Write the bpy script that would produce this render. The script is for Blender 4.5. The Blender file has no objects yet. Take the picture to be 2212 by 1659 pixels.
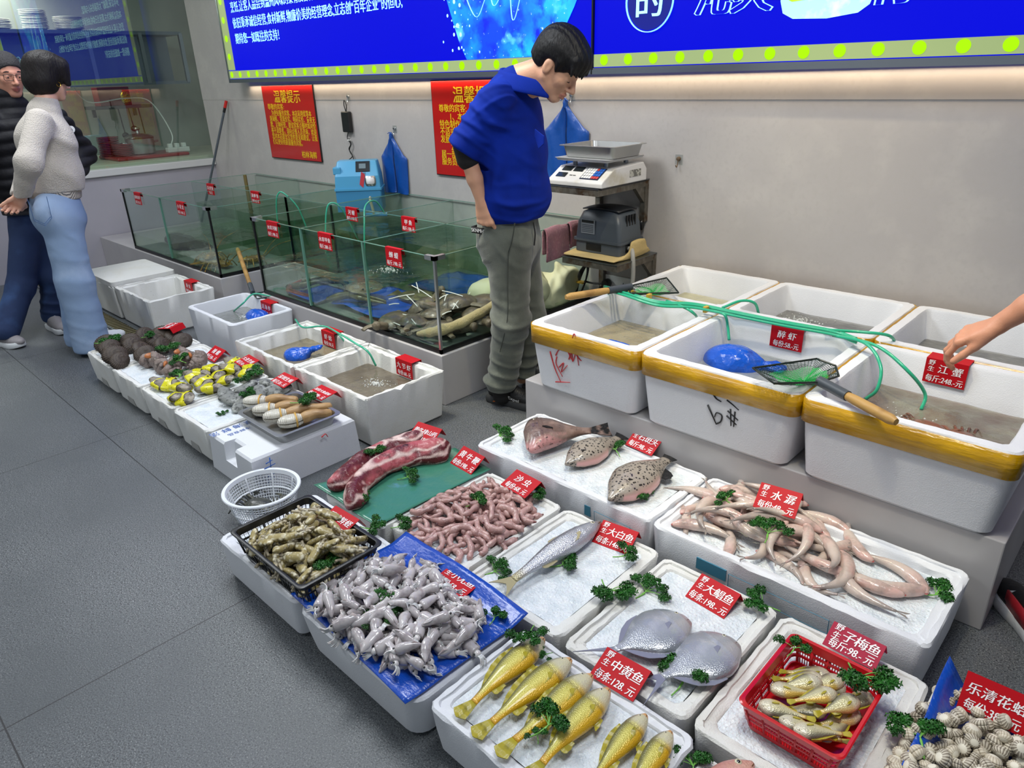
import bpy, math, random
import numpy as np
from mathutils import Vector, Matrix, Euler
random.seed(7); RNG = np.random.default_rng(7)
SC = bpy.context.scene
COL = SC.collection
pi = math.pi

# ------------------------------------------------------------------ camera
FPX = 1540.0
PC = np.array([1106.0, 829.5])
CAMH = 1.55
_Z = -np.array([116, 3540, FPX]); _Z /= np.linalg.norm(_Z)
_X = np.array([1736, 615, -FPX]); _X -= _Z * (_X @ _Z); _X /= np.linalg.norm(_X)
_Y = np.cross(_Z, _X)
RW = np.stack([_X, _Y, _Z])            # world = RW @ (right, down, forward)
CAMP = np.array([0, 0, CAMH])
cam = bpy.data.cameras.new('camera'); camo = bpy.data.objects.new('camera', cam); COL.objects.link(camo)
cam.sensor_width = 36; cam.lens = FPX / 2212 * 36; cam.clip_start = .02; cam.clip_end = 100
M3 = Matrix([[RW[i, 0], -RW[i, 1], -RW[i, 2]] for i in range(3)])
camo.matrix_world = Matrix.Translation((0, 0, CAMH)) @ M3.to_4x4()
SC.camera = camo

# ------------------------------------------------------------------ view, world, lights
vs = SC.view_settings
vs.view_transform = 'Standard'; vs.look = 'None'; vs.gamma = 1; vs.use_curve_mapping = False
vs.exposure = 0.0
SC.cycles.transparent_max_bounces = 32; SC.cycles.max_bounces = 8
W = bpy.data.worlds.new('world'); SC.world = W; W.use_nodes = True
W.node_tree.nodes['Background'].inputs[0].default_value = (.80, .90, 1.0, 1)
W.node_tree.nodes['Background'].inputs[1].default_value = .36

def area(name, loc, size, power, col=(1, 1, 1), rot=(0, 0, 0), sy=None, spread=None):
    l = bpy.data.lights.new(name, 'AREA'); l.energy = power; l.color = col
    l.shape = 'RECTANGLE' if sy else 'SQUARE'; l.size = size
    if sy: l.size_y = sy
    if spread: l.spread = spread
    o = bpy.data.objects.new(name, l); COL.objects.link(o); o.location = loc; o.rotation_euler = rot
    return o
def spot(name, loc, tgt, power, col, ang, blend=.5, rad=.04):
    l = bpy.data.lights.new(name, 'SPOT'); l.energy = power; l.color = col; l.spot_size = math.radians(ang); l.spot_blend = blend; l.shadow_soft_size = rad
    o = bpy.data.objects.new(name, l); COL.objects.link(o); o.location = loc
    o.rotation_euler = (Vector(tgt) - Vector(loc)).to_track_quat('-Z', 'Y').to_euler()
    return o
COOL = (.93, .97, 1.0); WARM = (1, .80, .55)
area('ceiling_panel_light', (-2.9, 1.5, 3.05), .9, 55, COOL)
area('ceiling_panel_light', (-0.6, 1.2, 3.05), .9, 42, COOL)
area('ceiling_panel_light', (-5.2, 1.4, 3.05), .9, 48, COOL)
area('ceiling_panel_light', (-2.9, -1.2, 3.05), .9, 30, COOL)
area('ceiling_panel_light', (-6.0, -1.2, 3.05), .9, 30, COOL)
area('led_strip_light', (-2.6, 3.315, 1.522), 7.6, 9, WARM, sy=.03)
spot('downlight_over_boxes', (-1.25, 2.0, 3.0), (-1.3, 2.7, .5), 105, (1, .86, .58), 62, .7, .05)
spot('downlight_over_tank', (-2.9, 1.7, 3.0), (-2.75, 2.6, .4), 115, (1, .86, .56), 54, .7, .05)
spot('downlight_over_crates', (-.6, 1.2, 3.0), (-.35, 1.95, .2), 62, (1, .86, .58), 46, .8, .05)
area('kitchen_light', (-8.3, 1.9, 2.5), .8, 24, (1, .95, .85))

# ------------------------------------------------------------------ pixel -> world (the photograph's survey)
def ray(u, v): return RW @ np.array([u - PC[0], v - PC[1], FPX])
def Pz(u, v, z=0.): d = ray(u, v); return CAMP + d * ((z - CAMH) / d[2])
def Py(u, v, y): d = ray(u, v); return CAMP + d * (y / d[1])
def Px(u, v, x): d = ray(u, v); return CAMP + d * (x / d[0])
def Ppl(u, v, p, n): d = ray(u, v); n = np.array(n, float); return CAMP + d * (((np.array(p) - CAMP) @ n) / (d @ n))

# ------------------------------------------------------------------ materials
MATS = {}
def lin(c):
    return tuple(((x / 12.92) if x <= .04045 else ((x + .055) / 1.055) ** 2.4) for x in c)
def hexc(h): return lin(tuple(int(h[i:i + 2], 16) / 255 for i in (0, 2, 4)))
def mat(name, col='808080', rough=.5, metal=0, var=None, bump=None, vc=False, emit=0, coat=0, spec=.5, trans=0, sss=0, sheen=0, coord='Object', ecol=None):
    """var = (noise scale, hex colour, lo, hi); bump = [(kind, scale, strength[, stretch])...]"""
    if name in MATS: return MATS[name]
    m = bpy.data.materials.new(name); m.use_nodes = True; MATS[name] = m
    nt = m.node_tree; N = nt.nodes; L = nt.links; b = N['Principled BSDF']
    c = hexc(col) if isinstance(col, str) else col
    b.inputs['Base Color'].default_value = (*c, 1); b.inputs['Roughness'].default_value = rough
    b.inputs['Metallic'].default_value = metal; b.inputs['Specular IOR Level'].default_value = spec
    b.inputs['Coat Weight'].default_value = coat; b.inputs['Coat Roughness'].default_value = .08
    b.inputs['Transmission Weight'].default_value = trans
    if sheen: b.inputs['Sheen Weight'].default_value = sheen
    if sss:
        b.inputs['Subsurface Weight'].default_value = sss; b.inputs['Subsurface Radius'].default_value = (.02, .01, .007); b.inputs['Subsurface Scale'].default_value = .3
    tc = N.new('ShaderNodeTexCoord').outputs[coord]
    src = None
    if vc:
        a = N.new('ShaderNodeVertexColor'); a.layer_name = 'Col'; src = a.outputs[0]
    if var:
        vl = var if isinstance(var, list) else [var]
        for sc_, h, lo, hi in vl:
            nz = N.new('ShaderNodeTexNoise'); nz.inputs['Scale'].default_value = sc_; nz.inputs['Detail'].default_value = 5; L.new(tc, nz.inputs['Vector'])
            rp = N.new('ShaderNodeMapRange'); rp.inputs[1].default_value = lo; rp.inputs[2].default_value = hi; L.new(nz.outputs[0], rp.inputs[0])
            mx = N.new('ShaderNodeMix'); mx.data_type = 'RGBA'; L.new(rp.outputs[0], mx.inputs[0])
            if src is None: mx.inputs[6].default_value = (*c, 1)
            else: L.new(src, mx.inputs[6])
            mx.inputs[7].default_value = (*hexc(h), 1); src = mx.outputs[2]
    if src is not None: L.new(src, b.inputs['Base Color'])
    if emit:
        b.inputs['Emission Strength'].default_value = emit
        if src is not None: L.new(src, b.inputs['Emission Color'])
        else: b.inputs['Emission Color'].default_value = (*(hexc(ecol) if ecol else c), 1)
    if bump:
        prev = None
        for bp in bump:
            kind, sc_, st = bp[:3]; stretch = bp[3] if len(bp) > 3 else (1, 1, 1)
            mp = N.new('ShaderNodeMapping'); mp.inputs['Scale'].default_value = stretch; L.new(tc, mp.inputs[0])
            if kind == 'noise':
                t = N.new('ShaderNodeTexNoise'); t.inputs['Detail'].default_value = 4; out = t.outputs[0]
            elif kind == 'voronoi':
                t = N.new('ShaderNodeTexVoronoi'); out = t.outputs[0]
            else:
                t = N.new('ShaderNodeTexWave'); t.inputs['Distortion'].default_value = 2.5; t.inputs['Detail'].default_value = 2; out = t.outputs[1]
            t.inputs['Scale'].default_value = sc_; L.new(mp.outputs[0], t.inputs['Vector'])
            bn = N.new('ShaderNodeBump'); bn.inputs['Strength'].default_value = st; bn.inputs['Distance'].default_value = .01; L.new(out, bn.inputs['Height'])
            if prev: L.new(prev, bn.inputs['Normal'])
            prev = bn.outputs[0]
        L.new(prev, b.inputs['Normal'])
    return m
def clearmat(name, tint, gloss_min=.03, rough=.01, bump=None, tintedge=None, boost=1.0):
    """thin clear material: tinted see-through plus a fresnel reflection"""
    if name in MATS: return MATS[name]
    m = bpy.data.materials.new(name); m.use_nodes = True; MATS[name] = m
    nt = m.node_tree; N = nt.nodes; L = nt.links
    for n in list(N): N.remove(n)
    o = N.new('ShaderNodeOutputMaterial'); mx = N.new('ShaderNodeMixShader'); tr = N.new('ShaderNodeBsdfTransparent'); gl = N.new('ShaderNodeBsdfGlossy')
    tr.inputs[0].default_value = (*tint, 1); gl.inputs['Roughness'].default_value = rough; gl.inputs[0].default_value = (1, 1, 1, 1)
    lw = N.new('ShaderNodeFresnel'); lw.inputs['IOR'].default_value = 1.5
    mu = N.new('ShaderNodeMath'); mu.operation = 'MULTIPLY_ADD'; mu.inputs[1].default_value = boost; mu.inputs[2].default_value = gloss_min; mu.use_clamp = True
    L.new(lw.outputs[0], mu.inputs[0])
    gm = N.new('ShaderNodeNewGeometry'); fm = N.new('ShaderNodeMath'); fm.operation = 'SUBTRACT'; fm.inputs[0].default_value = 1; L.new(gm.outputs['Backfacing'], fm.inputs[1])
    m2 = N.new('ShaderNodeMath'); m2.operation = 'MULTIPLY'; L.new(mu.outputs[0], m2.inputs[0]); L.new(fm.outputs[0], m2.inputs[1]); L.new(m2.outputs[0], mx.inputs[0]); L.new(tr.outputs[0], mx.inputs[1]); L.new(gl.outputs[0], mx.inputs[2]); L.new(mx.outputs[0], o.inputs[0])
    if bump:
        tc = N.new('ShaderNodeTexCoord'); t = N.new('ShaderNodeTexNoise'); t.inputs['Scale'].default_value = bump[0]; t.inputs['Detail'].default_value = 3; L.new(tc.outputs['Object'], t.inputs['Vector'])
        bn = N.new('ShaderNodeBump'); bn.inputs['Strength'].default_value = bump[1]; bn.inputs['Distance'].default_value = .02; L.new(t.outputs[0], bn.inputs['Height']); L.new(bn.outputs[0], gl.inputs['Normal']); L.new(bn.outputs[0], lw.inputs['Normal'])
    return m

# ------------------------------------------------------------------ mesh builder
class G:
    def __init__(s): s.v = []; s.f = []; s.c = []; s.m = []; s.n = 0
    def add(s, V, F, mi=0, c=None):
        V = np.asarray(V, float).reshape(-1, 3); k = s.n
        s.v.append(V); s.n += len(V)
        s.f += [tuple(int(i) + k for i in f) for f in F]; s.m += [mi] * len(F)
        s.c.append(np.ones((len(V), 3)) if c is None else (np.tile(np.array(c, float), (len(V), 1)) if np.ndim(c) == 1 else np.asarray(c, float)))
        return s
    def box(s, a, b, mi=0, M=None, c=None):
        x0, y0, z0 = a; x1, y1, z1 = b
        V = np.array([(x0, y0, z0), (x1, y0, z0), (x1, y1, z0), (x0, y1, z0), (x0, y0, z1), (x1, y0, z1), (x1, y1, z1), (x0, y1, z1)], float)
        if M is not None: V = xf(V, M)
        return s.add(V, [(3, 2, 1, 0), (4, 5, 6, 7), (0, 1, 5, 4), (1, 2, 6, 5), (2, 3, 7, 6), (3, 0, 4, 7)], mi, c)
    def loft(s, rings, closed=True, cap0=True, cap1=True, mi=0, c=None):
        n = len(rings[0]); V = np.concatenate([np.asarray(r, float) for r in rings]); F = []
        m = n if closed else n - 1
        for i in range(len(rings) - 1):
            for j in range(m):
                k = (j + 1) % n
                F.append((i * n + j, i * n + k, (i + 1) * n + k, (i + 1) * n + j))
        if closed and cap0: F.append(tuple(range(n - 1, -1, -1)))
        if closed and cap1: F.append(tuple(range((len(rings) - 1) * n, len(rings) * n)))
        return s.add(V, F, mi, c)
    def tube(s, P, r, n=8, mi=0, c=None, flat=1.0, cap=True, up=(0, 0, 1)):
        P = np.asarray(P, float); k = len(P); r = np.full(k, r) if np.ndim(r) == 0 else np.asarray(r, float)
        T = np.gradient(P, axis=0); T /= np.linalg.norm(T, axis=1)[:, None] + 1e-12
        u = np.cross(np.array(up, float), T[0])
        if np.linalg.norm(u) < 1e-3: u = np.cross([1, .3, 0], T[0])
        R = []
        for i in range(k):
            u = u - T[i] * (u @ T[i]); u /= np.linalg.norm(u) + 1e-12; w = np.cross(T[i], u)
            a = np.arange(n) * 2 * pi / n
            R.append(P[i] + r[i] * (np.cos(a)[:, None] * u + flat * np.sin(a)[:, None] * w))
        cc = None
        if c is not None: cc = np.repeat(np.asarray(c, float), n, 0) if np.ndim(c) == 2 else c
        return s.loft(R, True, cap, cap, mi, cc)
    def lathe(s, prof, n=24, mi=0, c=None, M=None, cap0=True, cap1=True):
        a = np.arange(n) * 2 * pi / n
        R = [np.stack([p[0] * np.cos(a), p[0] * np.sin(a), np.full(n, p[1])], 1) for p in prof]
        if M is not None: R = [xf(r, M) for r in R]
        return s.loft(R, True, cap0, cap1, mi, c)
    def grid(s, X, mi=0, c=None):
        X = np.asarray(X, float); a, b = X.shape[:2]
        F = [(i * b + j, (i + 1) * b + j, (i + 1) * b + j + 1, i * b + j + 1) for i in range(a - 1) for j in range(b - 1)]
        return s.add(X.reshape(-1, 3), F, mi, c if c is None or np.ndim(c) == 1 else np.asarray(c).reshape(-1, 3))
    def poly(s, pts, mi=0, c=None): return s.add(pts, [tuple(range(len(pts)))], mi, c)
    def sphere(s, ctr, r, n=12, m=8, mi=0, c=None, M=None):
        r = np.array([r, r, r], float) if np.ndim(r) == 0 else np.array(r, float)
        R = []
        for i in range(m + 1):
            t = -pi / 2 + pi * i / m; t = max(min(t, pi / 2 - .02), -pi / 2 + .02)
            a = np.arange(n) * 2 * pi / n
            q = np.stack([math.cos(t) * np.cos(a), math.cos(t) * np.sin(a), np.full(n, math.sin(t))], 1) * r
            if M is not None: q = xf(q, M)
            R.append(q + np.array(ctr))
        return s.loft(R, True, True, True, mi, c)
    def sub(s, g, M=None):
        V = np.concatenate(g.v); V = xf(V, M) if M is not None else V
        k = s.n; s.v.append(V); s.n += len(V); s.f += [tuple(i + k for i in f) for f in g.f]; s.m += g.m; s.c.append(np.concatenate(g.c)); return s
    def mesh(s, name, mats, smooth=True, sharp=None):
        me = bpy.data.meshes.new(name); V = np.concatenate(s.v)
        me.from_pydata(V.tolist(), [], s.f)
        for m in (mats if isinstance(mats, (list, tuple)) else [mats]): me.materials.append(m)
        if any(s.m): me.polygons.foreach_set('material_index', s.m)
        C = np.concatenate(s.c)
        if not np.all(C == 1):
            at = me.color_attributes.new('Col', 'FLOAT_COLOR', 'POINT'); at.data.foreach_set('color', np.concatenate([C, np.ones((len(C), 1))], 1).ravel())
        me.polygons.foreach_set('use_smooth', [smooth] * len(s.f))
        if smooth and sharp: me.set_sharp_from_angle(angle=math.radians(sharp))
        me.update(); return me
def xf(V, M):
    M = np.array(M); return V @ M[:3, :3].T + M[:3, 3]
def TR(loc=(0, 0, 0), rot=(0, 0, 0), sc=1):
    s = (sc,) * 3 if np.ndim(sc) == 0 else sc
    return Matrix.LocRotScale(Vector(loc), Euler(rot), Vector(s))
def obj(name, g, mats, parent=None, smooth=True, sharp=40, loc=None, rot=None, mods=None, label=None):
    me = g if isinstance(g, bpy.types.Mesh) else g.mesh(name, mats, smooth, sharp)
    o = bpy.data.objects.new(name, me); COL.objects.link(o)
    if parent: o.parent = parent
    if loc is not None: o.location = loc
    if rot is not None: o.rotation_euler = rot
    if label: o['label'] = label
    for md in mods or []:
        x = o.modifiers.new(md[0], md[0])
        for k, v_ in md[1].items(): setattr(x, k, v_)
    return o
def tag(o, label, cat, group=None, kind=None):
    o['label'] = label; o['category'] = cat
    if group: o['group'] = group
    if kind: o['kind'] = kind
    return o
def thing(name, label, cat, loc=(0, 0, 0), rot=(0, 0, 0), group=None):
    o = bpy.data.objects.new(name, None); COL.objects.link(o); o.empty_display_size = .05
    o.location = loc; o.rotation_euler = rot
    return tag(o, label, cat, group)
def dup(root, loc, rot, label=None, group=None, sc=None):
    r = root.copy(); COL.objects.link(r); r.location = loc; r.rotation_euler = rot
    if sc is not None: r.scale = (sc,) * 3 if np.ndim(sc) == 0 else sc
    if label: r['label'] = label
    if group: r['group'] = group
    for ch in root.children:
        c = ch.copy(); COL.objects.link(c); c.parent = r
        for gch in ch.children:
            d = gch.copy(); COL.objects.link(d); d.parent = c
    return r
BEV = lambda w, s=2: ('BEVEL', dict(width=w, segments=s, limit_method='ANGLE', angle_limit=math.radians(40)))
SOL = lambda t, off=0: ('SOLIDIFY', dict(thickness=t, offset=off))
SUB = lambda n=1: ('SUBSURF', dict(levels=n, render_levels=n))
def bez(P, n=12):
    """Catmull-Rom through the points"""
    P = np.asarray(P, float); Q = np.concatenate([[2 * P[0] - P[1]], P, [2 * P[-1] - P[-2]]]); out = []
    for i in range(1, len(Q) - 2):
        for t in np.linspace(0, 1, n, endpoint=False):
            a, b, c, d = Q[i - 1:i + 3]
            out.append(.5 * (2 * b + (c - a) * t + (2 * a - 5 * b + 4 * c - d) * t * t + (3 * b - a - 3 * c + d) * t ** 3))
    out.append(P[-1]); return np.array(out)
def text(name, s, size, M, m, parent=None, align='LEFT', bold=0, shear=0, sx=1.0, valign=None, spacing=1.0):
    """lettering as a flat mesh; M maps text x,y to place"""
    cu = bpy.data.curves.new(name, 'FONT'); cu.body = s; cu.size = size; cu.align_x = align; cu.offset = 0; cu.shear = shear; cu.resolution_u = 3; cu.space_character = spacing
    if valign: cu.align_y = valign
    t = bpy.data.objects.new(name, cu); COL.objects.link(t)
    dg = bpy.context.evaluated_depsgraph_get(); me = bpy.data.meshes.new_from_object(t.evaluated_get(dg))
    bpy.data.objects.remove(t); bpy.data.curves.remove(cu)
    me.transform(Matrix(M) @ Matrix.Diagonal((sx, 1, 1, 1))); me.name = name
    if bold:   # heavier strokes: the same glyphs struck twice, a hair apart
        q = min(max(bold, .0025), .012) * 0 + size * .017; V = np.array([v.co[:] for v in me.vertices]); F = [tuple(p.vertices) for p in me.polygons]; ux = np.array(Matrix(M).to_3x3() @ Vector((1, 0, 0))); uz = np.array(Matrix(M).to_3x3() @ Vector((0, 0, 1))); n = len(V)
        k = 8 if bold >= .03 else 1; offs = [(i - k / 2) / k * 2 * (q if k == 1 else size * .055) for i in range(k + 1)]
        VV = np.concatenate([V + ux * a + uz * 2e-5 * i for i, a in enumerate(offs)]); FF = [tuple(j + n * i for j in f) for i in range(len(offs)) for f in F]
        me = bpy.data.meshes.new(name); me.from_pydata(VV.tolist(), [], FF)
    me.materials.clear(); me.materials.append(m)
    o = bpy.data.objects.new(name, me); COL.objects.link(o)
    if parent: o.parent = parent
    return o
def frameM(o, X, Y):
    X = Vector(X).normalized(); Y = Vector(Y).normalized(); Zv = X.cross(Y)
    return Matrix(((X.x, Y.x, Zv.x, o[0]), (X.y, Y.y, Zv.y, o[1]), (X.z, Y.z, Zv.z, o[2]), (0, 0, 0, 1)))
def rrect(x0, x1, y0, y1, r, z, k=4):
    P = []
    for cx, cy, a0 in ((x1 - r, y1 - r, 0), (x0 + r, y1 - r, pi / 2), (x0 + r, y0 + r, pi), (x1 - r, y0 + r, 1.5 * pi)):
        for i in range(k + 1):
            a = a0 + pi / 2 * i / k; P.append((cx + r * math.cos(a), cy + r * math.sin(a), z))
    return np.array(P)
def noise3(P, f, seed=0):
    """cheap smooth pseudo noise in [-1,1]"""
    r = np.random.default_rng(seed); o = np.zeros(len(P)); A = 0
    for k in range(6):
        d = r.normal(size=3); d /= np.linalg.norm(d); w = f * (.6 + .25 * k); a = 1 / (1 + .4 * k)
        o += a * np.sin(P @ d * w + r.uniform(0, 6.28) + 1.3 * np.sin(P @ np.roll(d, 1) * w * .7)); A += a
    return o / A

# ------------------------------------------------------------------ smooth-union solid mesher (bodies, clothes, bags)
def nrm(a): a = np.asarray(a, float); return a / (np.linalg.norm(a) + 1e-12)
class S:
    def __init__(s, lo, hi, h):
        s.lo = np.array(lo, float); s.h = h
        s.shape = tuple(int(math.ceil(x)) + 1 for x in (np.array(hi) - s.lo) / h)
        s.D = np.full(s.shape, 1.0, np.float32)
        s.ax = [s.lo[i] + h * np.arange(s.shape[i]) for i in range(3)]
    def _reg(s, lo, hi, pad):
        sl = []
        for i in range(3):
            a = max(0, int((lo[i] - pad - s.lo[i]) / s.h)); b = min(s.shape[i], int((hi[i] + pad - s.lo[i]) / s.h) + 2)
            if a >= b: return None, None
            sl.append(slice(a, b))
        g = np.meshgrid(*[s.ax[i][sl[i]].astype(np.float32) for i in range(3)], indexing='ij')
        return tuple(sl), np.stack(g, -1)
    def _comb(s, sl, d, k, sub):
        a = s.D[sl]
        if sub:
            d = -d; hh = np.clip(.5 - .5 * (d - a) / k, 0, 1); s.D[sl] = d * (1 - hh) + a * hh + k * hh * (1 - hh)
        else:
            hh = np.clip(.5 + .5 * (d - a) / k, 0, 1); s.D[sl] = d * (1 - hh) + a * hh - k * hh * (1 - hh)
    def cone(s, a, b, ra, rb=None, k=.02, sub=False):
        a = np.array(a, float); b = np.array(b, float); rb = ra if rb is None else rb; r = max(ra, rb)
        sl, P = s._reg(np.minimum(a, b), np.maximum(a, b), r + k + 2 * s.h)
        if sl is None: return s
        ba = b - a; t = np.clip(((P - a) @ ba) / (ba @ ba + 1e-12), 0, 1)
        d = np.linalg.norm(P - a - t[..., None] * ba, axis=-1) - (ra + (rb - ra) * t)
        s._comb(sl, d.astype(np.float32), k, sub); return s
    def chain(s, P, R, k=.02):
        for i in range(len(P) - 1): s.cone(P[i], P[i + 1], R[i], R[i + 1], k)
        return s
    def ell(s, c, r, k=.02, B=None, sub=False):
        c = np.array(c, float); r = np.array(r, float) if np.ndim(r) else np.array([r] * 3, float); m = r.max()
        sl, P = s._reg(c, c, m + k + 2 * s.h)
        if sl is None: return s
        q = P - c
        if B is not None: q = q @ np.array(B, float).T
        k0 = np.linalg.norm(q / r, axis=-1); k1 = np.linalg.norm(q / (r * r), axis=-1) + 1e-9
        s._comb(sl, (k0 * (k0 - 1) / k1).astype(np.float32), k, sub); return s
    def econe(s, a, b, ra, rb, lat, k=.03, sub=False):
        """elliptic taper: ra=(lateral, depth) at a"""
        a = np.array(a, float); b = np.array(b, float); m = max(*ra, *rb)
        sl, P = s._reg(np.minimum(a, b), np.maximum(a, b), m + k + 2 * s.h)
        if sl is None: return s
        ba = b - a; n = nrm(ba); l = nrm(np.array(lat) - n * (np.array(lat) @ n)); w = np.cross(n, l)
        t = np.clip(((P - a) @ ba) / (ba @ ba), 0, 1); q = P - a - t[..., None] * ba
        r1 = ra[0] + (rb[0] - ra[0]) * t; r2 = ra[1] + (rb[1] - ra[1]) * t; mn = np.minimum(r1, r2)
        d = (np.sqrt((q @ l / r1) ** 2 + (q @ w / r2) ** 2 + (q @ n / mn) ** 2) - 1) * mn
        s._comb(sl, d.astype(np.float32), k, sub); return s
    def cut(s, p, n, lo=None, hi=None, k=.004):
        n = nrm(n)
        sl, P = s._reg(s.lo if lo is None else lo, (s.lo + s.h * np.array(s.shape)) if hi is None else hi, 0)
        if sl is None: return s
        d = ((P - np.array(p)) @ n).astype(np.float32); a = s.D[sl]
        hh = np.clip(.5 - .5 * (d - a) / k, 0, 1); s.D[sl] = d * (1 - hh) + a * hh + k * hh * (1 - hh); return s
    def surf(s):
        D = s.D; I = D < 0; n = [x - 1 for x in D.shape]
        cn = [(a, b, c) for a in (0, 1) for b in (0, 1) for c in (0, 1)]
        cs = np.zeros(n, np.int8)
        for a, b, c in cn: cs += I[a:a + n[0], b:b + n[1], c:c + n[2]]
        act = (cs > 0) & (cs < 8); ai = np.argwhere(act); idx = np.full(n, -1, np.int64); idx[act] = np.arange(len(ai))
        Pm = np.zeros((len(ai), 3)); ct = np.zeros(len(ai))
        for a in cn:
            for x in range(3):
                if a[x] == 0:
                    b = list(a); b[x] = 1
                    da = D[tuple((ai + a).T)]; db = D[tuple((ai + b).T)]; m = (da < 0) != (db < 0)
                    t = np.where(m, da / np.where(da == db, 1, da - db), 0)
                    p = np.array(a, float) + t[:, None] * (np.array(b) - np.array(a)); Pm[m] += p[m]; ct += m
        V = s.lo + s.h * (ai + Pm / ct[:, None])
        F = []
        for x in range(3):
            y, z = (x + 1) % 3, (x + 2) % 3
            A = [slice(None)] * 3; B = [slice(None)] * 3; A[x] = slice(0, -1); B[x] = slice(1, None)
            ch = np.argwhere(I[tuple(A)] != I[tuple(B)])
            ok = (ch[:, y] > 0) & (ch[:, z] > 0) & (ch[:, y] < n[y]) & (ch[:, z] < n[z]); ch = ch[ok]
            ey = np.zeros(3, int); ey[y] = 1; ez = np.zeros(3, int); ez[z] = 1
            q = np.stack([idx[tuple((ch - ey - ez).T)], idx[tuple((ch - ez).T)], idx[tuple(ch.T)], idx[tuple((ch - ey).T)]], 1)
            fl = ~I[tuple(ch.T)]; q[fl] = q[fl][:, ::-1]; F.append(q)
        return V, np.concatenate(F)
def vnormals(V, F):
    a, b, c, d = (V[F[:, i]] for i in range(4)); fn = np.cross(c - a, d - b); N = np.zeros_like(V)
    for i in range(4): np.add.at(N, F[:, i], fn)
    return N / (np.linalg.norm(N, axis=1)[:, None] + 1e-12)
def relax(V, F, it=1, w=.5):
    for _ in range(it):
        A = np.zeros_like(V); c = np.zeros(len(V))
        for i in range(4):
            np.add.at(A, F[:, i], V[F[:, (i + 1) % 4]] + V[F[:, (i + 3) % 4]]); np.add.at(c, F[:, i], 2)
        V = V * (1 - w) + w * A / c[:, None]
    return V
def sobj(name, s, m, parent=None, disp=None, colf=None, it=1, label=None):
    V, F = s.surf(); V = relax(V, F, it)
    if disp is not None: V = V + vnormals(V, F) * disp(V)[:, None]
    g = G(); g.add(V, F, 0, None if colf is None else colf(V))
    o = obj(name, g, m, parent, True, None, label=label)
    if parent and parent.type == 'EMPTY':
        o.matrix_parent_inverse = Matrix.LocRotScale(parent.location, parent.rotation_euler, Vector((1, 1, 1))).inverted()
    return o
def folds(L, kk=1.7):
    """cloth folds: (centre, direction, wavelength, amplitude, radius)"""
    def f(V):
        w1 = noise3(V, 9, 3); w2 = noise3(V, 23, 8); o = .0035 * noise3(V, 13, 21) + .0018 * w2
        for k, (c, d, lam, amp, R) in enumerate(L):
            q = V - np.array(c); w = np.exp(-(q * q).sum(1) / R ** 2); x = q @ nrm(d) / (lam * 1.25) * 2 * pi + 3.4 * w1 + 1.3 * w2
            rid = (.5 + .5 * np.sin(x)) ** 3; mk = np.clip(.55 + 1.1 * noise3(V, 12, 31 + k), 0, 1); o += amp * kk * w * mk * (rid - .3)
        return o
    return f

# ------------------------------------------------------------------ people
def rot_about(v, ax, a):
    v = np.asarray(v, float); ax = nrm(ax); return v * math.cos(a) + np.cross(ax, v) * math.sin(a) + ax * (ax @ v) * (1 - math.cos(a))
def hand(s, W, d, t, curl, thumb=(.5, .75, .2, 25), sz=1.0, spread=.12, right=True):
    """W wrist; d towards the knuckles; t thumb side; palm normal p; curl = bend per finger joint in degrees (index..little)"""
    W = np.array(W, float); d = nrm(d); t = nrm(np.array(t) - d * (np.array(t) @ d)); p = np.cross(d, t) * (-1 if right else 1)
    mc = [.088, .09, .085, .078]; of = [.030, .010, -.011, -.030]
    ph = [(.043, .026, .020), (.048, .030, .021), (.044, .028, .021), (.034, .021, .018)]; rr = [.0093, .0095, .009, .008]
    for i in range(4):
        b = W + (d * .012 + t * of[i] * .55) * sz; q = W + (d * mc[i] + t * of[i] - p * .002 * (1 if i in (1, 2) else 0)) * sz
        s.cone(b, q, .0135 * sz, .0115 * sz, .012)
    s.econe(W, W + d * .05 * sz, (.027 * sz, .019 * sz), (.036 * sz, .014 * sz), t, .012)
    tips = []
    for i in range(4):
        q = W + (d * mc[i] + t * of[i]) * sz; dd = nrm(d + t * spread * of[i] / .03 * .5); a = 0
        cs = curl[i] if np.ndim(curl[i]) else (curl[i], curl[i] * 1.1, curl[i] * .7)
        s.ell(q, .0118 * sz, .006)
        for j in range(3):
            a = math.radians(cs[j]); dd = rot_about(dd, np.cross(d, p), a); e = q + dd * ph[i][j] * sz
            s.cone(q, e, rr[i] * (1 - .06 * j) * sz, rr[i] * (.95 - .09 * j) * sz, .0035); q = e
        tips.append(q)
    q = W + (d * .018 + t * .022 + p * .006) * sz; dd = nrm(d * thumb[0] + t * thumb[1] + p * thumb[2])
    for j, (ln, r) in enumerate(((.045, .0145), (.034, .0115), (.027, .0105))):
        e = q + dd * ln * sz; s.cone(q, e, r * sz, r * .9 * sz, .008 if j == 0 else .004); q = e; dd = nrm(dd + d * math.radians(thumb[3]) * .8)
    return tips
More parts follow.
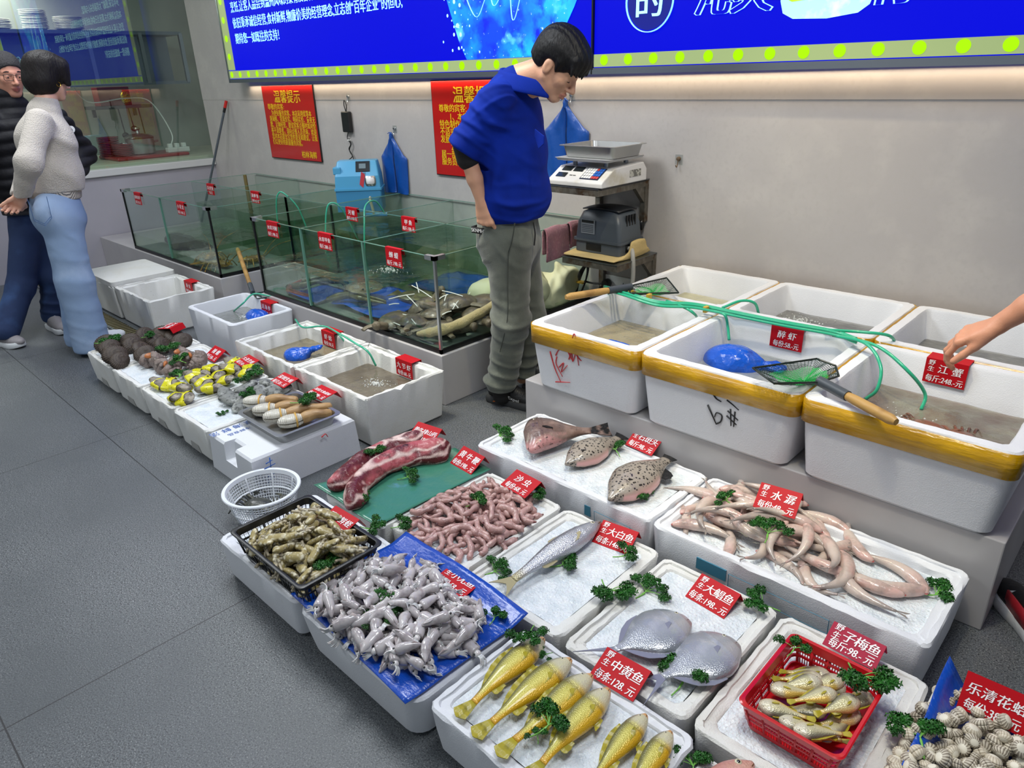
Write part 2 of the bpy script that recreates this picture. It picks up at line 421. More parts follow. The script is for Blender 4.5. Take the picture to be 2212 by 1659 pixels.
def head(s, c, f, u, sc=1.0):
    f = nrm(f); u = nrm(np.array(u) - f * (np.array(u) @ f)); l = np.cross(u, f); B = np.stack([f, l, u]); c = np.array(c, float)
    P = lambda x, y, z: c + sc * (x * f + y * l + z * u)
    E = lambda p, r, k=.015, sub=False: s.ell(P(*p), [x * sc for x in r], k * sc, B, sub)
    C = lambda a, b, ra, rb, k=.01, sub=False: s.cone(P(*a), P(*b), ra * sc, rb * sc, k * sc, sub)
    E((-.012, 0, .03), (.098, .077, .088)); E((.032, 0, -.035), (.06, .060, .08), .02)
    C((.066, -.008, -.102), (.066, .008, -.102), .019, .019, .018)
    for y in (-1, 1):
        C((.0, y * .05, -.05), (.058, y * .016, -.098), .022, .016, .02)
        E((.058, y * .042, -.022), (.022, .02, .02), .02)
        C((.082, y * .008, .02), (.066, y * .044, .02), .012, .010, .012)
        E((.094, y * .031, -.002), (.012, .016, .010), .010, True)
        E((.076, y * .031, -.002), (.0125, .015, .0125), .004)
        E((.098, y * .012, -.040), (.010, .008, .008), .006)
        E((-.004, y * .078, -.005), (.020, .009, .033), .006); E((.004, y * .088, -.003), (.010, .006, .018), .006, True)
    C((.088, 0, .008), (.114, 0, -.034), .008, .011, .010); E((.112, 0, -.037), (.010, .010, .008), .006)
    C((.088, -.019, -.067), (.096, 0, -.064), .004, .006, .006); C((.088, .019, -.067), (.096, 0, -.064), .004, .006, .006)
    C((.086, -.015, -.077), (.092, 0, -.079), .005, .007, .006); C((.086, .015, -.077), (.092, 0, -.079), .005, .007, .006)
    C((.102, -.02, -.0715), (.102, .02, -.0715), .0025, .0025, .004, True)
    return P, B
def lipcol(P, B, sc, skin, lip, c):
    def f(V):
        C_ = np.tile(np.array(skin), (len(V), 1)); q = (V - P(.092, 0, -.071)) @ B.T / sc
        m = np.clip(1.25 - np.sqrt((q[:, 0] / .018) ** 2 + (q[:, 1] / .024) ** 2 + (q[:, 2] / .011) ** 2), 0, .3) / .3
        return C_ * (1 - m[:, None]) + np.array(lip) * m[:, None]
    return f
def body(s, J):
    """hidden trunk and limbs under the clothes joined to the bare parts: one continuous skin"""
    L = J['lat']
    s.econe(J['pelvis'], J['waist'], (.13, .09), (.115, .085), L, .05); s.econe(J['waist'], J['chest'], (.115, .085), (.14, .095), L, .05)
    s.econe(J['chest'], J['neck'], (.14, .09), (.05, .05), L, .05); s.cone(J['neck'], J['head'] - np.array(J['hf']) * .02 - np.array(J['hu']) * .05, .056, .05, .03)
    for k in 'LR':
        s.cone(J['sh' + k], J['el' + k], .045, .037, .03); s.cone(J['el' + k], J['wr' + k] * .55 + J['el' + k] * .45, .039, .034, .02); s.cone(J['wr' + k] * .55 + J['el' + k] * .45, J['wr' + k], .034, .025, .015)
        s.cone(J['hip' + k], J['kn' + k], .075, .05, .03); s.cone(J['kn' + k], J['an' + k], .05, .034, .02)
def shoe(parent, heel, fwd, m_up, m_sole, L=.29, wd=.052, accent=None, z=0, lab=None):
    f = nrm([fwd[0], fwd[1], 0]); l = np.array([-f[1], f[0], 0]); h = np.array([heel[0], heel[1], z], float); u = np.array([0, 0, 1.])
    P = lambda x, y, zz: h + f * x * L + l * y + u * zz
    s = S(np.minimum(P(-.1, 0, 0), P(1.1, 0, 0)) - .12, np.maximum(P(-.1, 0, 0), P(1.1, 0, 0)) + [.12, .12, .2], .005); B = np.stack([f, l, u])
    s.ell(P(.16, 0, .062), (.055, .038, .06), .02, B); s.econe(P(.2, 0, .085), P(.2, 0, .12), (.036, .045), (.037, .046), l, .02)
    s.cone(P(.3, 0, .075), P(.72, 0, .045), .045, .036, .02); s.ell(P(.78, .002, .042), (.075, .044, .034), .02, B); s.ell(P(.45, 0, .04), (.11, .042, .03), .02, B)
    s.cut(P(0, 0, .022), -u)
    up = sobj('upper', s, m_up, parent)
    g = G(); R = []
    prof = [(0, .6), (.04, .82), (.15, .92), (.3, .86), (.45, .84), (.6, .95), (.75, 1.0), (.88, .88), (.96, .6), (1.0, .2)]
    out = [(x, w) for x, w in prof] + [(x, -w) for x, w in prof[::-1]]
    for zz, k in ((0, .94), (.006, 1.0), (.03, 1.0), (.036, .95)):
        R.append([P(.5 + (x - .5) * (1.02 if k == 1 else .99), w * wd * k, zz + (.012 * max(0, x - .8) / .2)) for x, w in out])
    g.loft(R); so = obj('sole', g, m_sole, parent, True, 50); so.matrix_parent_inverse = Matrix.Translation(parent.location).inverted()
    if accent:
        g = G(); g.box((-.025, -.001, -.006), (.025, .001, .006), 0, frameM(P(.25, -wd * .93, .022), f + u * .12, u)); a = obj('heel_badge', g, accent, parent); a.matrix_parent_inverse = Matrix.Translation(parent.location).inverted()
    # laces
    g = G()
    for i in range(4):
        x = .36 + i * .07; zz = .118 - i * .013; g.tube([P(x, -.028, zz - .012), P(x + .02, 0, zz + .003), P(x + .04, .028, zz - .012)], .003, 6)
    a = obj('laces', g, m_sole, parent); a.matrix_parent_inverse = Matrix.Translation(parent.location).inverted()
def adopt(o, parent):
    o.parent = parent; o.matrix_parent_inverse = Matrix.Translation(parent.location).inverted(); return o

# ================================================================== THE SETTING
YW, XL = 3.35, -7.4
m_wall = mat('wall_tile', 'b9b4b0', .42, var=[(1.1, 'aea9a7', .3, .75), (7, 'beb9b4', .45, .8), (40, 'b1aca8', .5, .8)], bump=[('noise', 60, .03)])
m_wall2 = mat('wall_tile_lavender', 'aeabb3', .45, var=[(1.5, '9f9ca4', .35, .7)], bump=[('noise', 60, .03)])
m_tile = mat('plinth_tile', 'bcb9b8', .3, var=[(2.5, 'aaa7a9', .35, .7)])
m_floor = mat('speckled_floor', '5c6063', .40, var=[(190, '25282b', .52, .60), (260, '9c9e9d', .55, .66), (1.2, '4c5053', .4, .75)], bump=[('noise', 220, .16)])
def floor_joints(m):
    nt = m.node_tree; N = nt.nodes; L = nt.links; b = N['Principled BSDF']; src = b.inputs['Base Color'].links[0].from_socket
    tc = N.new('ShaderNodeTexCoord'); mp = N.new('ShaderNodeMapping'); mp.inputs['Location'].default_value = (.35, -.83 + .8, 0); L.new(tc.outputs['Object'], mp.inputs[0])
    br = N.new('ShaderNodeTexBrick'); br.offset = 0; br.inputs['Scale'].default_value = 1; br.inputs['Mortar Size'].default_value = .0022; br.inputs['Brick Width'].default_value = 1.6; br.inputs['Row Height'].default_value = .8
    br.inputs['Color1'].default_value = br.inputs['Color2'].default_value = (0, 0, 0, 1); br.inputs['Mortar'].default_value = (1, 1, 1, 1); L.new(mp.outputs[0], br.inputs['Vector'])
    mx = N.new('ShaderNodeMix'); mx.data_type = 'RGBA'; L.new(br.outputs['Color'], mx.inputs[0]); L.new(src, mx.inputs[6]); mx.inputs[7].default_value = (.02, .02, .022, 1); L.new(mx.outputs[2], b.inputs['Base Color'])
floor_joints(m_floor)
m_metal = mat('brushed_steel', 'b4b5b4', .36, 1, bump=[('noise', 40, .05, (1, 1, 12))])
m_steeld = mat('steel_frame', '8f969c', .35, 1)
m_dark = mat('drain_shade', '101214', .7)
m_white = mat('white_plastic', 'e6e6e4', .4)
def struct(name, g, m, **k):
    o = obj(name, g, m, smooth=False, **k); o['kind'] = 'structure'; return o
struct('floor', G().box((-11, -4, -.1), (3, 4.4, 0)), m_floor)
struct('ceiling', G().box((-11, -4, 3.2), (3, 4.4, 3.3)), mat('ceiling_paint', 'd8d8d6', .8))
g = G(); g.box((XL, YW, 0), (3, YW + .12, 1.407)); g.box((XL, YW - .0025, 1.407), (3, YW + .12, 3.2))
struct('wall_back', g, m_wall)
g = G(); g.box((XL - .1, -4, 0), (XL, YW, .80)); struct('wall_left', g, m_wall2)
g = G(); g.box((XL - .12, -4, .80), (XL + .035, YW - .002, .862)); struct('trim_1', g, mat('sill_stone', 'd2d2d0', .35), mods=[BEV(.006)])
struct('window_1', G().box((XL - .012, -4, .862), (XL - .004, YW, 3.2)), clearmat('kitchen_glass', (.86, .93, .89), .085, .004, boost=1.15))
# kitchen behind the glass
g = G(); g.box((-8.85, -4, 0), (-8.75, 4.4, 3.2)); struct('wall_kitchen', g, mat('kitchen_tile', 'a9aba4', .35, var=(2, '9b9f98', .4, .7)))
g = G(); g.box((-8.75, 4.3, 0), (XL, 4.4, 3.2)); struct('wall_side', g, mat('kitchen_tile', 'a9aba4', .35))
ct = obj('kitchen_counter', G().box((-8.74, -2, .80), (XL - .125, 4.29, .885)), mat('counter_stone', 'c8c6b4', .3), smooth=False)
tag(ct, 'pale stone kitchen counter behind the glass serving window', 'counter')

def steel_box_frame(): pass
sh = thing('hanging_cabinet', 'grey steel hanging cabinet with open front behind the kitchen glass', 'cabinet', (-8.02, 2.2, 1.56))
def loc(o): return Matrix.Translation(-o.location)
g = G(); x0, x1, y0, y1, z0, z1 = -8.4, -8.02, .9, 3.53, 1.575, 2.03
for z in (z0, z1): g.box((x0, y0, z - .015), (x1, y1, z + .015))
g.box((x0 - .01, y0, z0), (x0, y1, z1)); adopt(obj('shell', g, mat('cabinet_steel', '6f7a82', .35, .8), None, False), sh)
for yy in (y0, 1.75, 2.62, 3.10, y1 - .03):
    g = G(); g.box((x1 - .02, yy, z0), (x1 + .012, yy + .035, z1)); adopt(obj('upright', g, m_steeld, None, False), sh)
def lathe_thing(name, prof, m, label, cat, at, n=28, group=None, parent=None):
    o = obj(name, G().lathe(prof, n), m, parent); o.location = at
    if label: tag(o, label, cat, group)
    return o
m_plate = mat('white_china', 'e2e0d6', .2); m_red = mat('red_melamine', 'a01f22', .3)
PLATE = [(.001, 0), (.06, 0), (.065, .004), (.105, .016), (.11, .018), (.108, .021), (.06, .008), (.001, .007)]
pm = G().lathe(PLATE, 28).mesh('plate', m_plate); pm.set_sharp_from_angle(angle=.7)
def stack(mesh, n, at, dz, label, cat, group, sc=1):
    for i in range(n):
        o = bpy.data.objects.new(mesh.name, mesh); COL.objects.link(o); o.location = (at[0] + random.uniform(-.004, .004), at[1] + random.uniform(-.004, .004), at[2] + i * dz); o.scale = (sc,) * 3; o.rotation_euler[2] = random.random() * 6
        tag(o, label, cat, group)
stack(pm, 12, (-8.2, 2.28, z1 + .016), .0135, 'white china plate in the tall stack on top of the steel cabinet', 'plate', 'plates on top of the cabinet', 1.0)
stack(pm, 8, (-8.2, 2.56, z1 + .016), .0135, 'white china plate in the low right stack on top of the steel cabinet', 'plate', 'plates in the low stack', 1.15)
stack(pm, 6, (-8.2, 1.98, z1 + .016), .0135, 'white china plate in the left stack on top of the steel cabinet', 'plate', 'plates in the left stack', 1.0)
stack(pm, 14, (-8.2, 2.05, z0 + .016), .0145, 'white china plate in the stack inside the steel cabinet', 'plate', 'plates inside the cabinet', 1.0)
rm = G().lathe([(.001, 0), (.055, 0), (.06, .004), (.098, .02), (.102, .022), (.1, .025), (.06, .01), (.001, .008)], 24).mesh('red_plate', m_red)
stack(rm, 12, (-8.12, 2.63, .886), .0165, 'red plate in the tall stack left of the steel pot', 'plate', 'red plates in the tall stack', 1.0)
stack(rm, 8, (-7.98, 2.70, .886), .0165, 'red plate in the short stack beside the steel pot', 'plate', 'red plates in the short stack', 1.0)
lathe_thing('bowl', [(.001, 0), (.035, 0), (.04, .01), (.07, .05), (.066, .05), (.036, .014), (.001, .01)], mat('celadon', '9fc0bd', .25), 'small pale green bowl on the kitchen counter', 'bowl', (-7.85, 2.33, .886))
lathe_thing('bowl', [(.001, 0), (.04, 0), (.05, .01), (.085, .055), (.08, .055), (.046, .014), (.001, .01)], mat('cream_china', 'd9d2b4', .25), 'cream bowl at the left end of the kitchen counter', 'bowl', (-7.80, 2.17, .886))
# pot on a cooker board
brd = obj('red_tray', G().box((-8.25, 2.55, .886), (-7.72, 3.25, .915)), m_red, smooth=False, mods=[BEV(.01)]); tag(brd, 'dark red board under the steel cooking pot', 'tray')
pot = thing('cooking_pot', 'steel cooking pot with glass lid on the red board', 'pot', (-7.98, 2.88, .916))
obj('pan_body', G().lathe([(.001, 0), (.115, 0), (.13, .01), (.135, .15), (.14, .155), (.13, .155), (.125, .02), (.001, .012)], 32), m_metal, pot)
obj('lid', G().lathe([(.139, .157), (.135, .165), (.09, .19), (.001, .2)], 32), mat('lid_glass', '55504a', .15, coat=.6), pot)
obj('lid_knob', G().lathe([(.001, .195), (.02, .2), (.014, .225), (.03, .24), (.02, .255), (.001, .256)], 18), m_metal, pot)
for s in (-1, 1): obj('pot_handle', G().tube(bez([(-.03, s * .135, .11), (-.02, s * .17, .115), (.02, s * .17, .115), (.03, s * .135, .11)], 5), .007, 8), m_metal, pot)
lathe_thing('saucepan', [(.001, 0), (.1, 0), (.105, .11), (.1, .11), (.096, .01), (.001, .008)], mat('grey_pan', '5a6266', .35, .6), 'dark grey saucepan behind the small bowls', 'pan', (-8.1, 2.34, .886))
ws = thing('wall_shelf', 'small dark wall shelf holding a red box behind the kitchen glass', 'shelf', (-8.4, 2.95, 1.36))
g = G(); g.box((-.3, -.28, -.02), (.02, .28, .01)); obj('board', g, mat('shelf_steel', '585c5e', .4, .5), ws, False)
g = G(); g.box((-.3, -.22, -.1), (-.27, -.19, -.02)); g.box((-.3, .19, -.1), (-.27, .22, -.02)); obj('bracket', g, mat('shelf_steel', '585c5e'), ws, False)
rb = obj('red_box', G().box((-8.62, 2.75, 1.371), (-8.45, 3.06, 1.55)), mat('red_card', '8c1a1c', .45), smooth=False, mods=[BEV(.006)]); tag(rb, 'dark red carton on the small wall shelf', 'box')
gl = obj('gold_bow', G().sphere((-8.43, 3.0, 1.44), (.03, .05, .07), 9, 6), mat('gold_foil', 'c9b020', .25, .9, bump=[('voronoi', 60, .6)])); tag(gl, 'yellow foil bow standing in front of the red carton', 'decoration')
ps = thing('power_strip', 'white power strip and plugs at the right of the cooking pot', 'power strip', (-7.85, 3.2, .9155))
obj('strip_body', G().box((-.04, -.12, 0), (.04, .10, .045)), m_white, ps, False, mods=[BEV(.006)])
for k in range(3): obj('plug', G().box((-.025, -.10 + k * .07, .045), (.02, -.06 + k * .07, .085)), m_white, ps, False, mods=[BEV(.006)])
cb = obj('power_cable', G().tube(bez([(-7.85, 3.12, .96), (-7.95, 3.2, 1.1), (-8.2, 3.15, 1.4), (-8.3, 2.95, 1.44), (-8.3, 2.6, 1.42), (-8.1, 2.4, 1.62)], 8), .006, 6), m_white); tag(cb, 'white cable running from the power strip up to the steel cabinet', 'cable')
ut = thing('hanging_utensils', 'dark ladles and cords hanging under the small wall shelf', 'utensils', (-8.42, 3.0, 1.3))
for k, (a, b) in enumerate(((-.1, .22), (0, .16), (.1, .25))):
    g = G(); g.tube([(0, a, .04), (.01, a + .01, -b)], .006, 6); g.sphere((.01, a + .01, -b), (.02, .035, .03)); obj('ladle', g, mat('dark_utensil', '2c241f', .4), ut)

# ================================================================== light-box signs on the back wall
SIGN = thing('lightbox_sign', 'large blue light box sign on the left with four lines of white Chinese text', 'sign', (-1, 3.2, 1.545), (0, .004, 0))
SIGN2 = thing('lightbox_sign', 'blue light box sign on the right with a circled character and a drink glass', 'sign', (-1, 3.2, 1.545), (0, .004, 0))
m_blue = mat('lit_blue', '010228', .5, emit=.92, ecol='0007ea', spec=.1); m_band = mat('lit_pale_green', '7d8a62', .3, emit=.50, ecol='b6cc86', spec=.3); m_dot = mat('lit_lime', '2f4400', .3, emit=1.0, ecol='b2fb00', spec=.2)
m_cyan = mat('lit_cyan', 'b8f4ff', .3, emit=.9, ecol='9df0ff'); m_navy = mat('lit_navy', '06106e', .3, emit=.6, ecol='0a1585')
m_alu = mat('sign_aluminium', '8e949c', .3, .85)
def sg(o): return adopt2(o)
def adopt2(o, P=None):
    P = P or SIGN; o.parent = P; o.matrix_parent_inverse = Matrix.LocRotScale(P.location, P.rotation_euler, Vector((1, 1, 1))).inverted(); bpy.context.view_layer.update(); return o
ZT = 2.75
def into(P, o):   # drawn in sign coordinates: x,z world, y=0 the face
    o.parent = P; o.location = (1, 0, -1.545); return o
def flat(pts, y, th=.002):
    g = G(); n = len(pts); A = [(x, y, z) for x, z in pts]; B = [(x, y + th, z) for x, z in pts]
    g.loft([A, B], True, True, True); return g
for P, xa, xb, zb, zt in ((SIGN, -6.45, -2.482, 1.563, 1.624), (SIGN2, -2.472, 1.4, 1.563, 1.622)):
    into(P, obj('panel', G().box((xa + .002, .001, zb - .012), (xb - .002, .10, ZT)), m_blue, None, False))
    into(P, obj('border_band', G().box((xa + .004, -.004, zb), (xb - .004, .001, zt)), m_band, None, False))
    g = G(); g.box((xa, -.012, zb - .034), (xb, .11, zb - .012)); g.box((xa, -.008, zb - .012), (xb, .0, zb - .004)); g.box((xa, -.012, ZT), (xb, .11, ZT + .03))
    into(P, obj('frame', g, m_alu, None, False))
into(SIGN, obj('border_band', G().box((-6.446, -.0042, 1.63), (-6.335, .001, ZT)), m_band, None, False))
into(SIGN, obj('frame_side', G().box((-6.462, -.012, 1.53), (-6.446, .11, ZT + .03)), m_alu, None, False))
g = G(); g.box((-2.4815, -.012, 1.53), (-2.4725, .11, ZT)); into(SIGN2, obj('frame_side', g, mat('sign_joint', '26282c', .4, .6), None, False))
def disc(g, x, z, rx, rz, y, n=24): g.poly([(x + rx * math.cos(a), y, z + rz * math.sin(a)) for a in np.arange(n) * 2 * pi / n])
def lime_dot(P, x, z, r): g = G(); disc(g, x, z, r, r, -.006); into(P, obj('border_dot', g, m_dot, None, False))  # printed dots of the lit sign, no bulbs; glow put into the material
for k in range(27): lime_dot(SIGN, -6.4 + k * .1468, 1.594, .024)
for k in range(8): lime_dot(SIGN, -6.392, 1.594 + .14 * (k + 1), .026)
for k in range(21): lime_dot(SIGN2, -2.402 + k * .1468, 1.594, .0245)
for z, s in ((1.814, '期待您一如既往的支持！'), (1.930, '依旧秉承诚信经营,食材新鲜,物廉价美的经营理念,立志创“百年企业”的恒心,'), (2.046, '烹饪,让客人品尝到温州风味的菜肴及各种特色经典美食,服务每一位新老顾客,'), (2.162, '本店以海鲜为主,精选当日食材,由经验丰富的师傅用心'), (2.278, '多年以来,感谢广大宾客的关心与厚爱,')):
    into(SIGN, text('lettering', s, .086, frameM((-6.238, -.004, z + .02), (1, 0, 0), (0, 0, 1)), m_cyan, None, bold=.004, sx=.80))
# printed water splash
def spl(n, seed, cx, cz, rx, rz):
    r = random.Random(seed); return [(cx + rx * (1 + .28 * r.uniform(-1, 1)) * math.cos(a), cz + rz * (1 + .25 * r.uniform(-1, 1)) * math.sin(a)) for a in np.arange(n) * 2 * pi / n]
m_spl = mat('lit_splash', '0a3cf0', .3, emit=.85, var=[(2.6, '1fa8ff', .40, .60), (9, '0a1cf0', .50, .66), (5, '6fdcff', .60, .72), (40, 'c8f2ff', .66, .74)], coord='Object')
Pp = [(-3.56, 2.75), (-3.57, 1.95), (-3.52, 1.82), (-3.47, 1.70), (-3.42, 1.626), (-2.72, 1.626), (-2.66, 1.76), (-2.60, 1.85), (-2.545, 1.95), (-2.53, 2.75)]
into(SIGN, obj('printed_splash', flat(Pp, -.0035), m_spl, None, False))
g = G(); rr = random.Random(4)
for k in range(70):
    a = rr.uniform(1.65, 2.3); x = -3.5 + rr.gauss(0, .07) - (.05 if a > 1.9 else 0); r_ = rr.uniform(.003, .011); disc(g, x, a, r_, r_ * 1.2, -.0052, 8)
for k in range(3):
    x0 = -3.45 + k * .15; pts = bez([(x0, -.006, 2.4), (x0 + .1 * math.sin(k), -.006, 2.1), (x0 + .12, -.006, 1.85 + .05 * math.sin(k * 2)), (x0 + .22, -.006, 1.95 + .04 * k)], 8)
    g.tube(pts, np.linspace(.008, .003, len(pts)), 6, flat=.2)
into(SIGN, obj('printed_droplets', g, m_cyan, None, False))
# right board: circled character, outlined characters, drink glass
g = G(); disc(g, -2.145, 1.842, .122, .125, -.003, 40); into(SIGN2, obj('circle_disc', g, m_navy, None, False))
g = G(); a = np.linspace(0, 2 * pi, 49); g.tube(np.stack([-2.145 + .13 * np.cos(a), np.full(49, -.005), 1.842 + .133 * np.sin(a)], 1), .008, 6, flat=.3); into(SIGN2, obj('circle_ring', g, m_cyan, None, True))
into(SIGN2, text('lettering', '的', .17, frameM((-2.145, -.006, 1.785), (1, 0, 0), (0, 0, 1)), m_cyan, None, 'CENTER', .006))
for ch, x, z in (('沁', -1.805, 1.775), ('爽', -1.63, 1.775), ('你', -1.045, 1.765), ('心', -.88, 1.775)):
    into(SIGN2, text('lettering', ch, .2, frameM((x, -.004, z), (1, 0, 0), (0, 0, 1)), m_cyan, None, 'CENTER', .05, .1))
    into(SIGN2, text('lettering_inner', ch, .2, frameM((x, -.0065, z), (1, 0, 0), (0, 0, 1)), m_blue, None, 'CENTER', .008, .1))
G1 = [(-1.50, 2.45), (-1.505, 1.90), (-1.50, 1.79), (-1.485, 1.745), (-1.44, 1.722), (-1.30, 1.715), (-1.18, 1.728), (-1.14, 1.755), (-1.125, 1.80), (-1.115, 1.9), (-1.12, 2.45)]
into(SIGN2, obj('printed_glass', flat(G1, -.003), mat('lit_glass_white', 'a8e4dc', .3, emit=.8, var=(14, 'd8fbf2', .5, .7)), None, False))
G2 = [(-1.485, 2.40), (-1.49, 1.90), (-1.48, 1.80), (-1.45, 1.785), (-1.30, 1.795), (-1.17, 1.815), (-1.145, 1.84), (-1.13, 1.9), (-1.135, 2.40)]
into(SIGN2, obj('printed_drink', flat(G2, -.0055), mat('lit_drink', '9ad400', .3, emit=.85, var=(5, 'd9f24a', .45, .65)), None, False))

# ================================================================== red notice boards
m_poster = mat('red_notice', 'b8130f', .28, coat=.3); m_yel = mat('yellow_print', 'f0c818', .4)
def notice(x0, x1, z0, z1, rows, label):
    o = thing('notice_board', label, 'sign', ((x0 + x1) / 2, YW - .0155, z0))
    w = x1 - x0; h = z1 - z0
    obj('board', G().box((-w / 2, 0, 0), (w / 2, .011, h)), mat('board_black_edge', '141312', .5), o, False)
    obj('face', G().box((-w / 2 + .004, -.0015, .006), (w / 2 - .004, 0, h - .004)), m_poster, o, False)
    for s, x, z, size, al, sx, b in rows:
        text('lettering', s, size, frameM((-w / 2 + x * w, -.003, z * h), (1, 0, 0), (0, 0, 1)), m_yel, o, al, b, sx=sx)
T = '温馨提示'
notice(-6.187, -5.376, .926, 1.521, [(T, .5, .785, .108, 'CENTER', .98, .012), ('尊敬的宾客:', .08, .685, .052, 'LEFT', 1, .004)] +
       [(s, .085, .60 - k * .079, .052, 'LEFT', .82, .003) for k, s in enumerate(('　为更好服务宾客、本店采用优等本', '港海鲜、货真价实、明码实价、童叟无', '欺、足称经营，建议宾客点餐时如对价', '格不清楚者，请向点餐人员咨询，欢迎', '您对本店提出宝贵的意见和建议，让我', '们以更好的质量服务宾客。'))] +
       [('柏林海鲜', .93, .05, .062, 'RIGHT', .95, .005)], 'red notice board with yellow text, left of the hanging black adapter')
notice(-3.93, -3.08, .924, 1.527, [(T, .5, .785, .108, 'CENTER', .98, .012), ('尊敬的宾客:', .08, .685, .052, 'LEFT', 1, .004)] +
       [(s, .08, .60 - k * .079, .054, 'LEFT', .95, .003) for k, s in enumerate(('　　1、本店部分菜品采用', '特色制作，如食用后感觉', '不适或过敏者请告知，易', '发肠胃病患者请慎用。', '　　2、', '属一部分，敬请谅解', '服务员，谢谢！'))], 'red notice board with yellow text, partly hidden behind the man in the blue jacket')

# ================================================================== plinths under tanks and boxes
def plinth(x0, x1, y0, y1, z, label):
    o = obj('tiled_plinth', G().box((x0, y0, 0), (x1, y1, z)), m_tile, smooth=False, mods=[BEV(.004)]); return tag(o, label, 'plinth')
plinth(XL + .01, -4.955, 2.125, YW - .003, .272, 'low grey tiled plinth carrying the left glass tank')
plinth(-4.954, -4.376, 2.72, YW - .003, .272, 'recessed grey tiled plinth between the two front glass tanks')
plinth(-4.375, -2.565, 2.125, YW - .003, .272, 'low grey tiled plinth carrying the right glass tank with turtles')
plinth(-1.985, -.165, 2.11, YW - .003, .312, 'grey tiled bench carrying the six large foam boxes')
# floor drain grating
dr = thing('drain_grating', 'steel bar grating over the floor drain in front of the foam boxes on the left', 'grating', (-5.9, 1.5, 0))
g = G()
for k in range(70): x = -1.38 + k * .04; g.box((x, -.045, .002), (x + .016, .045, .010))
obj('bars', g, mat('grating_brass', 'a59a78', .35, .9), dr, False)
g = G(); g.box((-1.4, -.06, .001), (1.42, -.046, .012)); g.box((-1.4, .046, .001), (1.42, .06, .012)); obj('frame_rail', g, m_steeld, dr, False)
obj('channel_shade', G().box((-1.39, -.046, .0005), (1.41, .046, .0015)), m_dark, dr, False)  # flat black sheet; shade below the bars is put into its colour

# ================================================================== foam boxes and crates
m_foam = mat('white_foam', 'dcdee2', .6, var=[(7, 'd9dbe0', .55, .8), (40, 'd0d2d2', .68, .78)], bump=[('voronoi', 260, .10), ('noise', 30, .05)])
m_foamd = mat('worn_foam', 'dadad6', .6, var=[(9, 'd3d1c9', .5, .75), (120, '8d8b86', .70, .75)], bump=[('voronoi', 240, .14), ('noise', 40, .08)])
m_tape = mat('yellow_tape', 'c99a08', .22, coat=.4, var=(6, 'a87c04', .45, .7), bump=[('noise', 18, .35, (1, 1, 5)), ('noise', 60, .1)])
m_mark_red = mat('red_marker', 'c23035', .5); m_mark_blk = mat('black_marker', '1d1d20', .5); m_mark_blu = mat('blue_print', '1c56a8', .5)
def foam(name, x0, x1, y0, y1, z0, z1, t, depth, taper=.02, r=.03, lip=.006, m=None, jit=.0016, seed=0, groove=True, notch=None, label='', cat='foam box', group=None, inner=0.012):
    """open foam tray: outer wall, stepped rim, cavity"""
    cx, cy = (x0 + x1) / 2, (y0 + y1) / 2; w, h = (x1 - x0) / 2, (y1 - y0) / 2; H = z1 - z0; k = 5
    o = thing(name, label, cat, (cx, cy, z0), (0, 0, 0), group)
    R = lambda i, z, rr: rrect(-w + i, w - i, -h + i, h - i, max(rr, .004), z, k)
    rings = [R(taper + .012, 0, r), R(taper, .012, r), R(taper * .5, H * .5, r), R(.002, H - .006, r), R(.006, H, r)]
    if groove: rings += [R(t * .42, H, r * .8), R(t * .46, H - lip, r * .8), R(t - .006, H - lip, r * .8)]
    else: rings += [R(t - .006, H, r * .8)]
    rings += [R(t, H - lip - .006, r * .8), R(t + inner, H - depth, r * .8)]
    # subdivide long sides so the worn edge can wobble
    def sub(P):
        out = []
        for i in range(len(P)):
            a, b = P[i], P[(i + 1) % len(P)]; L = np.linalg.norm(b - a); nseg = max(1, int(round(np.linalg.norm(rings[3][(i + 1) % len(P)] - rings[3][i]) / .035)))
            for q in range(nseg): out.append(a + (b - a) * q / nseg)
        return np.array(out)
    SR = [sub(np.array(P)) for P in rings]; rg = np.random.default_rng(seed + 11)
    for i in range(3, len(SR) - 1):
        SR[i] = SR[i] + rg.normal(0, jit, SR[i].shape) * [1, 1, .8]
    if notch:
        for (xa, xb, ya, yb, dz) in notch:
            for i in range(3, len(SR) - 1):
                q = SR[i]; mk = (q[:, 0] + cx > xa) & (q[:, 0] + cx < xb) & (q[:, 1] + cy > ya) & (q[:, 1] + cy < yb); q[mk, 2] -= dz
    g = G(); g.loft(SR, True, True, True)
    obj('foam_shell', g, m or m_foam, o, True, 35)
    o['in'] = 0; del o['in']
    return o
def tape(o, x0, x1, y0, y1, z0, z1, r, sides='all', e=.0015):
    cx, cy = o.location[0], o.location[1]
    a = rrect(x0 - cx - e, x1 - cx + e, y0 - cy - e, y1 - cy + e, r, z0 - o.location[2], 5); b = a.copy(); b[:, 2] = z1 - o.location[2]
    m = a.copy(); m[:, 2] = (z0 + z1) / 2 - o.location[2]; q = a * .0 + a; 
    g = G(); g.loft([a, m, b], True, False, False); return obj('tape_band', g, m_tape, o, True, 30, mods=[SOL(.001)])
def strokes(name, L, M, m, parent, w=.006):
    """marker strokes: polylines in a local x,y plane, laid as a ribbon just off the surface"""
    g = G()
    for P in L:
        Q = bez([(x, y, 0) for x, y in P], 5) if len(P) > 2 else np.array([(x, y, 0) for x, y in P], float)
        g.tube(xf(Q, M), np.linspace(w, w * .55, len(Q)) / 2, 6, flat=.5 if False else .9)
    return adoptL(obj(name, g, m, None, True, None), parent)
def adoptL(o, parent):
    o.parent = parent; o.matrix_parent_inverse = Matrix.LocRotScale(parent.location, parent.rotation_euler, Vector((1, 1, 1))).inverted(); return o
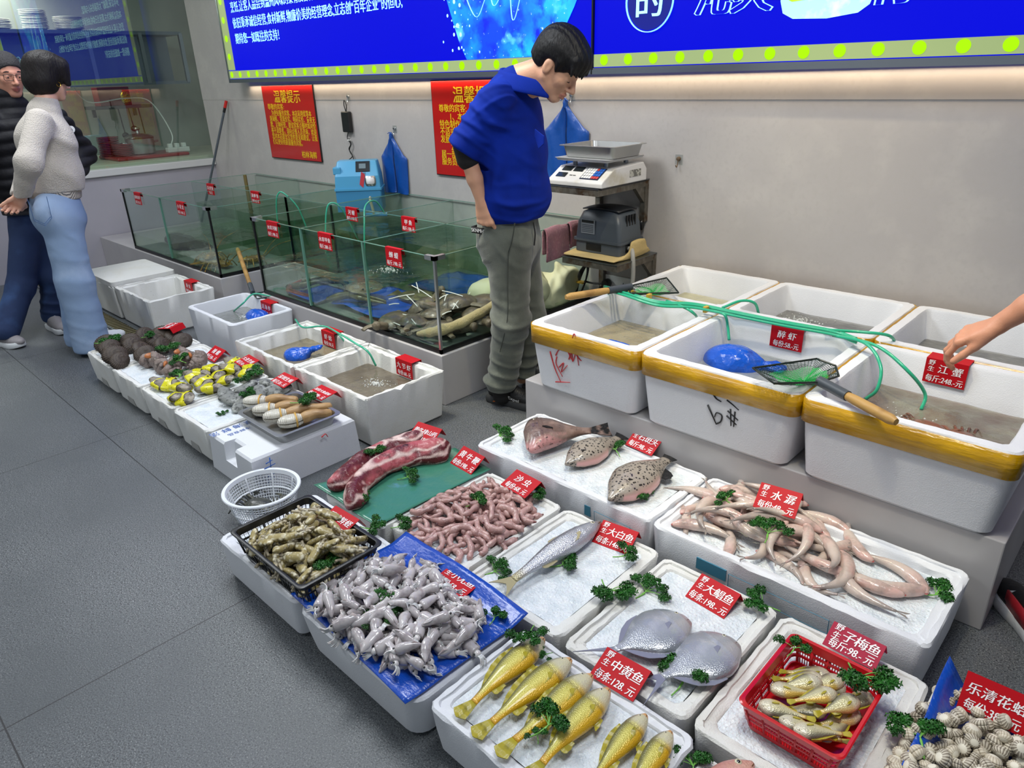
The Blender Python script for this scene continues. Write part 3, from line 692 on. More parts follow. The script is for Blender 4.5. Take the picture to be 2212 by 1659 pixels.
# --- six large boxes on the tiled bench (rim height .60)
BZ = .600; B0 = .313
BIG = {}
for nm, (x0, x1, y0, y1), lab in (
    ('b1', (-1.925, -1.377, 2.07, 2.705), 'large taped foam box with red handwriting at the left front corner of the bench'),
    ('b2', (-1.372, -.772, 2.07, 2.705), 'large taped foam box with black handwriting and a blue bag floating inside'),
    ('b3', (-.767, -.178, 2.07, 2.705), 'large taped foam box at the right end, front row, with the crab price tag'),
    ('b4', (-1.930, -1.384, 2.725, 3.285), 'large foam box in the back left corner of the bench with pale yellowish water'),
    ('b5', (-1.380, -.782, 2.725, 3.285), 'large foam box in the middle of the back row against the wall'),
    ('b6', (-.778, -.18, 2.725, 3.285), 'large foam box in the back right corner under the reaching hand')):
    BIG[nm] = foam('foam_box', x0, x1, y0, y1, B0, BZ, .045, .24, .028, .035, .004, seed=ord(nm[1]), groove=False, jit=.0008, label=lab, inner=.03)
for nm, (x0, x1) in (('b1', (-1.925, -1.377)), ('b2', (-1.372, -.772)), ('b3', (-.767, -.178))): tape(BIG[nm], x0 + .001, x1 - .001, 2.071, 2.704, BZ - .082, BZ - .004, .035)
for nm, (x0, x1) in (('b4', (-1.93, -1.384)), ('b5', (-1.38, -.782)), ('b6', (-.778, -.18))): tape(BIG[nm], x0 + .001, x1 - .001, 2.726, 3.284, BZ - .06, BZ - .003, .035, e=.001)
def water(x0, x1, y0, y1, z, m, label, amp=.002, f=30, seed=0, r=.02):
    nx, ny = 26, 22; X = np.zeros((nx, ny, 3)); xs = np.linspace(x0, x1, nx); ys = np.linspace(y0, y1, ny)
    X[..., 0] = xs[:, None]; X[..., 1] = ys[None]; X[..., 2] = z + amp * noise3(np.stack([X[..., 0], X[..., 1], X[..., 0] * 0], -1).reshape(-1, 3), f, seed).reshape(nx, ny)
    o = obj('water', G().grid(X), m, None, True, None); return tag(o, label, 'water', None, 'stuff')
def watermat(name, col, col2, sc=6, lo=.45, hi=.65, alpha=.72, bump=26):
    """murky water: glossy surface over a cloudy tinted body"""
    m = mat(name, col, .06, var=[(sc, col2, lo, hi), (sc * 3.3, col2, .55, .75)], bump=[('noise', bump, .5)], spec=.6)
    nt = m.node_tree; b = nt.nodes['Principled BSDF']; b.inputs['Alpha'].default_value = alpha; return m
W_ = {}
W_['b1'] = watermat('water_sand', 'a89b77', '8a7a55', 5); W_['b2'] = watermat('water_grey', '9ea4a4', '7d8280', 5)
W_['b3'] = watermat('water_crab', '8b8a74', '6b4a34', 5, .48, .68); W_['b4'] = watermat('water_pale', 'bdb994', 'aaa67e', 3, alpha=.8)
W_['b5'] = watermat('water_dark', '6f6e66', '4a4842', 9); W_['b6'] = watermat('water_dark', '6f6e66', '4a4842', 9)
for nm, (x0, x1, y0, y1), z, lab in (('b1', (-1.86, -1.44, 2.14, 2.64), .475, 'cloudy sandy water in the box with red handwriting'),
    ('b2', (-1.305, -.84, 2.14, 2.64), .475, 'grey water around the floating blue bag'), ('b3', (-.70, -.245, 2.14, 2.64), .47, 'greenish bubbling water with brown crabs in the box under the crab tag'),
    ('b4', (-1.865, -1.45, 2.79, 3.22), .475, 'pale yellow still water in the back left box'), ('b5', (-1.315, -.845, 2.79, 3.22), .485, 'dark rippled water in the middle back box'),
    ('b6', (-.715, -.245, 2.79, 3.22), .478, 'dark water in the back right box under the hand')):
    water(x0, x1, y0, y1, z, W_[nm], lab, .0035 if nm in ('b3', 'b5') else .0015, 45, ord(nm[1]))
# markings on the front faces
FY = 2.07 + .018
strokes('handwriting', [[(0, .10), (.02, .03), (.05, -.03)], [(.02, -.035), (.10, -.015)], [(.03, .09), (.05, .12), (.075, .125)], [(.035, .085), (.03, .05), (.06, 0)], [(.045, .04), (.07, .065), (.055, .02), (.09, .06)],
    [(.085, .15), (.11, .10), (.125, .09)], [(.10, .09), (.115, .125), (.12, .085), (.14, .13), (.15, .075)], [(.13, .13), (.155, .105), (.165, .10)], [(.15, .17), (.165, .16), (.17, .135)], [(.125, .19), (.135, .21), (.145, .185)]],
    frameM((-1.81, FY - .002, .395), (1, 0, 0), (0, -.08, 1)), m_mark_red, BIG['b1'])
strokes('handwriting', [[(0, .07), (.035, .005)], [(.035, .005), (.052, .02), (.055, .045), (.035, .05), (.028, .03)], [(.015, .125), (.03, .105), (.05, .098)]], frameM((-1.085, FY - .002, .40), (1, 0, 0), (0, -.08, 1)), m_mark_blk, BIG['b2'], .007)
strokes('handwriting', [[(0, .085), (.02, .075), (.045, .06)], [(.005, .045), (.045, .02)], [(.002, .025), (.04, .0)], [(.015, .055), (.02, -.01)], [(.032, .05), (.03, -.01)]], frameM((-1.015, FY - .002, .425), (1, 0, 0), (0, -.08, 1)), m_mark_blk, BIG['b2'], .007)
g = G(); M = frameM((-.41, FY + .004, .455), (1, 0, 0), (0, -.08, 1))
for rr_ in (.026, .019): a = np.linspace(0, 2 * pi, 33); g.tube(xf(np.stack([rr_ * np.cos(a), rr_ * np.sin(a), a * 0], 1), M), .002, 6)
adoptL(obj('moulded_ring', g, m_foam, None), BIG['b3'])

# --- water boxes in the left middle row
NB = {}
for nm, (x0, x1, y0, y1), z1, lab in (
    ('n0', (-6.06, -5.475, 1.565, 2.02), .245, 'foam box with a closed lid at the far left, beside the woman in jeans'),
    ('n1', (-5.465, -4.862, 1.575, 2.03), .25, 'empty open foam box with a cracked rim next to the lidded one'),
    ('n2', (-4.565, -3.945, 1.700, 2.115), .25, 'smooth foam box with grey water and a sunken blue bag'),
    ('n3', (-3.685, -3.082, 1.585, 2.05), .25, 'worn foam box with a knotted blue bag and brown water'),
    ('n4', (-3.077, -2.462, 1.590, 2.05), .25, 'worn foam box with bubbling brown shrimp water at the corner of the plinth')):
    sm = nm == 'n2'
    NB[nm] = foam('foam_box', x0, x1, y0, y1, .0005, z1, .034 if sm else .042, .17, .016, .035 if sm else .014, .010, m_foam if sm else m_foamd, .0007 if sm else .0024, ord(nm[1]), not sm,
        [(-5.13, -5.10, 1.5, 1.65, .02)] if nm == 'n1' else ([(-2.50, -2.40, 1.78, 1.81, .018)] if nm == 'n4' else None), lab)
lid = obj('lid', G().loft([rrect(-6.06, -5.47, 1.565, 2.02, .03, z, 5) for z in (.2455, .253, .272, .279)] + [rrect(-6.05, -5.48, 1.575, 2.01, .025, .281, 5)]), m_foamd, None, True, 35); adoptL(lid, NB['n0'])
W_['n2'] = watermat('water_n2', '8f918d', '74766f', 7); W_['n3'] = watermat('water_n3', '8f8467', '6f6145', 5); W_['n4'] = watermat('water_n4', '6d6250', '493c2b', 8)
water(-4.525, -3.985, 1.74, 2.075, .165, W_['n2'], 'grey water in the smooth foam box on the left', .002, 40, 1)
water(-3.64, -3.13, 1.63, 2.005, .16, W_['n3'], 'brown water around the knotted blue bag', .0015, 30, 2)
water(-3.03, -2.51, 1.635, 2.005, .155, W_['n4'], 'dark brown rippled shrimp water in the corner box', .003, 60, 3)
water(-5.41, -4.915, 1.625, 1.98, .095, watermat('water_n1', 'c9cac6', 'b2b4b0', 5), 'shallow clear water at the bottom of the cracked empty box', .001, 30, 4)

# --- shallow display crates
CR = {}
m_ice = mat('crushed_ice', 'e2e7ea', .4, spec=.6, sss=.1, var=[(22, 'ccd5db', .4, .7), (120, 'f2f6f8', .6, .7)], bump=[('noise', 130, .55), ('voronoi', 90, .25)])
def ice(nm, x0, x1, y0, y1, z, label, amp=.004, seed=0):
    nx, ny = 40, 40; X = np.zeros((nx, ny, 3)); xs = np.linspace(x0, x1, nx); ys = np.linspace(y0, y1, ny); X[..., 0] = xs[:, None]; X[..., 1] = ys[None]
    P = np.stack([X[..., 0], X[..., 1], X[..., 0] * 0], -1).reshape(-1, 3)
    X[..., 2] = z + (amp * .6 * noise3(P, 22, seed) + amp * .4 * noise3(P, 90, seed + 1)).reshape(nx, ny)
    o = obj('crushed_ice', G().grid(X), m_ice, None, True, None); tag(o, label, 'ice', None, 'stuff'); return o
CRATES = (
    ('A', (-1.873, -1.048, 1.685, 2.075), .20, 'long foam crate at the back left of the fish stall with three grouper pieces', 'bed of crushed ice under the grouper pieces'),
    ('B', (-1.043, -.217, 1.682, 2.082), .20, 'long foam crate heaped with pink soft fish in front of the taped boxes', 'ice and meltwater under the heaped pink soft fish'),
    ('C', (-1.743, -1.366, 1.150, 1.637), .15, 'foam crate holding the pile of pink sea worms', 'crushed ice under the pink sea worms'),
    ('D', (-1.356, -.965, 1.130, 1.641), .15, 'foam crate with a single large silver fish on ice', 'crushed ice around the single silver fish'),
    ('E', (-.951, -.573, 1.125, 1.632), .15, 'foam crate with two round pomfrets on ice', 'crushed ice around the two pomfrets'),
    ('F', (-.564, -.189, 1.125, 1.630), .15, 'foam crate with the red basket standing on ice', 'crushed ice under the red basket'),
    ('G', (-1.068, -.526, .752, 1.110), .15, 'foam crate with six yellow croakers in the front row', 'ice bed under the six yellow croakers'),
    ('I', (-2.125, -1.630, .725, 1.102), .15, 'foam crate under the black razor clam basket at the front left corner', 'ice under the black razor clam basket'),
    ('L', (-.182, .20, 1.110, 1.640), .15, 'foam crate lined with blue plastic and filled with cockles at the right edge', None),
    ('M1', (-4.415, -4.032, 1.04, 1.55), .17, 'foam crate with dark ark clams nearest the woman in jeans', 'ice under the dark ark clams'),
    ('M2', (-4.024, -3.630, 1.04, 1.55), .17, 'foam crate with whelks, second from the left in the shell row', 'ice beside the whelks'),
    ('M3', (-3.622, -3.242, 1.04, 1.55), .17, 'foam crate with yellow wrapped oysters', 'ice under the yellow wrapped oysters'),
    ('M4', (-3.234, -2.880, 1.04, 1.55), .17, 'foam crate with bare grey oysters and an empty ice front', 'smooth empty ice in front of the bare oysters'))
for nm, (x0, x1, y0, y1), z1, lab, il in CRATES:
    big = nm in 'AB'
    CR[nm] = foam('foam_crate', x0, x1, y0, y1, .0005, z1, .042 if not nm[0] == 'M' else .036, .055 if nm == 'B' else .03, .014, .028, .006, m_foam if nm in 'ABGI' else m_foamd, .0013, ord(nm[-1]), True, None, lab, 'foam crate', None, .006)
    t = .046 if nm[0] != 'M' else .04
    if il: ice(nm, x0 + t - .004, x1 - t + .004, y0 + t - .004, y1 - t + .004, z1 - (.030 if nm == 'B' else .011), il, .004 if nm in 'FI' else .0025, ord(nm[-1]))
CR['K'] = foam('foam_crate', -.507, -.02, .755, 1.102, .0005, .13, .042, .03, .014, .028, .006, m_foamd, .0013, 5, True, None, 'foam crate with a pink fish head at the bottom edge of the picture', 'foam crate')
ice('K', -.46, -.07, .80, 1.055, .115, 'ice under the pink fish at the bottom edge')
H_ = foam('foam_crate', -1.623, -1.078, .722, 1.096, .0005, .15, .042, .03, .02, .05, .004, m_foam, .0006, 8, False, None, 'smooth foam crate under the blue sheet with small squid', 'foam crate'); CR['H'] = H_
CR['J'] = foam('foam_crate', -2.10, -1.748, 1.125, 1.64, .0005, .145, .04, .03, .012, .02, .006, m_foamd, .001, 9, True, None, 'foam crate under the green sheet with beef ribs', 'foam crate')
# blue labels printed on the fronts of A and B
for nm, xs in (('A', ((-1.545, -1.53, 1), (-1.315, -1.29, 1))), ('B', ((-.87, -.77, 1),))):
    for a, b, _ in xs:
        adoptL(obj('printed_label', G().box((a, 1.6855 if nm == 'A' else 1.6825, .115), (b, 1.692, .155)), mat('teal_label', '3f7d96', .5), None, False), CR[nm])
for nm, a, b in (('A', -1.27, -1.12), ('B', -.76, -.46)):
    g = G(); M = frameM((a, 1.6865 if nm == 'A' else 1.684, .10), (1, 0, 0), (0, -.07, 1)); w = b - a
    for p, q in (((0, 0), (w, 0)), ((w, 0), (w, .05)), ((w, .05), (0, .05)), ((0, .05), (0, 0))): g.tube(xf(np.array([(*p, 0), (*q, 0)], float), M), .0012, 4)
    adoptL(obj('printed_frame', g, mat('teal_label', '3f7d96'), None), CR[nm])
# upside-down crate with finger notches (M5)
u5 = thing('foam_crate', 'upturned foam crate with blue printing carrying the steel tray of geoducks', 'foam crate', (-2.682, 1.295, .0005))
w, h = .193, .255
def notched(z, i=0, deep=0):
    P = [(-w + i, -h + i), (-.05, -h + i), (-.045, -h + i + deep), (.045, -h + i + deep), (.05, -h + i), (w - i, -h + i), (w - i, h - i), (-w + i, h - i)]
    return [(x, y, z) for x, y in P]
g = G(); g.loft([notched(0), notched(.085, .004), notched(.086, .004, .045), notched(.158, .008, .045), notched(.168, .016, .048)], True, True, True)
obj('foam_shell', g, m_foam, u5, True, 35, mods=[BEV(.006, 3)])
text('printed_text', '深海鲜活', .042, frameM((-.165, -.06, .1695), (0, -1, 0), (1, 0, 0)), m_mark_blu, u5, bold=0, spacing=1.5)
text('printed_text', '冷鲜食品', .026, frameM((-.105, -.10, .1695), (0, -1, 0), (1, 0, 0)), m_mark_blu, u5, bold=0)
strokes('blue_handwriting', [[(0, .05), (.03, .055)], [(-.01, .03), (.04, .035)], [(.02, .07), (.018, .02)], [(0, -.01), (.035, -.005)], [(.018, .015), (.015, -.045)], [(.015, -.015), (-.005, -.035)], [(.018, -.015), (.04, -.04)]], frameM((-2.46, 1.09, .10), (0, 1, 0), (0, 0, 1)), m_mark_blu, u5, .005)
strokes('red_mark', [[(0, 0), (.02, .008), (.03, -.01)]], frameM((-2.478, 1.36, .155), (0, 1, 0), (0, 0, 1)), m_mark_red, u5, .006)
# finger-hold recesses on the row of shell crates (lower-edge cut-outs, shade put into the grey)
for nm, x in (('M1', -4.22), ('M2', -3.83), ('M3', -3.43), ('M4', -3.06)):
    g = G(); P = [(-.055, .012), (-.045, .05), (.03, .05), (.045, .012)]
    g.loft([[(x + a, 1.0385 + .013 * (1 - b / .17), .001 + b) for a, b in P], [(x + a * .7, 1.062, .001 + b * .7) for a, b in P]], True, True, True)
    adoptL(obj('finger_hold', g, mat('foam_recess_shade', 'a3a29e', .8), None, False), CR[nm])

# ================================================================== glass tanks
m_glass = clearmat('tank_glass', (.93, .965, .945), .02, .003, boost=.75)
m_edge = mat('glass_edge', '5d8a7a', .15, spec=.7); m_seal = mat('black_seal', '0c0f10', .4); m_clip = mat('corner_clip', 'c9cdd0', .25, .9)
TZ0, TZ1 = .276, .762
def pane(root, a, b, z0=TZ0 + .012, z1=TZ1, th=.008, name='glass_panel'):
    a = np.array(a, float); b = np.array(b, float); d = nrm(b - a); n = np.array([-d[1], d[0]]) * th / 2
    P = [a + n, b + n, b - n, a - n]; g = G(); g.loft([[(x, y, z0) for x, y in P], [(x, y, z1) for x, y in P]])
    adoptL(obj(name, g, m_glass, None, False), root)
    g = G(); P2 = [a + n * 1.05, b + n * 1.05, b - n * 1.05, a - n * 1.05]; g.loft([[(x, y, z1 + .0003) for x, y in P2], [(x, y, z1 + .003) for x, y in P2]]); adoptL(obj('glass_edge', g, m_edge, None, False), root)
def post(root, x, y, dark=False, name='corner_seal'):
    adoptL(obj(name, G().box((x - .006, y - .006, TZ0 + .01), (x + .006, y + .006, TZ1 + .001)), m_seal if dark else m_edge, None, False), root)
def clip(root, x, y, sx=1, sy=1):
    g = G(); g.box((min(x - sx * .012, x + sx * .06), min(y - sy * .012, y + sy * .012), TZ1 - .014), (max(x - sx * .012, x + sx * .06), max(y - sy * .012, y + sy * .012), TZ1 + .008))
    g.box((min(x - sx * .012, x + sx * .012), min(y - sy * .012, y + sy * .06), TZ1 - .014), (max(x - sx * .012, x + sx * .012), max(y - sy * .012, y + sy * .06), TZ1 + .0078))
    adoptL(obj('corner_clip', g, m_clip, None, False), root)
def tank(xs, ys, label, front=True, skip=()):
    r = thing('glass_tank', label, 'fish tank', ((xs[0] + xs[-1]) / 2, (ys[0] + ys[-1]) / 2, TZ0))
    for i, x in enumerate(xs):
        for j in range(len(ys) - 1):
            if ('x', i, j) not in skip: pane(r, (x, ys[j]), (x, ys[j + 1]))
    for j, y in enumerate(ys):
        for i in range(len(xs) - 1):
            if ('y', j, i) not in skip: pane(r, (xs[i], y), (xs[i + 1], y))
    adoptL(obj('tank_base', G().box((xs[0] - .004, ys[0] - .004, TZ0 - .003), (xs[-1] + .004, ys[-1] + .004, TZ0 + .010)), mat('tank_floor', '6b7a70', .4, var=(4, '515f57', .4, .7)), None, False), r)
    g = G(); a, b, c, d = xs[0] - .006, xs[-1] + .006, ys[0] - .006, ys[-1] + .006
    for p, q in (((a, c), (b, c + .012)), ((b - .012, c), (b, d))): g.box((p[0], p[1], TZ0 - .003), (q[0], q[1], TZ0 + .02))
    adoptL(obj('base_seal', g, m_seal, None, False), r)
    for x in xs: post(r, x, ys[0], x in (xs[0], xs[-1]))
    return r
Y0, Y1, Y2 = 2.145, 2.73, 3.335
TL = tank((-6.57, -5.81, -4.98), (Y0, Y1, Y2), 'large glass fish tank at the far left against the wall, with lobsters')
TM = tank((-4.965, -4.365), (Y1, Y2), 'narrow glass tank set back between the two large tanks')
TR_ = tank((-4.35, -3.785, -3.17, -2.59), (Y0, Y1, Y2), 'large glass tank on the right with eels, flatfish and a corner of turtles')
obj('corner_strip', G().box((-2.596, Y0 - .007, TZ0 + .02), (-2.583, Y0 + .006, TZ1)), m_clip, None, False).parent = None
adoptL(COL.objects['corner_strip'], TR_)
clip(TL, -6.57, Y0); clip(TL, -4.98, Y0, -1, 1); clip(TR_, -4.35, Y0); clip(TR_, -2.59, Y0, -1, 1)
post(TM, -4.965, Y1, True)
# tank water (clear tinted bodies with a rippled top)
m_wat = clearmat('tank_water', (.88, .92, .86), .02, .02, (14, .35), boost=.9)
m_watd = clearmat('tank_water_dark', (.76, .84, .76), .03, .02, (12, .4), boost=.9)
def wbody(x0, x1, y0, y1, z, m, label):
    nx, ny = 22, 18; xs = np.linspace(x0 + .006, x1 - .006, nx); ys = np.linspace(y0 + .006, y1 - .006, ny); X = np.zeros((nx, ny, 3)); X[..., 0] = xs[:, None]; X[..., 1] = ys[None]
    X[..., 2] = z + .004 * noise3(np.stack([X[..., 0], X[..., 1], X[..., 0] * 0], -1).reshape(-1, 3), 22, int(x0 * -10)).reshape(nx, ny)
    g = G(); g.grid(X); e = []
    for P in (X[:, 0], X[-1, :], X[::-1, -1], X[0, ::-1]): g.grid(np.stack([P * [1, 1, 0] + [0, 0, TZ0 + .0115], P], 1))
    o = obj('water', g, m, None, True, 40); tag(o, label, 'water', None, 'stuff')
wbody(-6.57, -5.81, Y0, Y1, .40, m_wat, 'shallow water in the front left chamber of the far left tank')
wbody(-5.81, -4.98, Y0, Y1, .50, m_wat, 'clear water over the lobsters in the far left tank')
wbody(-6.57, -5.81, Y1, Y2, .58, m_watd, 'green water in the back left chamber of the far left tank')
wbody(-5.81, -4.98, Y1, Y2, .58, m_watd, 'green water in the back right chamber of the far left tank')
wbody(-4.965, -4.365, Y1, Y2, .55, m_watd, 'green water in the narrow tank set back from the front')
wbody(-4.35, -3.785, Y0, Y1, .492, m_wat, 'water in the front left chamber of the right tank')
wbody(-3.785, -3.17, Y0, Y1, .495, m_wat, 'bubbling water in the front middle chamber of the right tank')
wbody(-4.35, -3.785, Y1, Y2, .60, m_watd, 'dark green water under the blue filter box')
wbody(-3.785, -3.17, Y1, Y2, .60, m_watd, 'dark green water in the back middle chamber of the right tank')
wbody(-3.17, -2.59, Y1, Y2, .32, m_wat, 'shallow water in the back right chamber beside the cloths')
# --- contents
m_bluep = mat('blue_plastic', '0d4fc0', .25, coat=.3, bump=[('noise', 20, .4), ('voronoi', 14, .25)])
for (x, y, sx, sy) in ((-3.45, 2.45, .26, .22), (-3.95, 2.3, .16, .12), (-3.4, 3.0, .25, .22)):
    nx = 18; u = np.linspace(-1, 1, nx); X = np.zeros((nx, nx, 3)); X[..., 0] = x + sx * u[:, None]; X[..., 1] = y + sy * u[None]; X[..., 2] = .31 + .018 * noise3(np.stack([X[..., 0], X[..., 1], X[..., 0] * 0], -1).reshape(-1, 3), 22, 5).reshape(nx, nx)
    o = obj('blue_sheet', G().grid(X), m_bluep, None, True, None, mods=[SOL(.002)]); tag(o, ['crumpled blue plastic lying in the front middle chamber of the right tank', 'piece of blue plastic in the front left chamber of the right tank', 'blue plastic in the back middle chamber of the right tank'][(-3.95, -3.4).index(x) + 1 if x != -3.45 else 0], 'plastic sheet')
m_eel = mat('eel_skin', '4b4a35', .25, vc=False, var=(18, '6e6642', .45, .65), coat=.4)
def eel(P, r, label, m=m_eel):
    P = bez(P, 8); t = np.linspace(0, 1, len(P)); R = r * np.clip(np.minimum(1, .45 + 3 * t) * (1 - t ** 2.5) + .12, .1, 1)
    o = obj('eel', G().tube(P, R, 10), m, None, True, None); tag(o, label, 'eel', 'eels in the right tank')
    for s in (-1, 1): adopt_eye(o, P[1] + np.array([0, s * r * .5, r * .5]), r * .12)
    n = len(P); f = G(); A = [p + np.array([0, 0, R[i] * .9]) for i, p in enumerate(P)][n // 4:]; B = [p + np.array([0, 0, R[i] + r * .7]) for i, p in enumerate(P)][n // 4:]
    f.grid(np.stack([A, B], 1)); obj('back_fin', f, m, o, True, None, mods=[SOL(.002)])
m_eye = mat('eye_black', '0a0a0a', .08, coat=1); m_eyew = mat('eye_ring', 'c9c3a4', .15, coat=.6)
def adopt_eye(o, c, r): obj('eye', G().sphere(c, r, 8, 6), m_eye, o, True, None)
eel([(-4.25, 2.25, .31), (-4.12, 2.3, .33), (-4.02, 2.24, .36), (-3.95, 2.35, .38), (-3.9, 2.5, .33)], .022, 'brown eel curled behind the left front pane of the right tank')
eel([(-4.2, 2.5, .31), (-4.1, 2.42, .33), (-4.0, 2.5, .33), (-3.86, 2.45, .32)], .020, 'second brown eel lying along the back of the eel chamber')
eel([(-3.72, 2.22, .33), (-3.6, 2.3, .36), (-3.45, 2.28, .37), (-3.3, 2.35, .35)], .024, 'pale brown eel lying over the crumpled blue plastic')
eel([(-4.28, 2.38, .32), (-4.18, 2.22, .31), (-4.05, 2.2, .31), (-3.9, 2.22, .31)], .016, 'reddish eel on the floor at the front of the eel chamber', mat('red_eel', '8a3b22', .3, coat=.4))
def flat_fish(x, y, z, rz, L, label):
    n = 24; a = np.arange(n) * 2 * pi / n; R = []
    for k, (s, h) in enumerate(((.02, -.006), (.7, -.006), (1, 0), (.85, .012), (.45, .02), (.02, .023))): R.append(np.stack([L * .5 * s * np.cos(a), L * .36 * s * np.sin(a), np.full(n, h)], 1))
    o = obj('flounder', G().loft(R), mat('flounder_skin', '57503a', .35, var=(30, '7d7350', .5, .65), coat=.3)); tag(o, label, 'fish', 'flat fish in the tanks'); o.location = (x, y, z); o.rotation_euler[2] = rz
    obj('tail_fin', G().loft([[(-L * .46, -.02, .002), (-L * .68, -.07, .004), (-L * .68, .07, .004), (-L * .46, .02, .002)], [(-L * .46, -.02, .006), (-L * .68, -.07, .007), (-L * .68, .07, .007), (-L * .46, .02, .006)]]), MATS['flounder_skin'], o)
    for s in (-.03, .02): obj('eye', G().sphere((L * .36, s, .016), .007, 8, 6), m_eye, o)
flat_fish(-3.32, 2.6, .335, .4, .26, 'brown flounder resting on the blue plastic, seen through the front pane')
flat_fish(-3.55, 2.38, .40, -.4, .30, 'large brown flounder in the middle of the right tank')
flat_fish(-3.9, 2.6, .36, 1.2, .28, 'brown flounder at the back of the eel chamber')
# lobsters in the left tank
m_lob = mat('lobster_shell', '6b5420', .35, var=(30, 'b8902c', .5, .65), coat=.4)
def lobster(x, y, z, rz, label, sc=1):
    o = thing('lobster', label, 'lobster', (x, y, z), (0, 0, rz), 'lobsters in the left tank'); o.scale = (sc,) * 3
    g = G(); R = []
    for t in np.linspace(0, 1, 16):
        w = .035 * (math.sin(pi * min(1, t * 1.15 + .12)) ** .6) * (1 + .08 * math.sin(t * 50)); a = np.arange(12) * 2 * pi / 12; R.append(np.stack([np.full(12, .12 - .26 * t), w * np.cos(a), .03 + w * .75 * np.sin(a)], 1))
    g.loft(R); obj('carapace', g, m_lob, o)
    g = G()
    for k in (-2, -1, 0, 1, 2): g.loft([[(-.13, k * .012 - .008, .025), (-.13, k * .012 + .008, .025), (-.2, k * .028 + .016, .02), (-.2, k * .028 - .016, .02)], [(-.13, k * .012 - .008, .03), (-.13, k * .012 + .008, .03), (-.2, k * .028 + .016, .024), (-.2, k * .028 - .016, .024)]])
    obj('tail_fan', g, m_lob, o)
    for s in (-1, 1):
        obj('antenna', G().tube(bez([(.12, s * .015, .04), (.22, s * .06, .12), (.36, s * .15, .16)], 6), np.linspace(.005, .0015, 13), 6), m_lob, o)
        for k in range(4): obj('leg', G().tube(bez([(.08 - k * .035, s * .025, .025), (.09 - k * .04, s * .07, .045), (.1 - k * .05, s * .11, -.01)], 4), .004, 6), m_lob, o)
        obj('eye', G().sphere((.12, s * .014, .045), .005, 8, 6), m_eye, o)
lobster(-5.25, 2.24, .29, .3, 'spiny lobster nearest the right pane of the far left tank'); lobster(-5.5, 2.3, .29, 2.4, 'spiny lobster lying behind the nearest one in the far left tank'); lobster(-5.15, 2.45, .29, 1.4, 'spiny lobster at the back of the lobster chamber')
rk = S((-6.5, 2.2, .27), (-5.9, 2.7, .46), .012)
for k in range(9): rk.ell((-6.4 + .055 * k, 2.42 + .05 * math.sin(k), .30 + .03 * math.cos(k * 2)), (.06, .09, .05), .04)
rk.cut((0, 0, .29), (0, 0, -1))
ob = sobj('rock_shelf', rk, mat('dark_rock', '3c3229', .7, bump=[('noise', 40, .6)])); tag(ob, 'dark brown slab lying in the front left chamber of the far left tank', 'rock')
tb = obj('wooden_post', G().lathe([(.014, 0), (.016, .3), (.014, .535), (.001, .537)], 12), mat('old_wood', '6d5f35', .7, bump=[('noise', 40, .4, (1, 1, .1))])); tb.location = (-6.05, 2.98, .288); tag(tb, 'old round wooden post standing in the far left tank', 'post')
# --- turtles in the right front corner
m_tur = mat('turtle_shell', '524a3a', .45, var=(26, '786c55', .5, .66), coat=.25, bump=[('noise', 50, .4)]); m_turs = mat('turtle_skin', '6d6450', .5, bump=[('noise', 80, .5)])
def turtle_proto():
    o = thing('softshell_turtle', 'x', 'turtle')
    n = 20; a = np.arange(n) * 2 * pi / n; R = []
    for s, h in ((.02, -.012), (.8, -.012), (1, 0), (.96, .006), (.75, .026), (.45, .038), (.02, .043)): R.append(np.stack([.10 * s * np.cos(a), .082 * s * np.sin(a), np.full(n, h)], 1))
    obj('shell', G().loft(R), m_tur, o)
    g = G(); g.tube(bez([(.08, 0, .005), (.12, .005, .02), (.15, .0, .03), (.17, 0, .028)], 4), [.018] * 5 + [.016] * 3 + [.02, .021, .02, .016, .008][:5], 10); obj('head', g, m_turs, o)
    for sx, sy in ((1, 1), (1, -1), (-1, 1), (-1, -1)):
        g = G(); g.tube(bez([(sx * .06, sy * .06, 0), (sx * .085, sy * .092, -.004), (sx * .11, sy * .105, -.012)], 4), np.linspace(.018, .014, 9), 8, flat=.5); obj('leg', g, m_turs, o)
    return o
TP = turtle_proto(); rt = random.Random(12)
TL_ = [('softshell turtle climbing at the left pane of the turtle corner', -3.06, 2.42, .36, .7, -.5), ('softshell turtle lying flat in the middle of the turtle pile', -2.90, 2.40, .36, 2.0, .1), ('softshell turtle at the front of the pile behind the corner post', -2.95, 2.27, .33, 3.0, .15), ('softshell turtle wedged under the cream towel', -2.76, 2.32, .32, .3, 0),
       ('softshell turtle at the back of the turtle pile', -2.78, 2.60, .38, 1.1, -.2), ('softshell turtle on top of the pile under crossed white sticks', -2.83, 2.48, .405, 4.2, .1), ('softshell turtle lying low at the left front of the pile', -3.08, 2.24, .315, 5.1, 0), ('softshell turtle at the right end of the pile near the cream cloth', -2.68, 2.50, .36, 5.8, .1), ('softshell turtle half hidden at the back left of the pile', -3.0, 2.60, .34, 2.8, 0), ('softshell turtle underneath the middle of the pile', -2.88, 2.34, .305, .9, 0)]
for i, (lab, x, y, z, rz, ty) in enumerate(TL_):
    if i == 0: TP.location = (x, y, z); TP.rotation_euler = (0, ty, rz); TP['label'] = lab; TP['group'] = 'softshell turtles in the tank corner'
    else: dup(TP, (x, y, z), (rt.uniform(-.2, .2), ty, rz), lab, 'softshell turtles in the tank corner', rt.uniform(1.05, 1.3))
m_stick = mat('white_tie', 'eef0ea', .35)
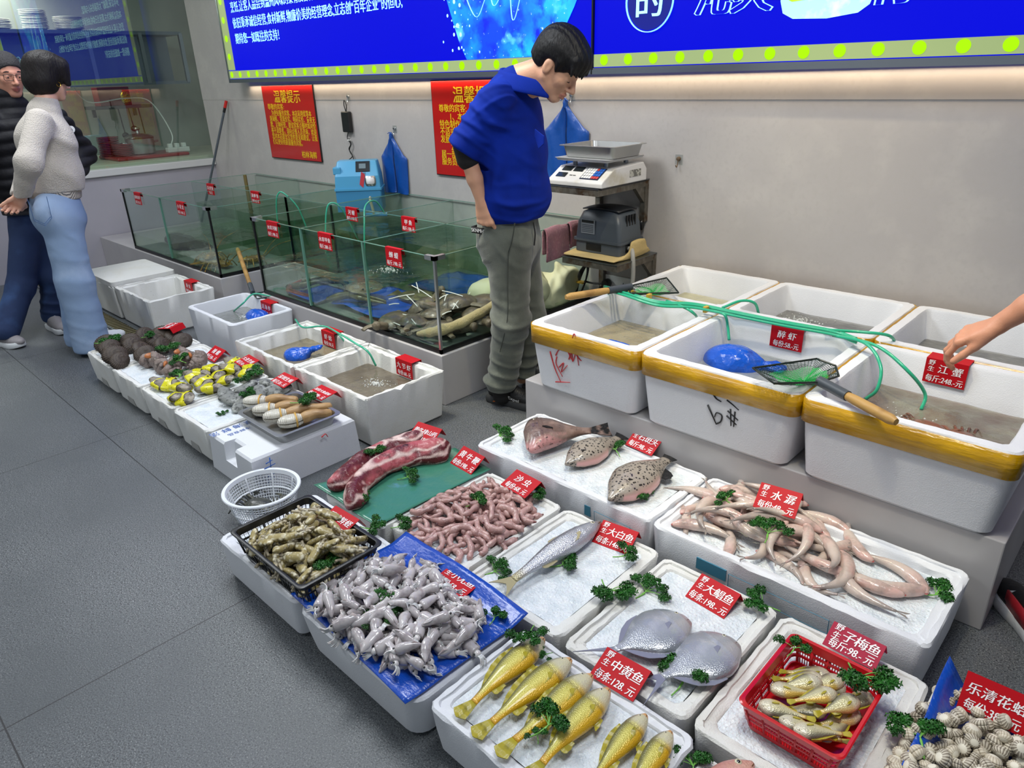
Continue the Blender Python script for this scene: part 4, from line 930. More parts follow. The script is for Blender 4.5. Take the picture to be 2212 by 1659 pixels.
for k, (u, v, u2, v2, h) in enumerate([(887, 607, 905, 632, .48), (880, 614, 933, 643, .47), (877, 637, 902, 662, .44), (840, 646, 895, 635, .45), (835, 660, 862, 656, .44), (955, 628, 1000, 640, .47), (948, 646, 968, 636, .46), (990, 650, 978, 668, .45), (960, 650, 965, 636, .46), (980, 655, 990, 665, .44), (955, 680, 975, 672, .40), (865, 678, 890, 685, .36), (880, 680, 898, 700, .36), (860, 695, 892, 703, .335), (828, 690, 860, 704, .33), (1015, 632, 1008, 650, .44)]):
    a, b = Pz(u, v, h), Pz(u2, v2, h + .012 * (-1) ** k)
    for q in (a, b): q[0] = min(max(q[0], -3.14), -2.615); q[1] = min(max(q[1], 2.17), 2.70)
    o = obj('cable_tie', G().tube(bez([a, (a + b) / 2 + [0, 0, .003], b], 4), .0027, 6), m_stick); tag(o, 'white plastic tie lying across the turtles', 'cable tie', 'white ties on the turtles')
m_crm = mat('cream_towel', 'cdb680', .9, sheen=.4, bump=[('noise', 220, .9), ('noise', 30, .5)])
sT = S((-3.0, 2.1, .27), (-2.55, 2.8, .55), .006)
sT.chain([np.array(p) for p in ((-2.80, 2.175, .325), (-2.72, 2.19, .345), (-2.66, 2.21, .365), (-2.635, 2.32, .375), (-2.625, 2.45, .40), (-2.625, 2.6, .425), (-2.63, 2.68, .43))], [.014, .022, .026, .024, .024, .026, .02], .02)
ob = sobj('towel', sT, m_crm, None, lambda V: .004 * noise3(V, 70, 1)); tag(ob, 'rolled cream towel along the corner of the turtle tank', 'towel')
m_cl = mat('cream_cloth', 'e4dfc0', .8, var=(3, 'd6cfa0', .4, .7), bump=[('noise', 12, .3)])
def heap(pts, label, lo, hi, name='cloth'):
    s = S(lo, hi, .009)
    for (x, y, z, a, b, c) in pts: s.ell((x, y, z), (a, b, c), .05)
    s.cut((0, 0, TZ0 + .014), (0, 0, -1)); s.cut((-2.603, 0, 0), (1, 0, 0)); s.cut((0, 3.322, 0), (0, 1, 0)); s.cut((0, 2.742, 0), (0, -1, 0))
    o = sobj(name, s, m_cl, None, lambda V: .011 * noise3(V * [1, .6, 1.5], 34, 2) + folds([((x, y, z + c), (rr_, 1 - rr_, .3), .09, .014, .2) for k, (x, y, z, a, b, c) in enumerate(pts) for rr_ in ((k * .37) % 1,)], 2.5)(V)); return tag(o, label, 'cloth')
heap([(-3.0, 2.86, .33, .12, .10, .10), (-2.85, 2.9, .38, .12, .11, .12), (-2.72, 2.95, .40, .12, .12, .12)], 'cream cloth bunched up behind the turtles', (-3.15, 2.74, .28), (-2.55, 3.2, .6))
heap([(-2.72, 3.12, .36, .12, .10, .11), (-2.66, 3.2, .41, .09, .10, .10), (-2.68, 3.06, .33, .1, .12, .08)], 'crumpled cream cloth with red print right of the standing man', (-2.9, 2.9, .28), (-2.55, 3.33, .56))
# --- air hoses
m_hose = mat('green_hose', '3fae8c', .25, coat=.3)
def hose(P, label, r=.0055, grp=None, m=None): o = obj('air_hose', G().tube(bez(P, 8), r, 8), m or m_hose, None, True, None); return tag(o, label, 'hose', grp)
hose([(-5.10, 2.70, .45), (-5.06, 2.70, .70), (-5.03, 2.715, .785), (-4.99, 2.74, .785), (-4.93, 2.80, .68), (-4.9, 2.84, .5)], 'green hose looped over the black corner seal between the tanks')
hose([(-4.33, 2.62, .45), (-4.32, 2.66, .72), (-4.30, 2.70, .785), (-4.27, 2.76, .73), (-4.25, 2.85, .5)], 'green hose looped over the rim left of the blue filter box')
hose([(-4.05, 2.95, .70), (-4.02, 2.86, .80), (-3.98, 2.75, .79), (-3.93, 2.69, .68), (-3.92, 2.66, .5)], 'green hose hanging in front of the blue filter box')

# ================================================================== things on and against the back wall
YF = YW - .001
def hook(x, z, label, rusty=False, sc=1):
    o = thing('wall_hook', label, 'hook', (x, YF, z))
    obj('pad', G().box((-.022, -.003, -.03), (.022, 0, .02)), clearmat('clear_pad', (.9, .92, .92), .06, .1), o, False)
    m = mat('rusty_hook', '7d6a55', .5, .6) if rusty else mat('chrome', 'c8ccd0', .15, 1)
    obj('hook_base', G().lathe([(.001, .012), (.009, .01), (.011, 0), (.011, -.002)], 14, M=TR((0, -.004, 0), (pi / 2, 0, 0))), m, o)
    obj('hook_arm', G().tube(bez([(0, -.01, -.005), (0, -.014, -.03), (0, -.022, -.04), (0, -.03, -.03)], 5), .0025, 8), m, o); return o
hook(-4.911, 1.43, 'clear adhesive hook holding the black adapter')
hook(-4.377, 1.215, 'clear adhesive hook holding the narrow blue apron')
hook(-2.734, 1.43, 'clear adhesive hook holding the wide blue apron')
hook(-2.026, 1.125, 'rusty empty adhesive hook on the bare wall right of the scale', True)
m_blk = mat('black_plastic', '17181a', .35)
ad = thing('power_adapter', 'black power adapter hanging from a hook between the red notices', 'adapter', (-4.938, YF - .022, 1.25))
obj('adapter_body', G().box((-.048, -.018, -.075), (.048, .018, .075)), m_blk, ad, False, mods=[BEV(.008, 3)])
obj('adapter_cable', G().tube(bez([(0, 0, .075), (-.015, 0, .12), (0, -.003, .155), (.015, 0, .12), (.005, 0, .075)], 6), .0035, 8), m_blk, ad)
obj('adapter_cable', G().tube(bez([(0, 0, -.075), (-.02, 0, -.12), (.015, 0, -.16), (-.015, 0, -.20), (.02, 0, -.25), (-.03, -.02, -.30), (.25, -.16, -.345)], 8), .0035, 8), m_blk, ad)
obj('adapter_cable', G().tube(bez([(0, 0, -.12), (.02, 0, -.16), (-.01, 0, -.21), (.03, 0, -.26), (.05, -.02, -.31), (.3, -.16, -.345)], 8), .0035, 8), m_blk, ad)
obj('cable_tie', G().box((-.012, -.008, -.135), (.012, .008, -.128)), m_stick, ad, False)
m_apr = mat('blue_apron', '0f4a9c', .35, coat=.2, bump=[('noise', 16, .35), ('noise', 60, .1)])
def apron(x, z1, z0, wx, label, top=.10):
    o = thing('hanging_apron', label, 'apron', (x, YF - .02, z1)); H = z1 - z0
    prof = [(.0, .010), (.03, .012), (.05, .035), (.11 + .03 * (wx > .13), wx * .8), (.16, wx), (H * .6, wx * .98), (H * .98, wx * .95), (H, wx * .9)]
    for sgn in (-1, 1):
        nx = 10; X = np.zeros((len(prof) * 3 - 2, nx, 3)); zz = np.linspace(0, len(prof) - 1, X.shape[0])
        pz = np.interp(zz, range(len(prof)), [p[0] for p in prof]); pw = np.interp(zz, range(len(prof)), [p[1] for p in prof])
        for i in range(X.shape[0]):
            u = np.linspace(0, 1, nx); X[i, :, 0] = sgn * (u * pw[i] - .003); X[i, :, 2] = -pz[i] - .01 * u * (i / X.shape[0]); X[i, :, 1] = -.016 * np.sin(u * pi) - .004 * np.sin(u * 9 + i * .6) + (.008 if sgn > 0 else 0)
        obj('apron_fold', G().grid(X), m_apr, o, True, None, mods=[SOL(.003)])
    g = G(); g.tube([(0, -.004, .012), (.0, -.006, -.01), (0, -.004, -.04)], [.006, .014, .010], 8); g.tube(bez([(-.03, -.01, .0), (0, -.012, .01), (.025, -.008, -.005)], 4), .003, 6); obj('apron_string', g, m_apr, o); return o
apron(-4.40, 1.18, .765, .15, 'narrow blue plastic apron hanging beside the blue filter box')
apron(-2.765, 1.405, .985, .165, 'wide blue plastic apron hanging behind the weighing scale')
# mop handle leaning in the corner
mp = thing('mop_handle', 'grey mop handle with red grip leaning in the far corner', 'mop', (-6.86, 3.325, 1.40))
d = np.array([-.28, -.33, -1.08]); d = d / abs(d[2])
obj('pole', G().tube([d * .09, d * 1.10], .011, 10), mat('pole_grey', '6d747c', .35, .7), mp); obj('grip', G().tube([d * 0, d * .06], .014, 10), mat('red_grip', 'c8201a', .35), mp); obj('collar', G().tube([d * .058, d * .10], .013, 10), m_blk, mp)
# blue filter box on the rear rim
bp = thing('filter_box', 'light blue aquarium filter box standing on the tank rim', 'filter', tuple(Py(783, 436, 3.12) * [1, 1, 0] + [0, 0, .770]), (0, 0, math.radians(46)))
bp.scale = (.60, .68, 1.25)
m_bp = mat('filter_blue', '4f9fc8', .35); m_bpd = mat('filter_blue_dark', '3f88b4', .4)
g = G(); g.loft([rrect(-.285, .265, -.145, .145, .02, z, 4) for z in (-.09, .03)]); obj('lower_shell', g, m_bpd, bp, True, 35)
g = G(); g.loft([rrect(-.295, .275, -.155, .150, .02, z, 4) for z in (.03, .042)]); obj('flange', g, m_bp, bp, True, 35)
g = G(); g.loft([rrect(-.285, .265, -.145, .145, .02, .042, 4), rrect(-.275, .255, -.135, .145, .02, .11, 4), rrect(-.25, .225, -.05, .14, .02, .185, 4), rrect(-.24, .215, -.045, .13, .02, .19, 4)]); obj('upper_shell', g, m_bp, bp, True, 35)
obj('hinge_cover', G().box((-.29, -.12, .12), (-.20, .13, .16)), m_bp, bp, False, mods=[BEV(.006)])
n_ = nrm([0, -.66, .75]); M = frameM((.05, -.09, .152), (1, 0, 0), (0, .085, .075))
obj('display', G().box((-.07, -.03, 0), (.10, .05, .004), 0, M), mat('lcd_black', '1c2226', .2), bp, False); obj('lcd', G().box((-.03, -.008, .004), (.05, .03, .005), 0, M), mat('lcd_grey', '6c7f86', .2), bp, False)
text('printed_text', 'C-882', .024, frameM((.04, -.128, .118), (1, 0, 0), (0, .085, .075)), m_blk, bp, bold=.0006)
obj('window', G().loft([rrect(.085, .215, -.028, .028, .022, z, 5) for z in (0, .006)]).mesh('window', m_metal), None, bp, loc=(0, -.143, .082), rot=(pi / 2 - .12, 0, 0)); obj('window_glass', G().loft([rrect(.1, .2, -.018, .018, .014, z, 5) for z in (.006, .008)]).mesh('window_glass', m_white), None, bp, loc=(0, -.143, .082), rot=(pi / 2 - .12, 0, 0))
obj('red_label', G().box((-.025, -.002, -.035), (.02, .0, .045), 0, TR((.055, -.144, .085), (-.12, .45, 0))), mat('label_red', 'c23a44', .4), bp, False)
g = G(); g.tube(bez([(.13, -.14, -.02), (.13, -.19, -.02), (.15, -.21, -.06), (.16, -.2, -.10)], 5), .016, 10); obj('outlet_pipe', g, mat('pipe_cream', 'b8b49a', .4), bp)
g = G(); g.tube([(.06, -.20, -.105), (.32, -.20, -.105)], .012, 10); obj('pipe', g, mat('pipe_blue', '4a8fc0', .35), bp)
# --- wall brackets, scale and air pump
m_rust = mat('rusty_steel', '77736a', .45, .7, var=[(9, '5a3f22', .5, .68), (30, '8e8a80', .5, .7)])
def bracket(x0, x1, y0, z, drop, label, cat='bracket'):
    o = thing('wall_bracket', label, cat, ((x0 + x1) / 2, YF, z)); w = (x1 - x0) / 2; dy = y0 - YF
    g = G()
    g.box((-w, dy, -.034), (w, dy + .03, 0)); g.box((-w, dy + .03, -.034), (-w + .03, -.002, 0)); g.box((w - .03, dy + .03, -.034), (w, -.002, 0)); obj('shelf_frame', g, m_rust, o, False)
    obj('shelf_plate', G().box((-w - .004, dy - .004, 0), (w + .004, -.003, .004)), m_steeld, o, False)
    for s in (-1, 1):
        xx = s * (w - .016); obj('upright', G().box((xx - .016, -.034, -drop), (xx + .016, -.002, -.034)), m_rust, o, False)
        g = G(); g.loft([[(xx - .012, -.034, -.034), (xx - .012, -.12, -.034), (xx - .012, -.034, -.12)], [(xx + .012, -.034, -.034), (xx + .012, -.12, -.034), (xx + .012, -.034, -.12)]]); obj('gusset', g, m_rust, o, False)
        g = G(); g.sphere((xx, -.03, -drop - .02), (.014, .016, .03), 8, 6); obj('bolt', g, m_blk, o)
    return o
bracket(-2.535, -2.20, 2.90, 1.01, .22, 'rusty steel wall bracket under the weighing scale')
bracket(-2.50, -2.13, 2.98, .62, .24, 'rusty steel wall bracket under the grey air pump')
sc_ = thing('weighing_scale', 'white electronic price scale on the upper wall bracket', 'scale', (-2.355, 3.105, 1.0155))
m_scw = mat('scale_shell', 'dcdcdc', .35, var=(8, 'c3beae', .55, .72))
prof = [(-.205, 0), (-.205, .022), (-.195, .032), (-.10, .085), (.155, .095), (.185, .06), (.185, 0)]
g = G(); g.loft([[(-.175, y, z) for y, z in prof], [(-.17, y, z) for y, z in prof], [(.17, y, z) for y, z in prof], [(.175, y, z) for y, z in prof]]); obj('housing', g, m_scw, sc_, False, mods=[BEV(.008, 3)])
obj('base_plate', G().box((-.178, -.208, -.006), (.178, .187, .001)), m_blk, sc_, False)
M = frameM((0, -.1475, .0585), (1, 0, 0), (0, .095, .053))
for (a, b, c, d) in ((-.135, -.075, .012, .048), (-.06, .0, .012, .048), (-.14, -.08, -.04, -.006)):
    obj('display', G().box((a, c, .0), (b, d, .004), 0, M), mat('lcd_black', '1c2226', .2), sc_, False)
obj('keypad', G().box((.02, -.045, 0), (.135, .048, .003), 0, M), mat('keypad_navy', '17233f', .4), sc_, False)
for r_ in range(4):
    for c_ in range(7):
        cm = m_white if c_ < 4 else (mat('key_blue', '2a62b8', .4) if not (c_ == 4 and r_ == 3) and not (c_ > 3 and r_ == 0) else mat('key_red', 'c24545', .4))
        x = .026 + c_ * .0153; y = -.04 + r_ * .0215; obj('key', G().box((x, y, .003), (x + .0125, y + .018, .0055), 0, M), cm, sc_, False)
text('printed_text', '888 888', .012, frameM(tuple(np.array(M.translation) + np.array(M.to_3x3() @ Vector((-.06, -.025, .001)))), (1, 0, 0), (0, .095, .053)), m_blk, sc_, bold=.0003)
obj('side_label', G().box((.1755, .03, .03), (.177, .13, .065)), mat('label_grey', '6b6b66', .5, var=(60, 'b8b8b0', .5, .55)), sc_, False)
for x, y in ((-.1, -.07), (.1, -.07), (.1, .1), (-.1, .1)): obj('post', G().lathe([(.012, .085), (.012, .118)], 10, M=TR((x, y, 0))), m_steeld, sc_)
g = G(); g.loft([rrect(-.14, .14, -.12, .14, .01, .112, 3), rrect(-.165, .165, -.145, .165, .012, .118, 3), rrect(-.17, .17, -.15, .17, .012, .128, 3), rrect(-.175, .175, -.155, .172, .012, .130, 3)]); obj('platform', g, mat('platform_grey', 'b4b6b8', .35), sc_, True, 30)
pn = thing('weighing_pan', 'rectangular steel weighing pan on top of the price scale', 'pan', (-2.335, 3.11, 1.148))
def pan_rings(wx, wy, H, t, r, rim): return [rrect(-wx + t, wx - t, -wy + t, wy - t, r, 0, 5), rrect(-wx, wx, -wy, wy, r, H, 5), rrect(-wx - rim, wx + rim, -wy - rim, wy + rim, r, H, 5), rrect(-wx - rim, wx + rim, -wy - rim, wy + rim, r, H + .003, 5), rrect(-wx + .002, wx - .002, -wy + .002, wy - .002, r, H + .003, 5), rrect(-wx + t + .002, wx - t - .002, -wy + t + .002, wy - t - .002, r, .004, 5)]
obj('pan_body', G().loft(pan_rings(.165, .135, .055, .012, .03, .016)), m_metal, pn, True, 35)
pp = thing('air_pump', 'dark grey air pump with ribbed cover on the lower wall bracket', 'pump', (-2.33, 3.17, .645))
m_pg = mat('pump_grey', '4b535b', .4); m_pgd = mat('pump_grey_dark', '23272c', .45)
g = G(); g.loft([rrect(-.15, .15, -.105, .105, .02, z, 4) for z in (0, .06)]); obj('pump_base', g, m_pg, pp, True, 35)
g = G(); g.loft([rrect(-.16, .16, -.115, .115, .022, z, 4) for z in (.06, .072)]); obj('flange', g, m_pg, pp, True, 35)
g = G(); g.loft([rrect(-.15, .15, -.105, .105, .02, .072, 5), rrect(-.145, .145, -.10, .10, .03, .16, 5), rrect(-.125, .125, -.085, .09, .035, .21, 5), rrect(-.085, .085, -.06, .08, .03, .228, 5)]); obj('cover', g, m_pg, pp, True, 40)
g = G(); X = np.array([[(x, y, .232 - .5 * x * x * 1.2 - .6 * (y - .0) ** 2 + .004) for y in np.linspace(-.075, .085, 8)] for x in np.linspace(-.12, .12, 12)]); g.grid(X); obj('top_panel', g, m_pgd, pp, True, None, mods=[SOL(.006)])
for k in range(4): obj('vent', G().box((.138, -.04 + k * .024, .15), (.147, -.03 + k * .024, .205), 0, TR((0, 0, 0), (0, 0, 0))), m_blk, pp, False)
obj('rating_label', G().box((-.105, -.107, .10), (-.015, -.1035, .175), 0), mat('label_silver', '8e949a', .4), pp, False); obj('rating_label_bar', G().box((-.1, -.109, .158), (-.02, -.1065, .172)), m_blk, pp, False)
for k in range(5): obj('rating_label_line', G().box((-.1, -.1085, .108 + k * .009), (-.022, -.107, .112 + k * .009)), mat('label_ink', '565c62', .5), pp, False)
for x0, y0, x1, y1 in ((-.07, -.107, .03, -.1045), (.1495, -.05, .1515, .02)): obj('cut_out', G().box((x0, y0, .012), (x1, y1, .05)), m_blk, pp, False)
g = G(); g.tube(bez([(.145, -.02, .03), (.175, -.03, .03), (.20, -.05, -.01), (.205, -.05, -.10), (.20, -.05, -.17)], 6), .012, 10); obj('outlet_pipe', g, mat('pipe_grey', 'a9aaa6', .45), pp)
obj('pipe_fitting', G().lathe([(.016, -.215), (.02, -.21), (.02, -.175), (.014, -.165)], 12, M=TR((.20, -.05, 0))), m_white, pp)
fm = S((-2.56, 2.96, .61), (-2.12, 3.34, .76), .008); fm.econe((-2.5, 3.15, .634), (-2.16, 3.15, .634), (.165, .010), (.165, .010), (0, 1, 0), .01); fm.econe((-2.155, 3.2, .66), (-2.155, 3.2, .71), (.09, .012), (.07, .012), (0, 1, 0), .03)
ob = sobj('foam_mat', fm, mat('yellow_foam', 'c9b27a', .8, bump=[('noise', 60, .4)]), None, lambda V: .004 * noise3(V, 40, 2)); tag(ob, 'yellowed foam pad under the grey air pump', 'pad')
ol = thing('wall_outlet', 'white double wall socket below the air pump', 'socket', (-2.40, YF, .40))
obj('plate', G().box((-.10, -.010, -.05), (.13, 0, .05)), m_white, ol, False, mods=[BEV(.004)])
for dx, dz, rz in ((.06, .012, 0), (.048, -.012, .5), (.072, -.012, -.5)): obj('slot', G().box((-.0015, -.0115, -.006), (.0015, -.0095, .006), 0, TR((dx, 0, dz), (0, rz, 0))), m_blk, ol, False)
pg = thing('power_plug', 'black plug and coiled black cable hanging at the wall socket', 'plug', (-2.44, YF - .02, .405))
obj('plug_head', G().lathe([(.001, .03), (.022, .028), (.026, .01), (.026, -.008)], 16, M=TR((0, -.01, 0), (pi / 2, 0, 0))), m_blk, pg)
obj('cable', G().tube(bez([(-.01, -.03, 0), (-.07, -.05, -.005), (-.13, -.06, .0)], 5), .006, 8), m_blk, pg)
g = G()
for k in range(4): a = np.linspace(0, 2 * pi, 25); g.tube(np.stack([-.145 + (.022 + .004 * k) * np.cos(a) + .03 * np.sin(a), -.06 - .006 * k + .01 * np.sin(a), .0 + .10 * np.sin(a)], 1), .0055, 7)
obj('cable_coil', g, m_blk, pg); obj('cable_tie', G().box((-.17, -.09, -.01), (-.12, -.05, -.002)), mat('tie_yellow', 'c9a23a', .5), pg, False)
# pink towels draped over the tank rim
m_pk = mat('pink_towel', 'b06a78', .95, sheen=.5, var=(60, 'c98a92', .5, .7), bump=[('noise', 260, 1.0), ('noise', 24, .3)])
def towel(y0, y1, fa, fb, label):
    ny, nz = 14, 22; X = np.zeros((ny, nz, 3))
    for i, y in enumerate(np.linspace(y0, y1, ny)):
        for j, t in enumerate(np.linspace(-1, 1, nz)):
            L = (fb if t > 0 else fa) * abs(t); th = min(abs(t) * 6, 1)
            X[i, j] = (-2.585 + math.copysign(.016 * th + .006 * math.sin(y * 60 + t * 3) * abs(t), t), y + .02 * abs(t) * (1 if i < ny / 2 else -1) * -.3, .776 - L + .004 * math.sin(y * 40))
    o = obj('pink_towel', G().grid(X), m_pk, None, True, None, mods=[SOL(.012), SUB(1)]); return tag(o, label, 'towel')
towel(2.93, 3.12, .15, .19, 'dusty pink towel folded over the tank rim, nearer to the man')
towel(3.135, 3.30, .14, .15, 'dusty pink towel folded over the tank rim, next to the air pump')

# ================================================================== red price tags
m_tag = mat('tag_red', 'b80e1b', .5, spec=.2); m_tagc = mat('tag_crimson', 'a50e38', .5, spec=.2); m_ink = mat('white_ink', 'f4eef0', .5)
TW, TH = .130, .088
def price_tag(label, rows, price, loc, rz=0, ang=90, kind='hook', back=.045, drop=.03, w=TW, h=TH, side=None, m=None, psz=.030, grp=None):
    """rows: main name; side: small upright characters at the left; price: bottom line"""
    o = thing('price_tag', label, 'price tag', loc, (0, 0, rz), grp)
    a = math.radians(ang); Yv = np.array([0, math.cos(a), math.sin(a)])
    if kind == 'hook': org = np.array([0, 0, -h]) if ang == 90 else -Yv * h
    else: org = np.zeros(3)
    top = org + Yv * h
    if kind == 'hook': prof = [org, top, top + [0, back, 0], top + [0, back + .002, -drop]]
    else: prof = [org, top, top + [0, drop * .55, -drop], ]
    prof = np.array(prof); g = G(); rings = []
    nn = []
    for i in range(len(prof)):
        t = nrm((prof[min(i + 1, len(prof) - 1)] - prof[max(i - 1, 0)])); nn.append(np.array([0, -t[2], t[1]]))
    for x in (-w / 2, w / 2):
        P = [prof[i] + nn[i] * .0009 for i in range(len(prof))] + [prof[i] - nn[i] * .0009 for i in range(len(prof) - 1, -1, -1)]
        rings.append([(x, p[1], p[2]) for p in P])
    g.loft(rings); obj('card', g, m or m_tag, o, False)
    N = np.array([0, -math.sin(a), math.cos(a)]) * .0022
    def put(nm, s, x, y, size, al='CENTER', sp=1.0): text(nm, s, size, frameM(org + Yv * y + N + [x, 0, 0], (1, 0, 0), Yv), m_ink, o, al, .0035, .12, sp, spacing=1.0)
    n = len(rows); x0 = -.012 if side else 0; sz = .034 if n <= 3 else (.029 if n == 4 else .025)
    if n: 
        wd = w - .012 - (.026 if side else 0); pit = min(wd / n, sz * 1.25); cx = (.013 if side else 0)
        for i, ch in enumerate(rows): put('name_lettering', ch, cx + (i - (n - 1) / 2) * pit, h * .50, min(sz, pit * 1.05))
    if side:
        for i, ch in enumerate(side): put('side_lettering', ch, -w / 2 + .019, h * .76 - i * .023, .021)
    if price: put('price_lettering', price, 0, h * .09, psz * .92, 'CENTER', .80)
    return o
def hk(label, rows, price, px, y, z, rz=0, back=.03, **k):
    p = Py(*px, y); return price_tag(label, rows, price, (p[0], y, z), rz, 90, 'hook', back, .025, **k)
ZG = TZ1 + .006
price_tag('red price tag on the far left tank front, nearest the left corner', '澳洲龙虾', '每斤:78.-元', (-6.235, Y0 - .008, ZG), kind='hook', back=.018, h=.094)
price_tag('red price tag on the far left tank front, nearest the right corner', '小青龙', '每斤:148.-元', (-5.42, Y0 - .008, ZG), kind='hook', back=.018, h=.094)
price_tag('red price tag on the far left tank divider, left of the wooden post', '龙虎鱼', '95:-元', (-6.19, Y1 - .008, ZG), kind='hook', back=.018, h=.09)
price_tag('red price tag on the left tank divider, right of the wooden post', '海鲈鱼', '每斤:62.-元', (-5.415, Y1 - .008, ZG), kind='hook', back=.018, h=.09)
price_tag('red price tag at the left end of the right tank front', '水库河鳗', '每斤.198:-元', (-4.10, Y0 - .008, ZG), kind='hook', back=.018, h=.094)
price_tag('red price tag on the front rim of the right tank reading 288', '水库甲鱼', '每斤.288:-元', (-3.522, Y0 - .008, ZG), kind='hook', back=.018, h=.094)
price_tag('red price tag in front of the turtles reading 198', '蛳蟆', '每斤.198:-元', (-2.897, Y0 - .008, ZG), kind='hook', back=.018, h=.096)
price_tag('red price tag on the back divider just in front of the blue filter box', '河鳗', '每斤.118:-元', (-4.11, Y1 - .008, ZG), kind='hook', back=.018)
price_tag('red price tag on the back divider left of the standing man', '甲鱼', '每斤.158:-元', (-3.51, Y1 - .008, ZG), kind='hook', back=.018)
price_tag('dark red price tag on the back rim of the empty cracked foam box', '海虫', '每份:98.元', (-5.16, 1.972, .253), kind='hook', back=.06)
price_tag('red price tag on the back rim of the smooth foam box with grey water', '活海参', '每份:28.-元', (-4.215, 2.066, .253), kind='hook', back=.055)
price_tag('red price tag above the knotted blue bag reading 78', '虾蛄', '每份:78.元', (-3.385, 1.992, .256), kind='hook', back=.062)
price_tag('red price tag on the corner shrimp box reading 68', '九节虾', '每份:68.-元', (-2.705, 1.992, .256), kind='hook', back=.062)
price_tag('red price tag on the taped box with the big blue bag reading 58', '醉虾', '每份:58.-元', (-1.067, 2.642, .606), kind='hook', back=.064)
price_tag('red price tag below the reaching hand reading 248', '江蟹', '每斤:248.-元', (-.505, 2.642, .606), kind='hook', back=.064, side='野生')
def tent(label, rows, price, bl, zb, ang, rzd, **k):
    p = Pz(*bl, zb); r = math.radians(rzd); return price_tag(label, rows, price, (p[0] + math.cos(r) * TW / 2, p[1] + math.sin(r) * TW / 2, zb), r, ang, 'tent', drop=.036, **k)
tent('crimson price tag standing behind the red basket reading 98', '子梅鱼', '每斤:98.- 元', (1776, 1391), .185, 30, -2, side='野生', m=m_tagc, h=.07)
price_tag('red price tag standing in the cockles at the right edge reading 38', '乐清花蛤', '每份:38.- 元', (-.06, 1.565, .175), .03, 58, 'tent', drop=.03)
tent('red price tag on the ice behind the two pomfrets reading 198', '大鲳鱼', '每条:198.- 元', (1480, 1288), .139, 27, -5, side='野生')
tent('red price tag at the corner of the croaker crate reading 128', '中黄鱼', '每条:128. 元', (1272, 1459), .152, 22, 2.5, side='野生')
tent('red price tag by the head of the large silver fish reading 148', '大白鱼', '每条:148. 元', (1278, 1170), .139, 27, 8, side='野生')
tent('red price tag beside the grouper pieces reading 98', '石斑头', '每斤:98.- 元', (1350, 960), .205, 34, -5, side='野生')
tent('red price tag lying on the pink soft fish reading 48', '水潺', '每份:48.- 元', (1626, 1094), .262, 38, 8, side='野生')
tent('red price tag lying on the pink sea worms reading 68', '沙虫', '每份:68. 元', (1081, 1047), .178, 20, -4)
tent('red price tag on the green sheet beside the ribs reading 198', '黄牛鞭', '每份:198.- 元', (972, 1000), .153, 33, -4)
tent('red price tag resting on the beef ribs reading 118', '黄牛排山药', '每份:118.- 元', (878, 947), .205, 30, 8)
tent('red price tag on the edge of the black basket of razor clams reading 48', '乐清鲜蛏', '每份:48.- 元', (681, 1130), .222, 16, 2)
tent('red price tag half buried at the edge of the small squid pile reading 58', '小尤鱼', '每份:58.- 元', (933, 1253), .172, 5, 2, side='野生')
price_tag('red price tag lying tilted on the dark ark clams', '大毛蚶', '每斤:48.元', (-4.26, 1.44, .252), math.radians(-62), 5, 'tent', drop=.03, w=.11)
tent('red price tag behind the whelks reading 58', '辣螺', '每斤:58.- 元', (440, 771), .170, 32, 0)
tent('red price tag among the yellow wrapped oysters', '大连生蚝', '每只:10.- 元', (505, 782), .212, 12, -4)
tent('red price tag above the bare grey oysters reading 35', '深圳生蚝', '每只:35.- 元', (582, 824), .205, 14, 1)
tent('red price tag behind the steel tray of geoducks', '加拿大象拔蚌', '每斤:298.- 元', (660, 849), .235, 8, 0)

# ================================================================== parsley
m_leaf = mat('parsley_leaf', '21601a', .5, var=[(60, '3a8028', .5, .7), (20, '123f10', .5, .75)]); m_stem = mat('parsley_stem', '6fae48', .4)
def parsley_proto(seed, n=6, L=.07):
    r = np.random.default_rng(seed); st = G(); lf = G()
    base = np.array([0, 0, .004]); 
    for k in range(n):
        a = (k / (n - 1) - .5) * 1.9 + r.normal(0, .15); ln = L * r.uniform(.65, 1.05); tip = np.array([math.cos(a) * ln, math.sin(a) * ln * 1.0, .012 + r.uniform(0, .018)])
        j = np.array([L * .38, 0, .008]); st.tube(bez([base, j, (j + tip) / 2 + [0, 0, .006], tip], 3), np.linspace(.0018, .0009, 10), 5)
        for q in range(70):
            d = r.normal(size=3); d /= np.linalg.norm(d); d[2] = abs(d[2]) * .8; c = tip + d * .0195 * r.uniform(.45, 1.0) * np.array([1, 1, .8])
            u = np.cross(d, r.normal(size=3)); u /= np.linalg.norm(u); w = np.cross(d, u); s = r.uniform(.0040, .0072)
            pts = []
            for i in range(7):
                b = 2 * pi * i / 7; rr = s * (1.0 if i % 2 else .62); pts.append(c + rr * (math.cos(b) * u + math.sin(b) * w) + d * s * (.45 if i % 2 else -.25))
            V = np.array([c + d * .001] + pts); lf.add(V, [(0, 1 + i, 1 + (i + 1) % 7) for i in range(7)])
    st.tube([base + [-L * .3, .004, -.001], base], .0019, 6)
    o = thing('parsley_sprig', 'x', 'parsley'); obj('stem', st, m_stem, o, True, None); obj('leaf', lf, m_leaf, o, False); return o
PAR = [parsley_proto(1, 6, .07), parsley_proto(2, 5, .062), parsley_proto(3, 8, .075)]; PUSED = set()
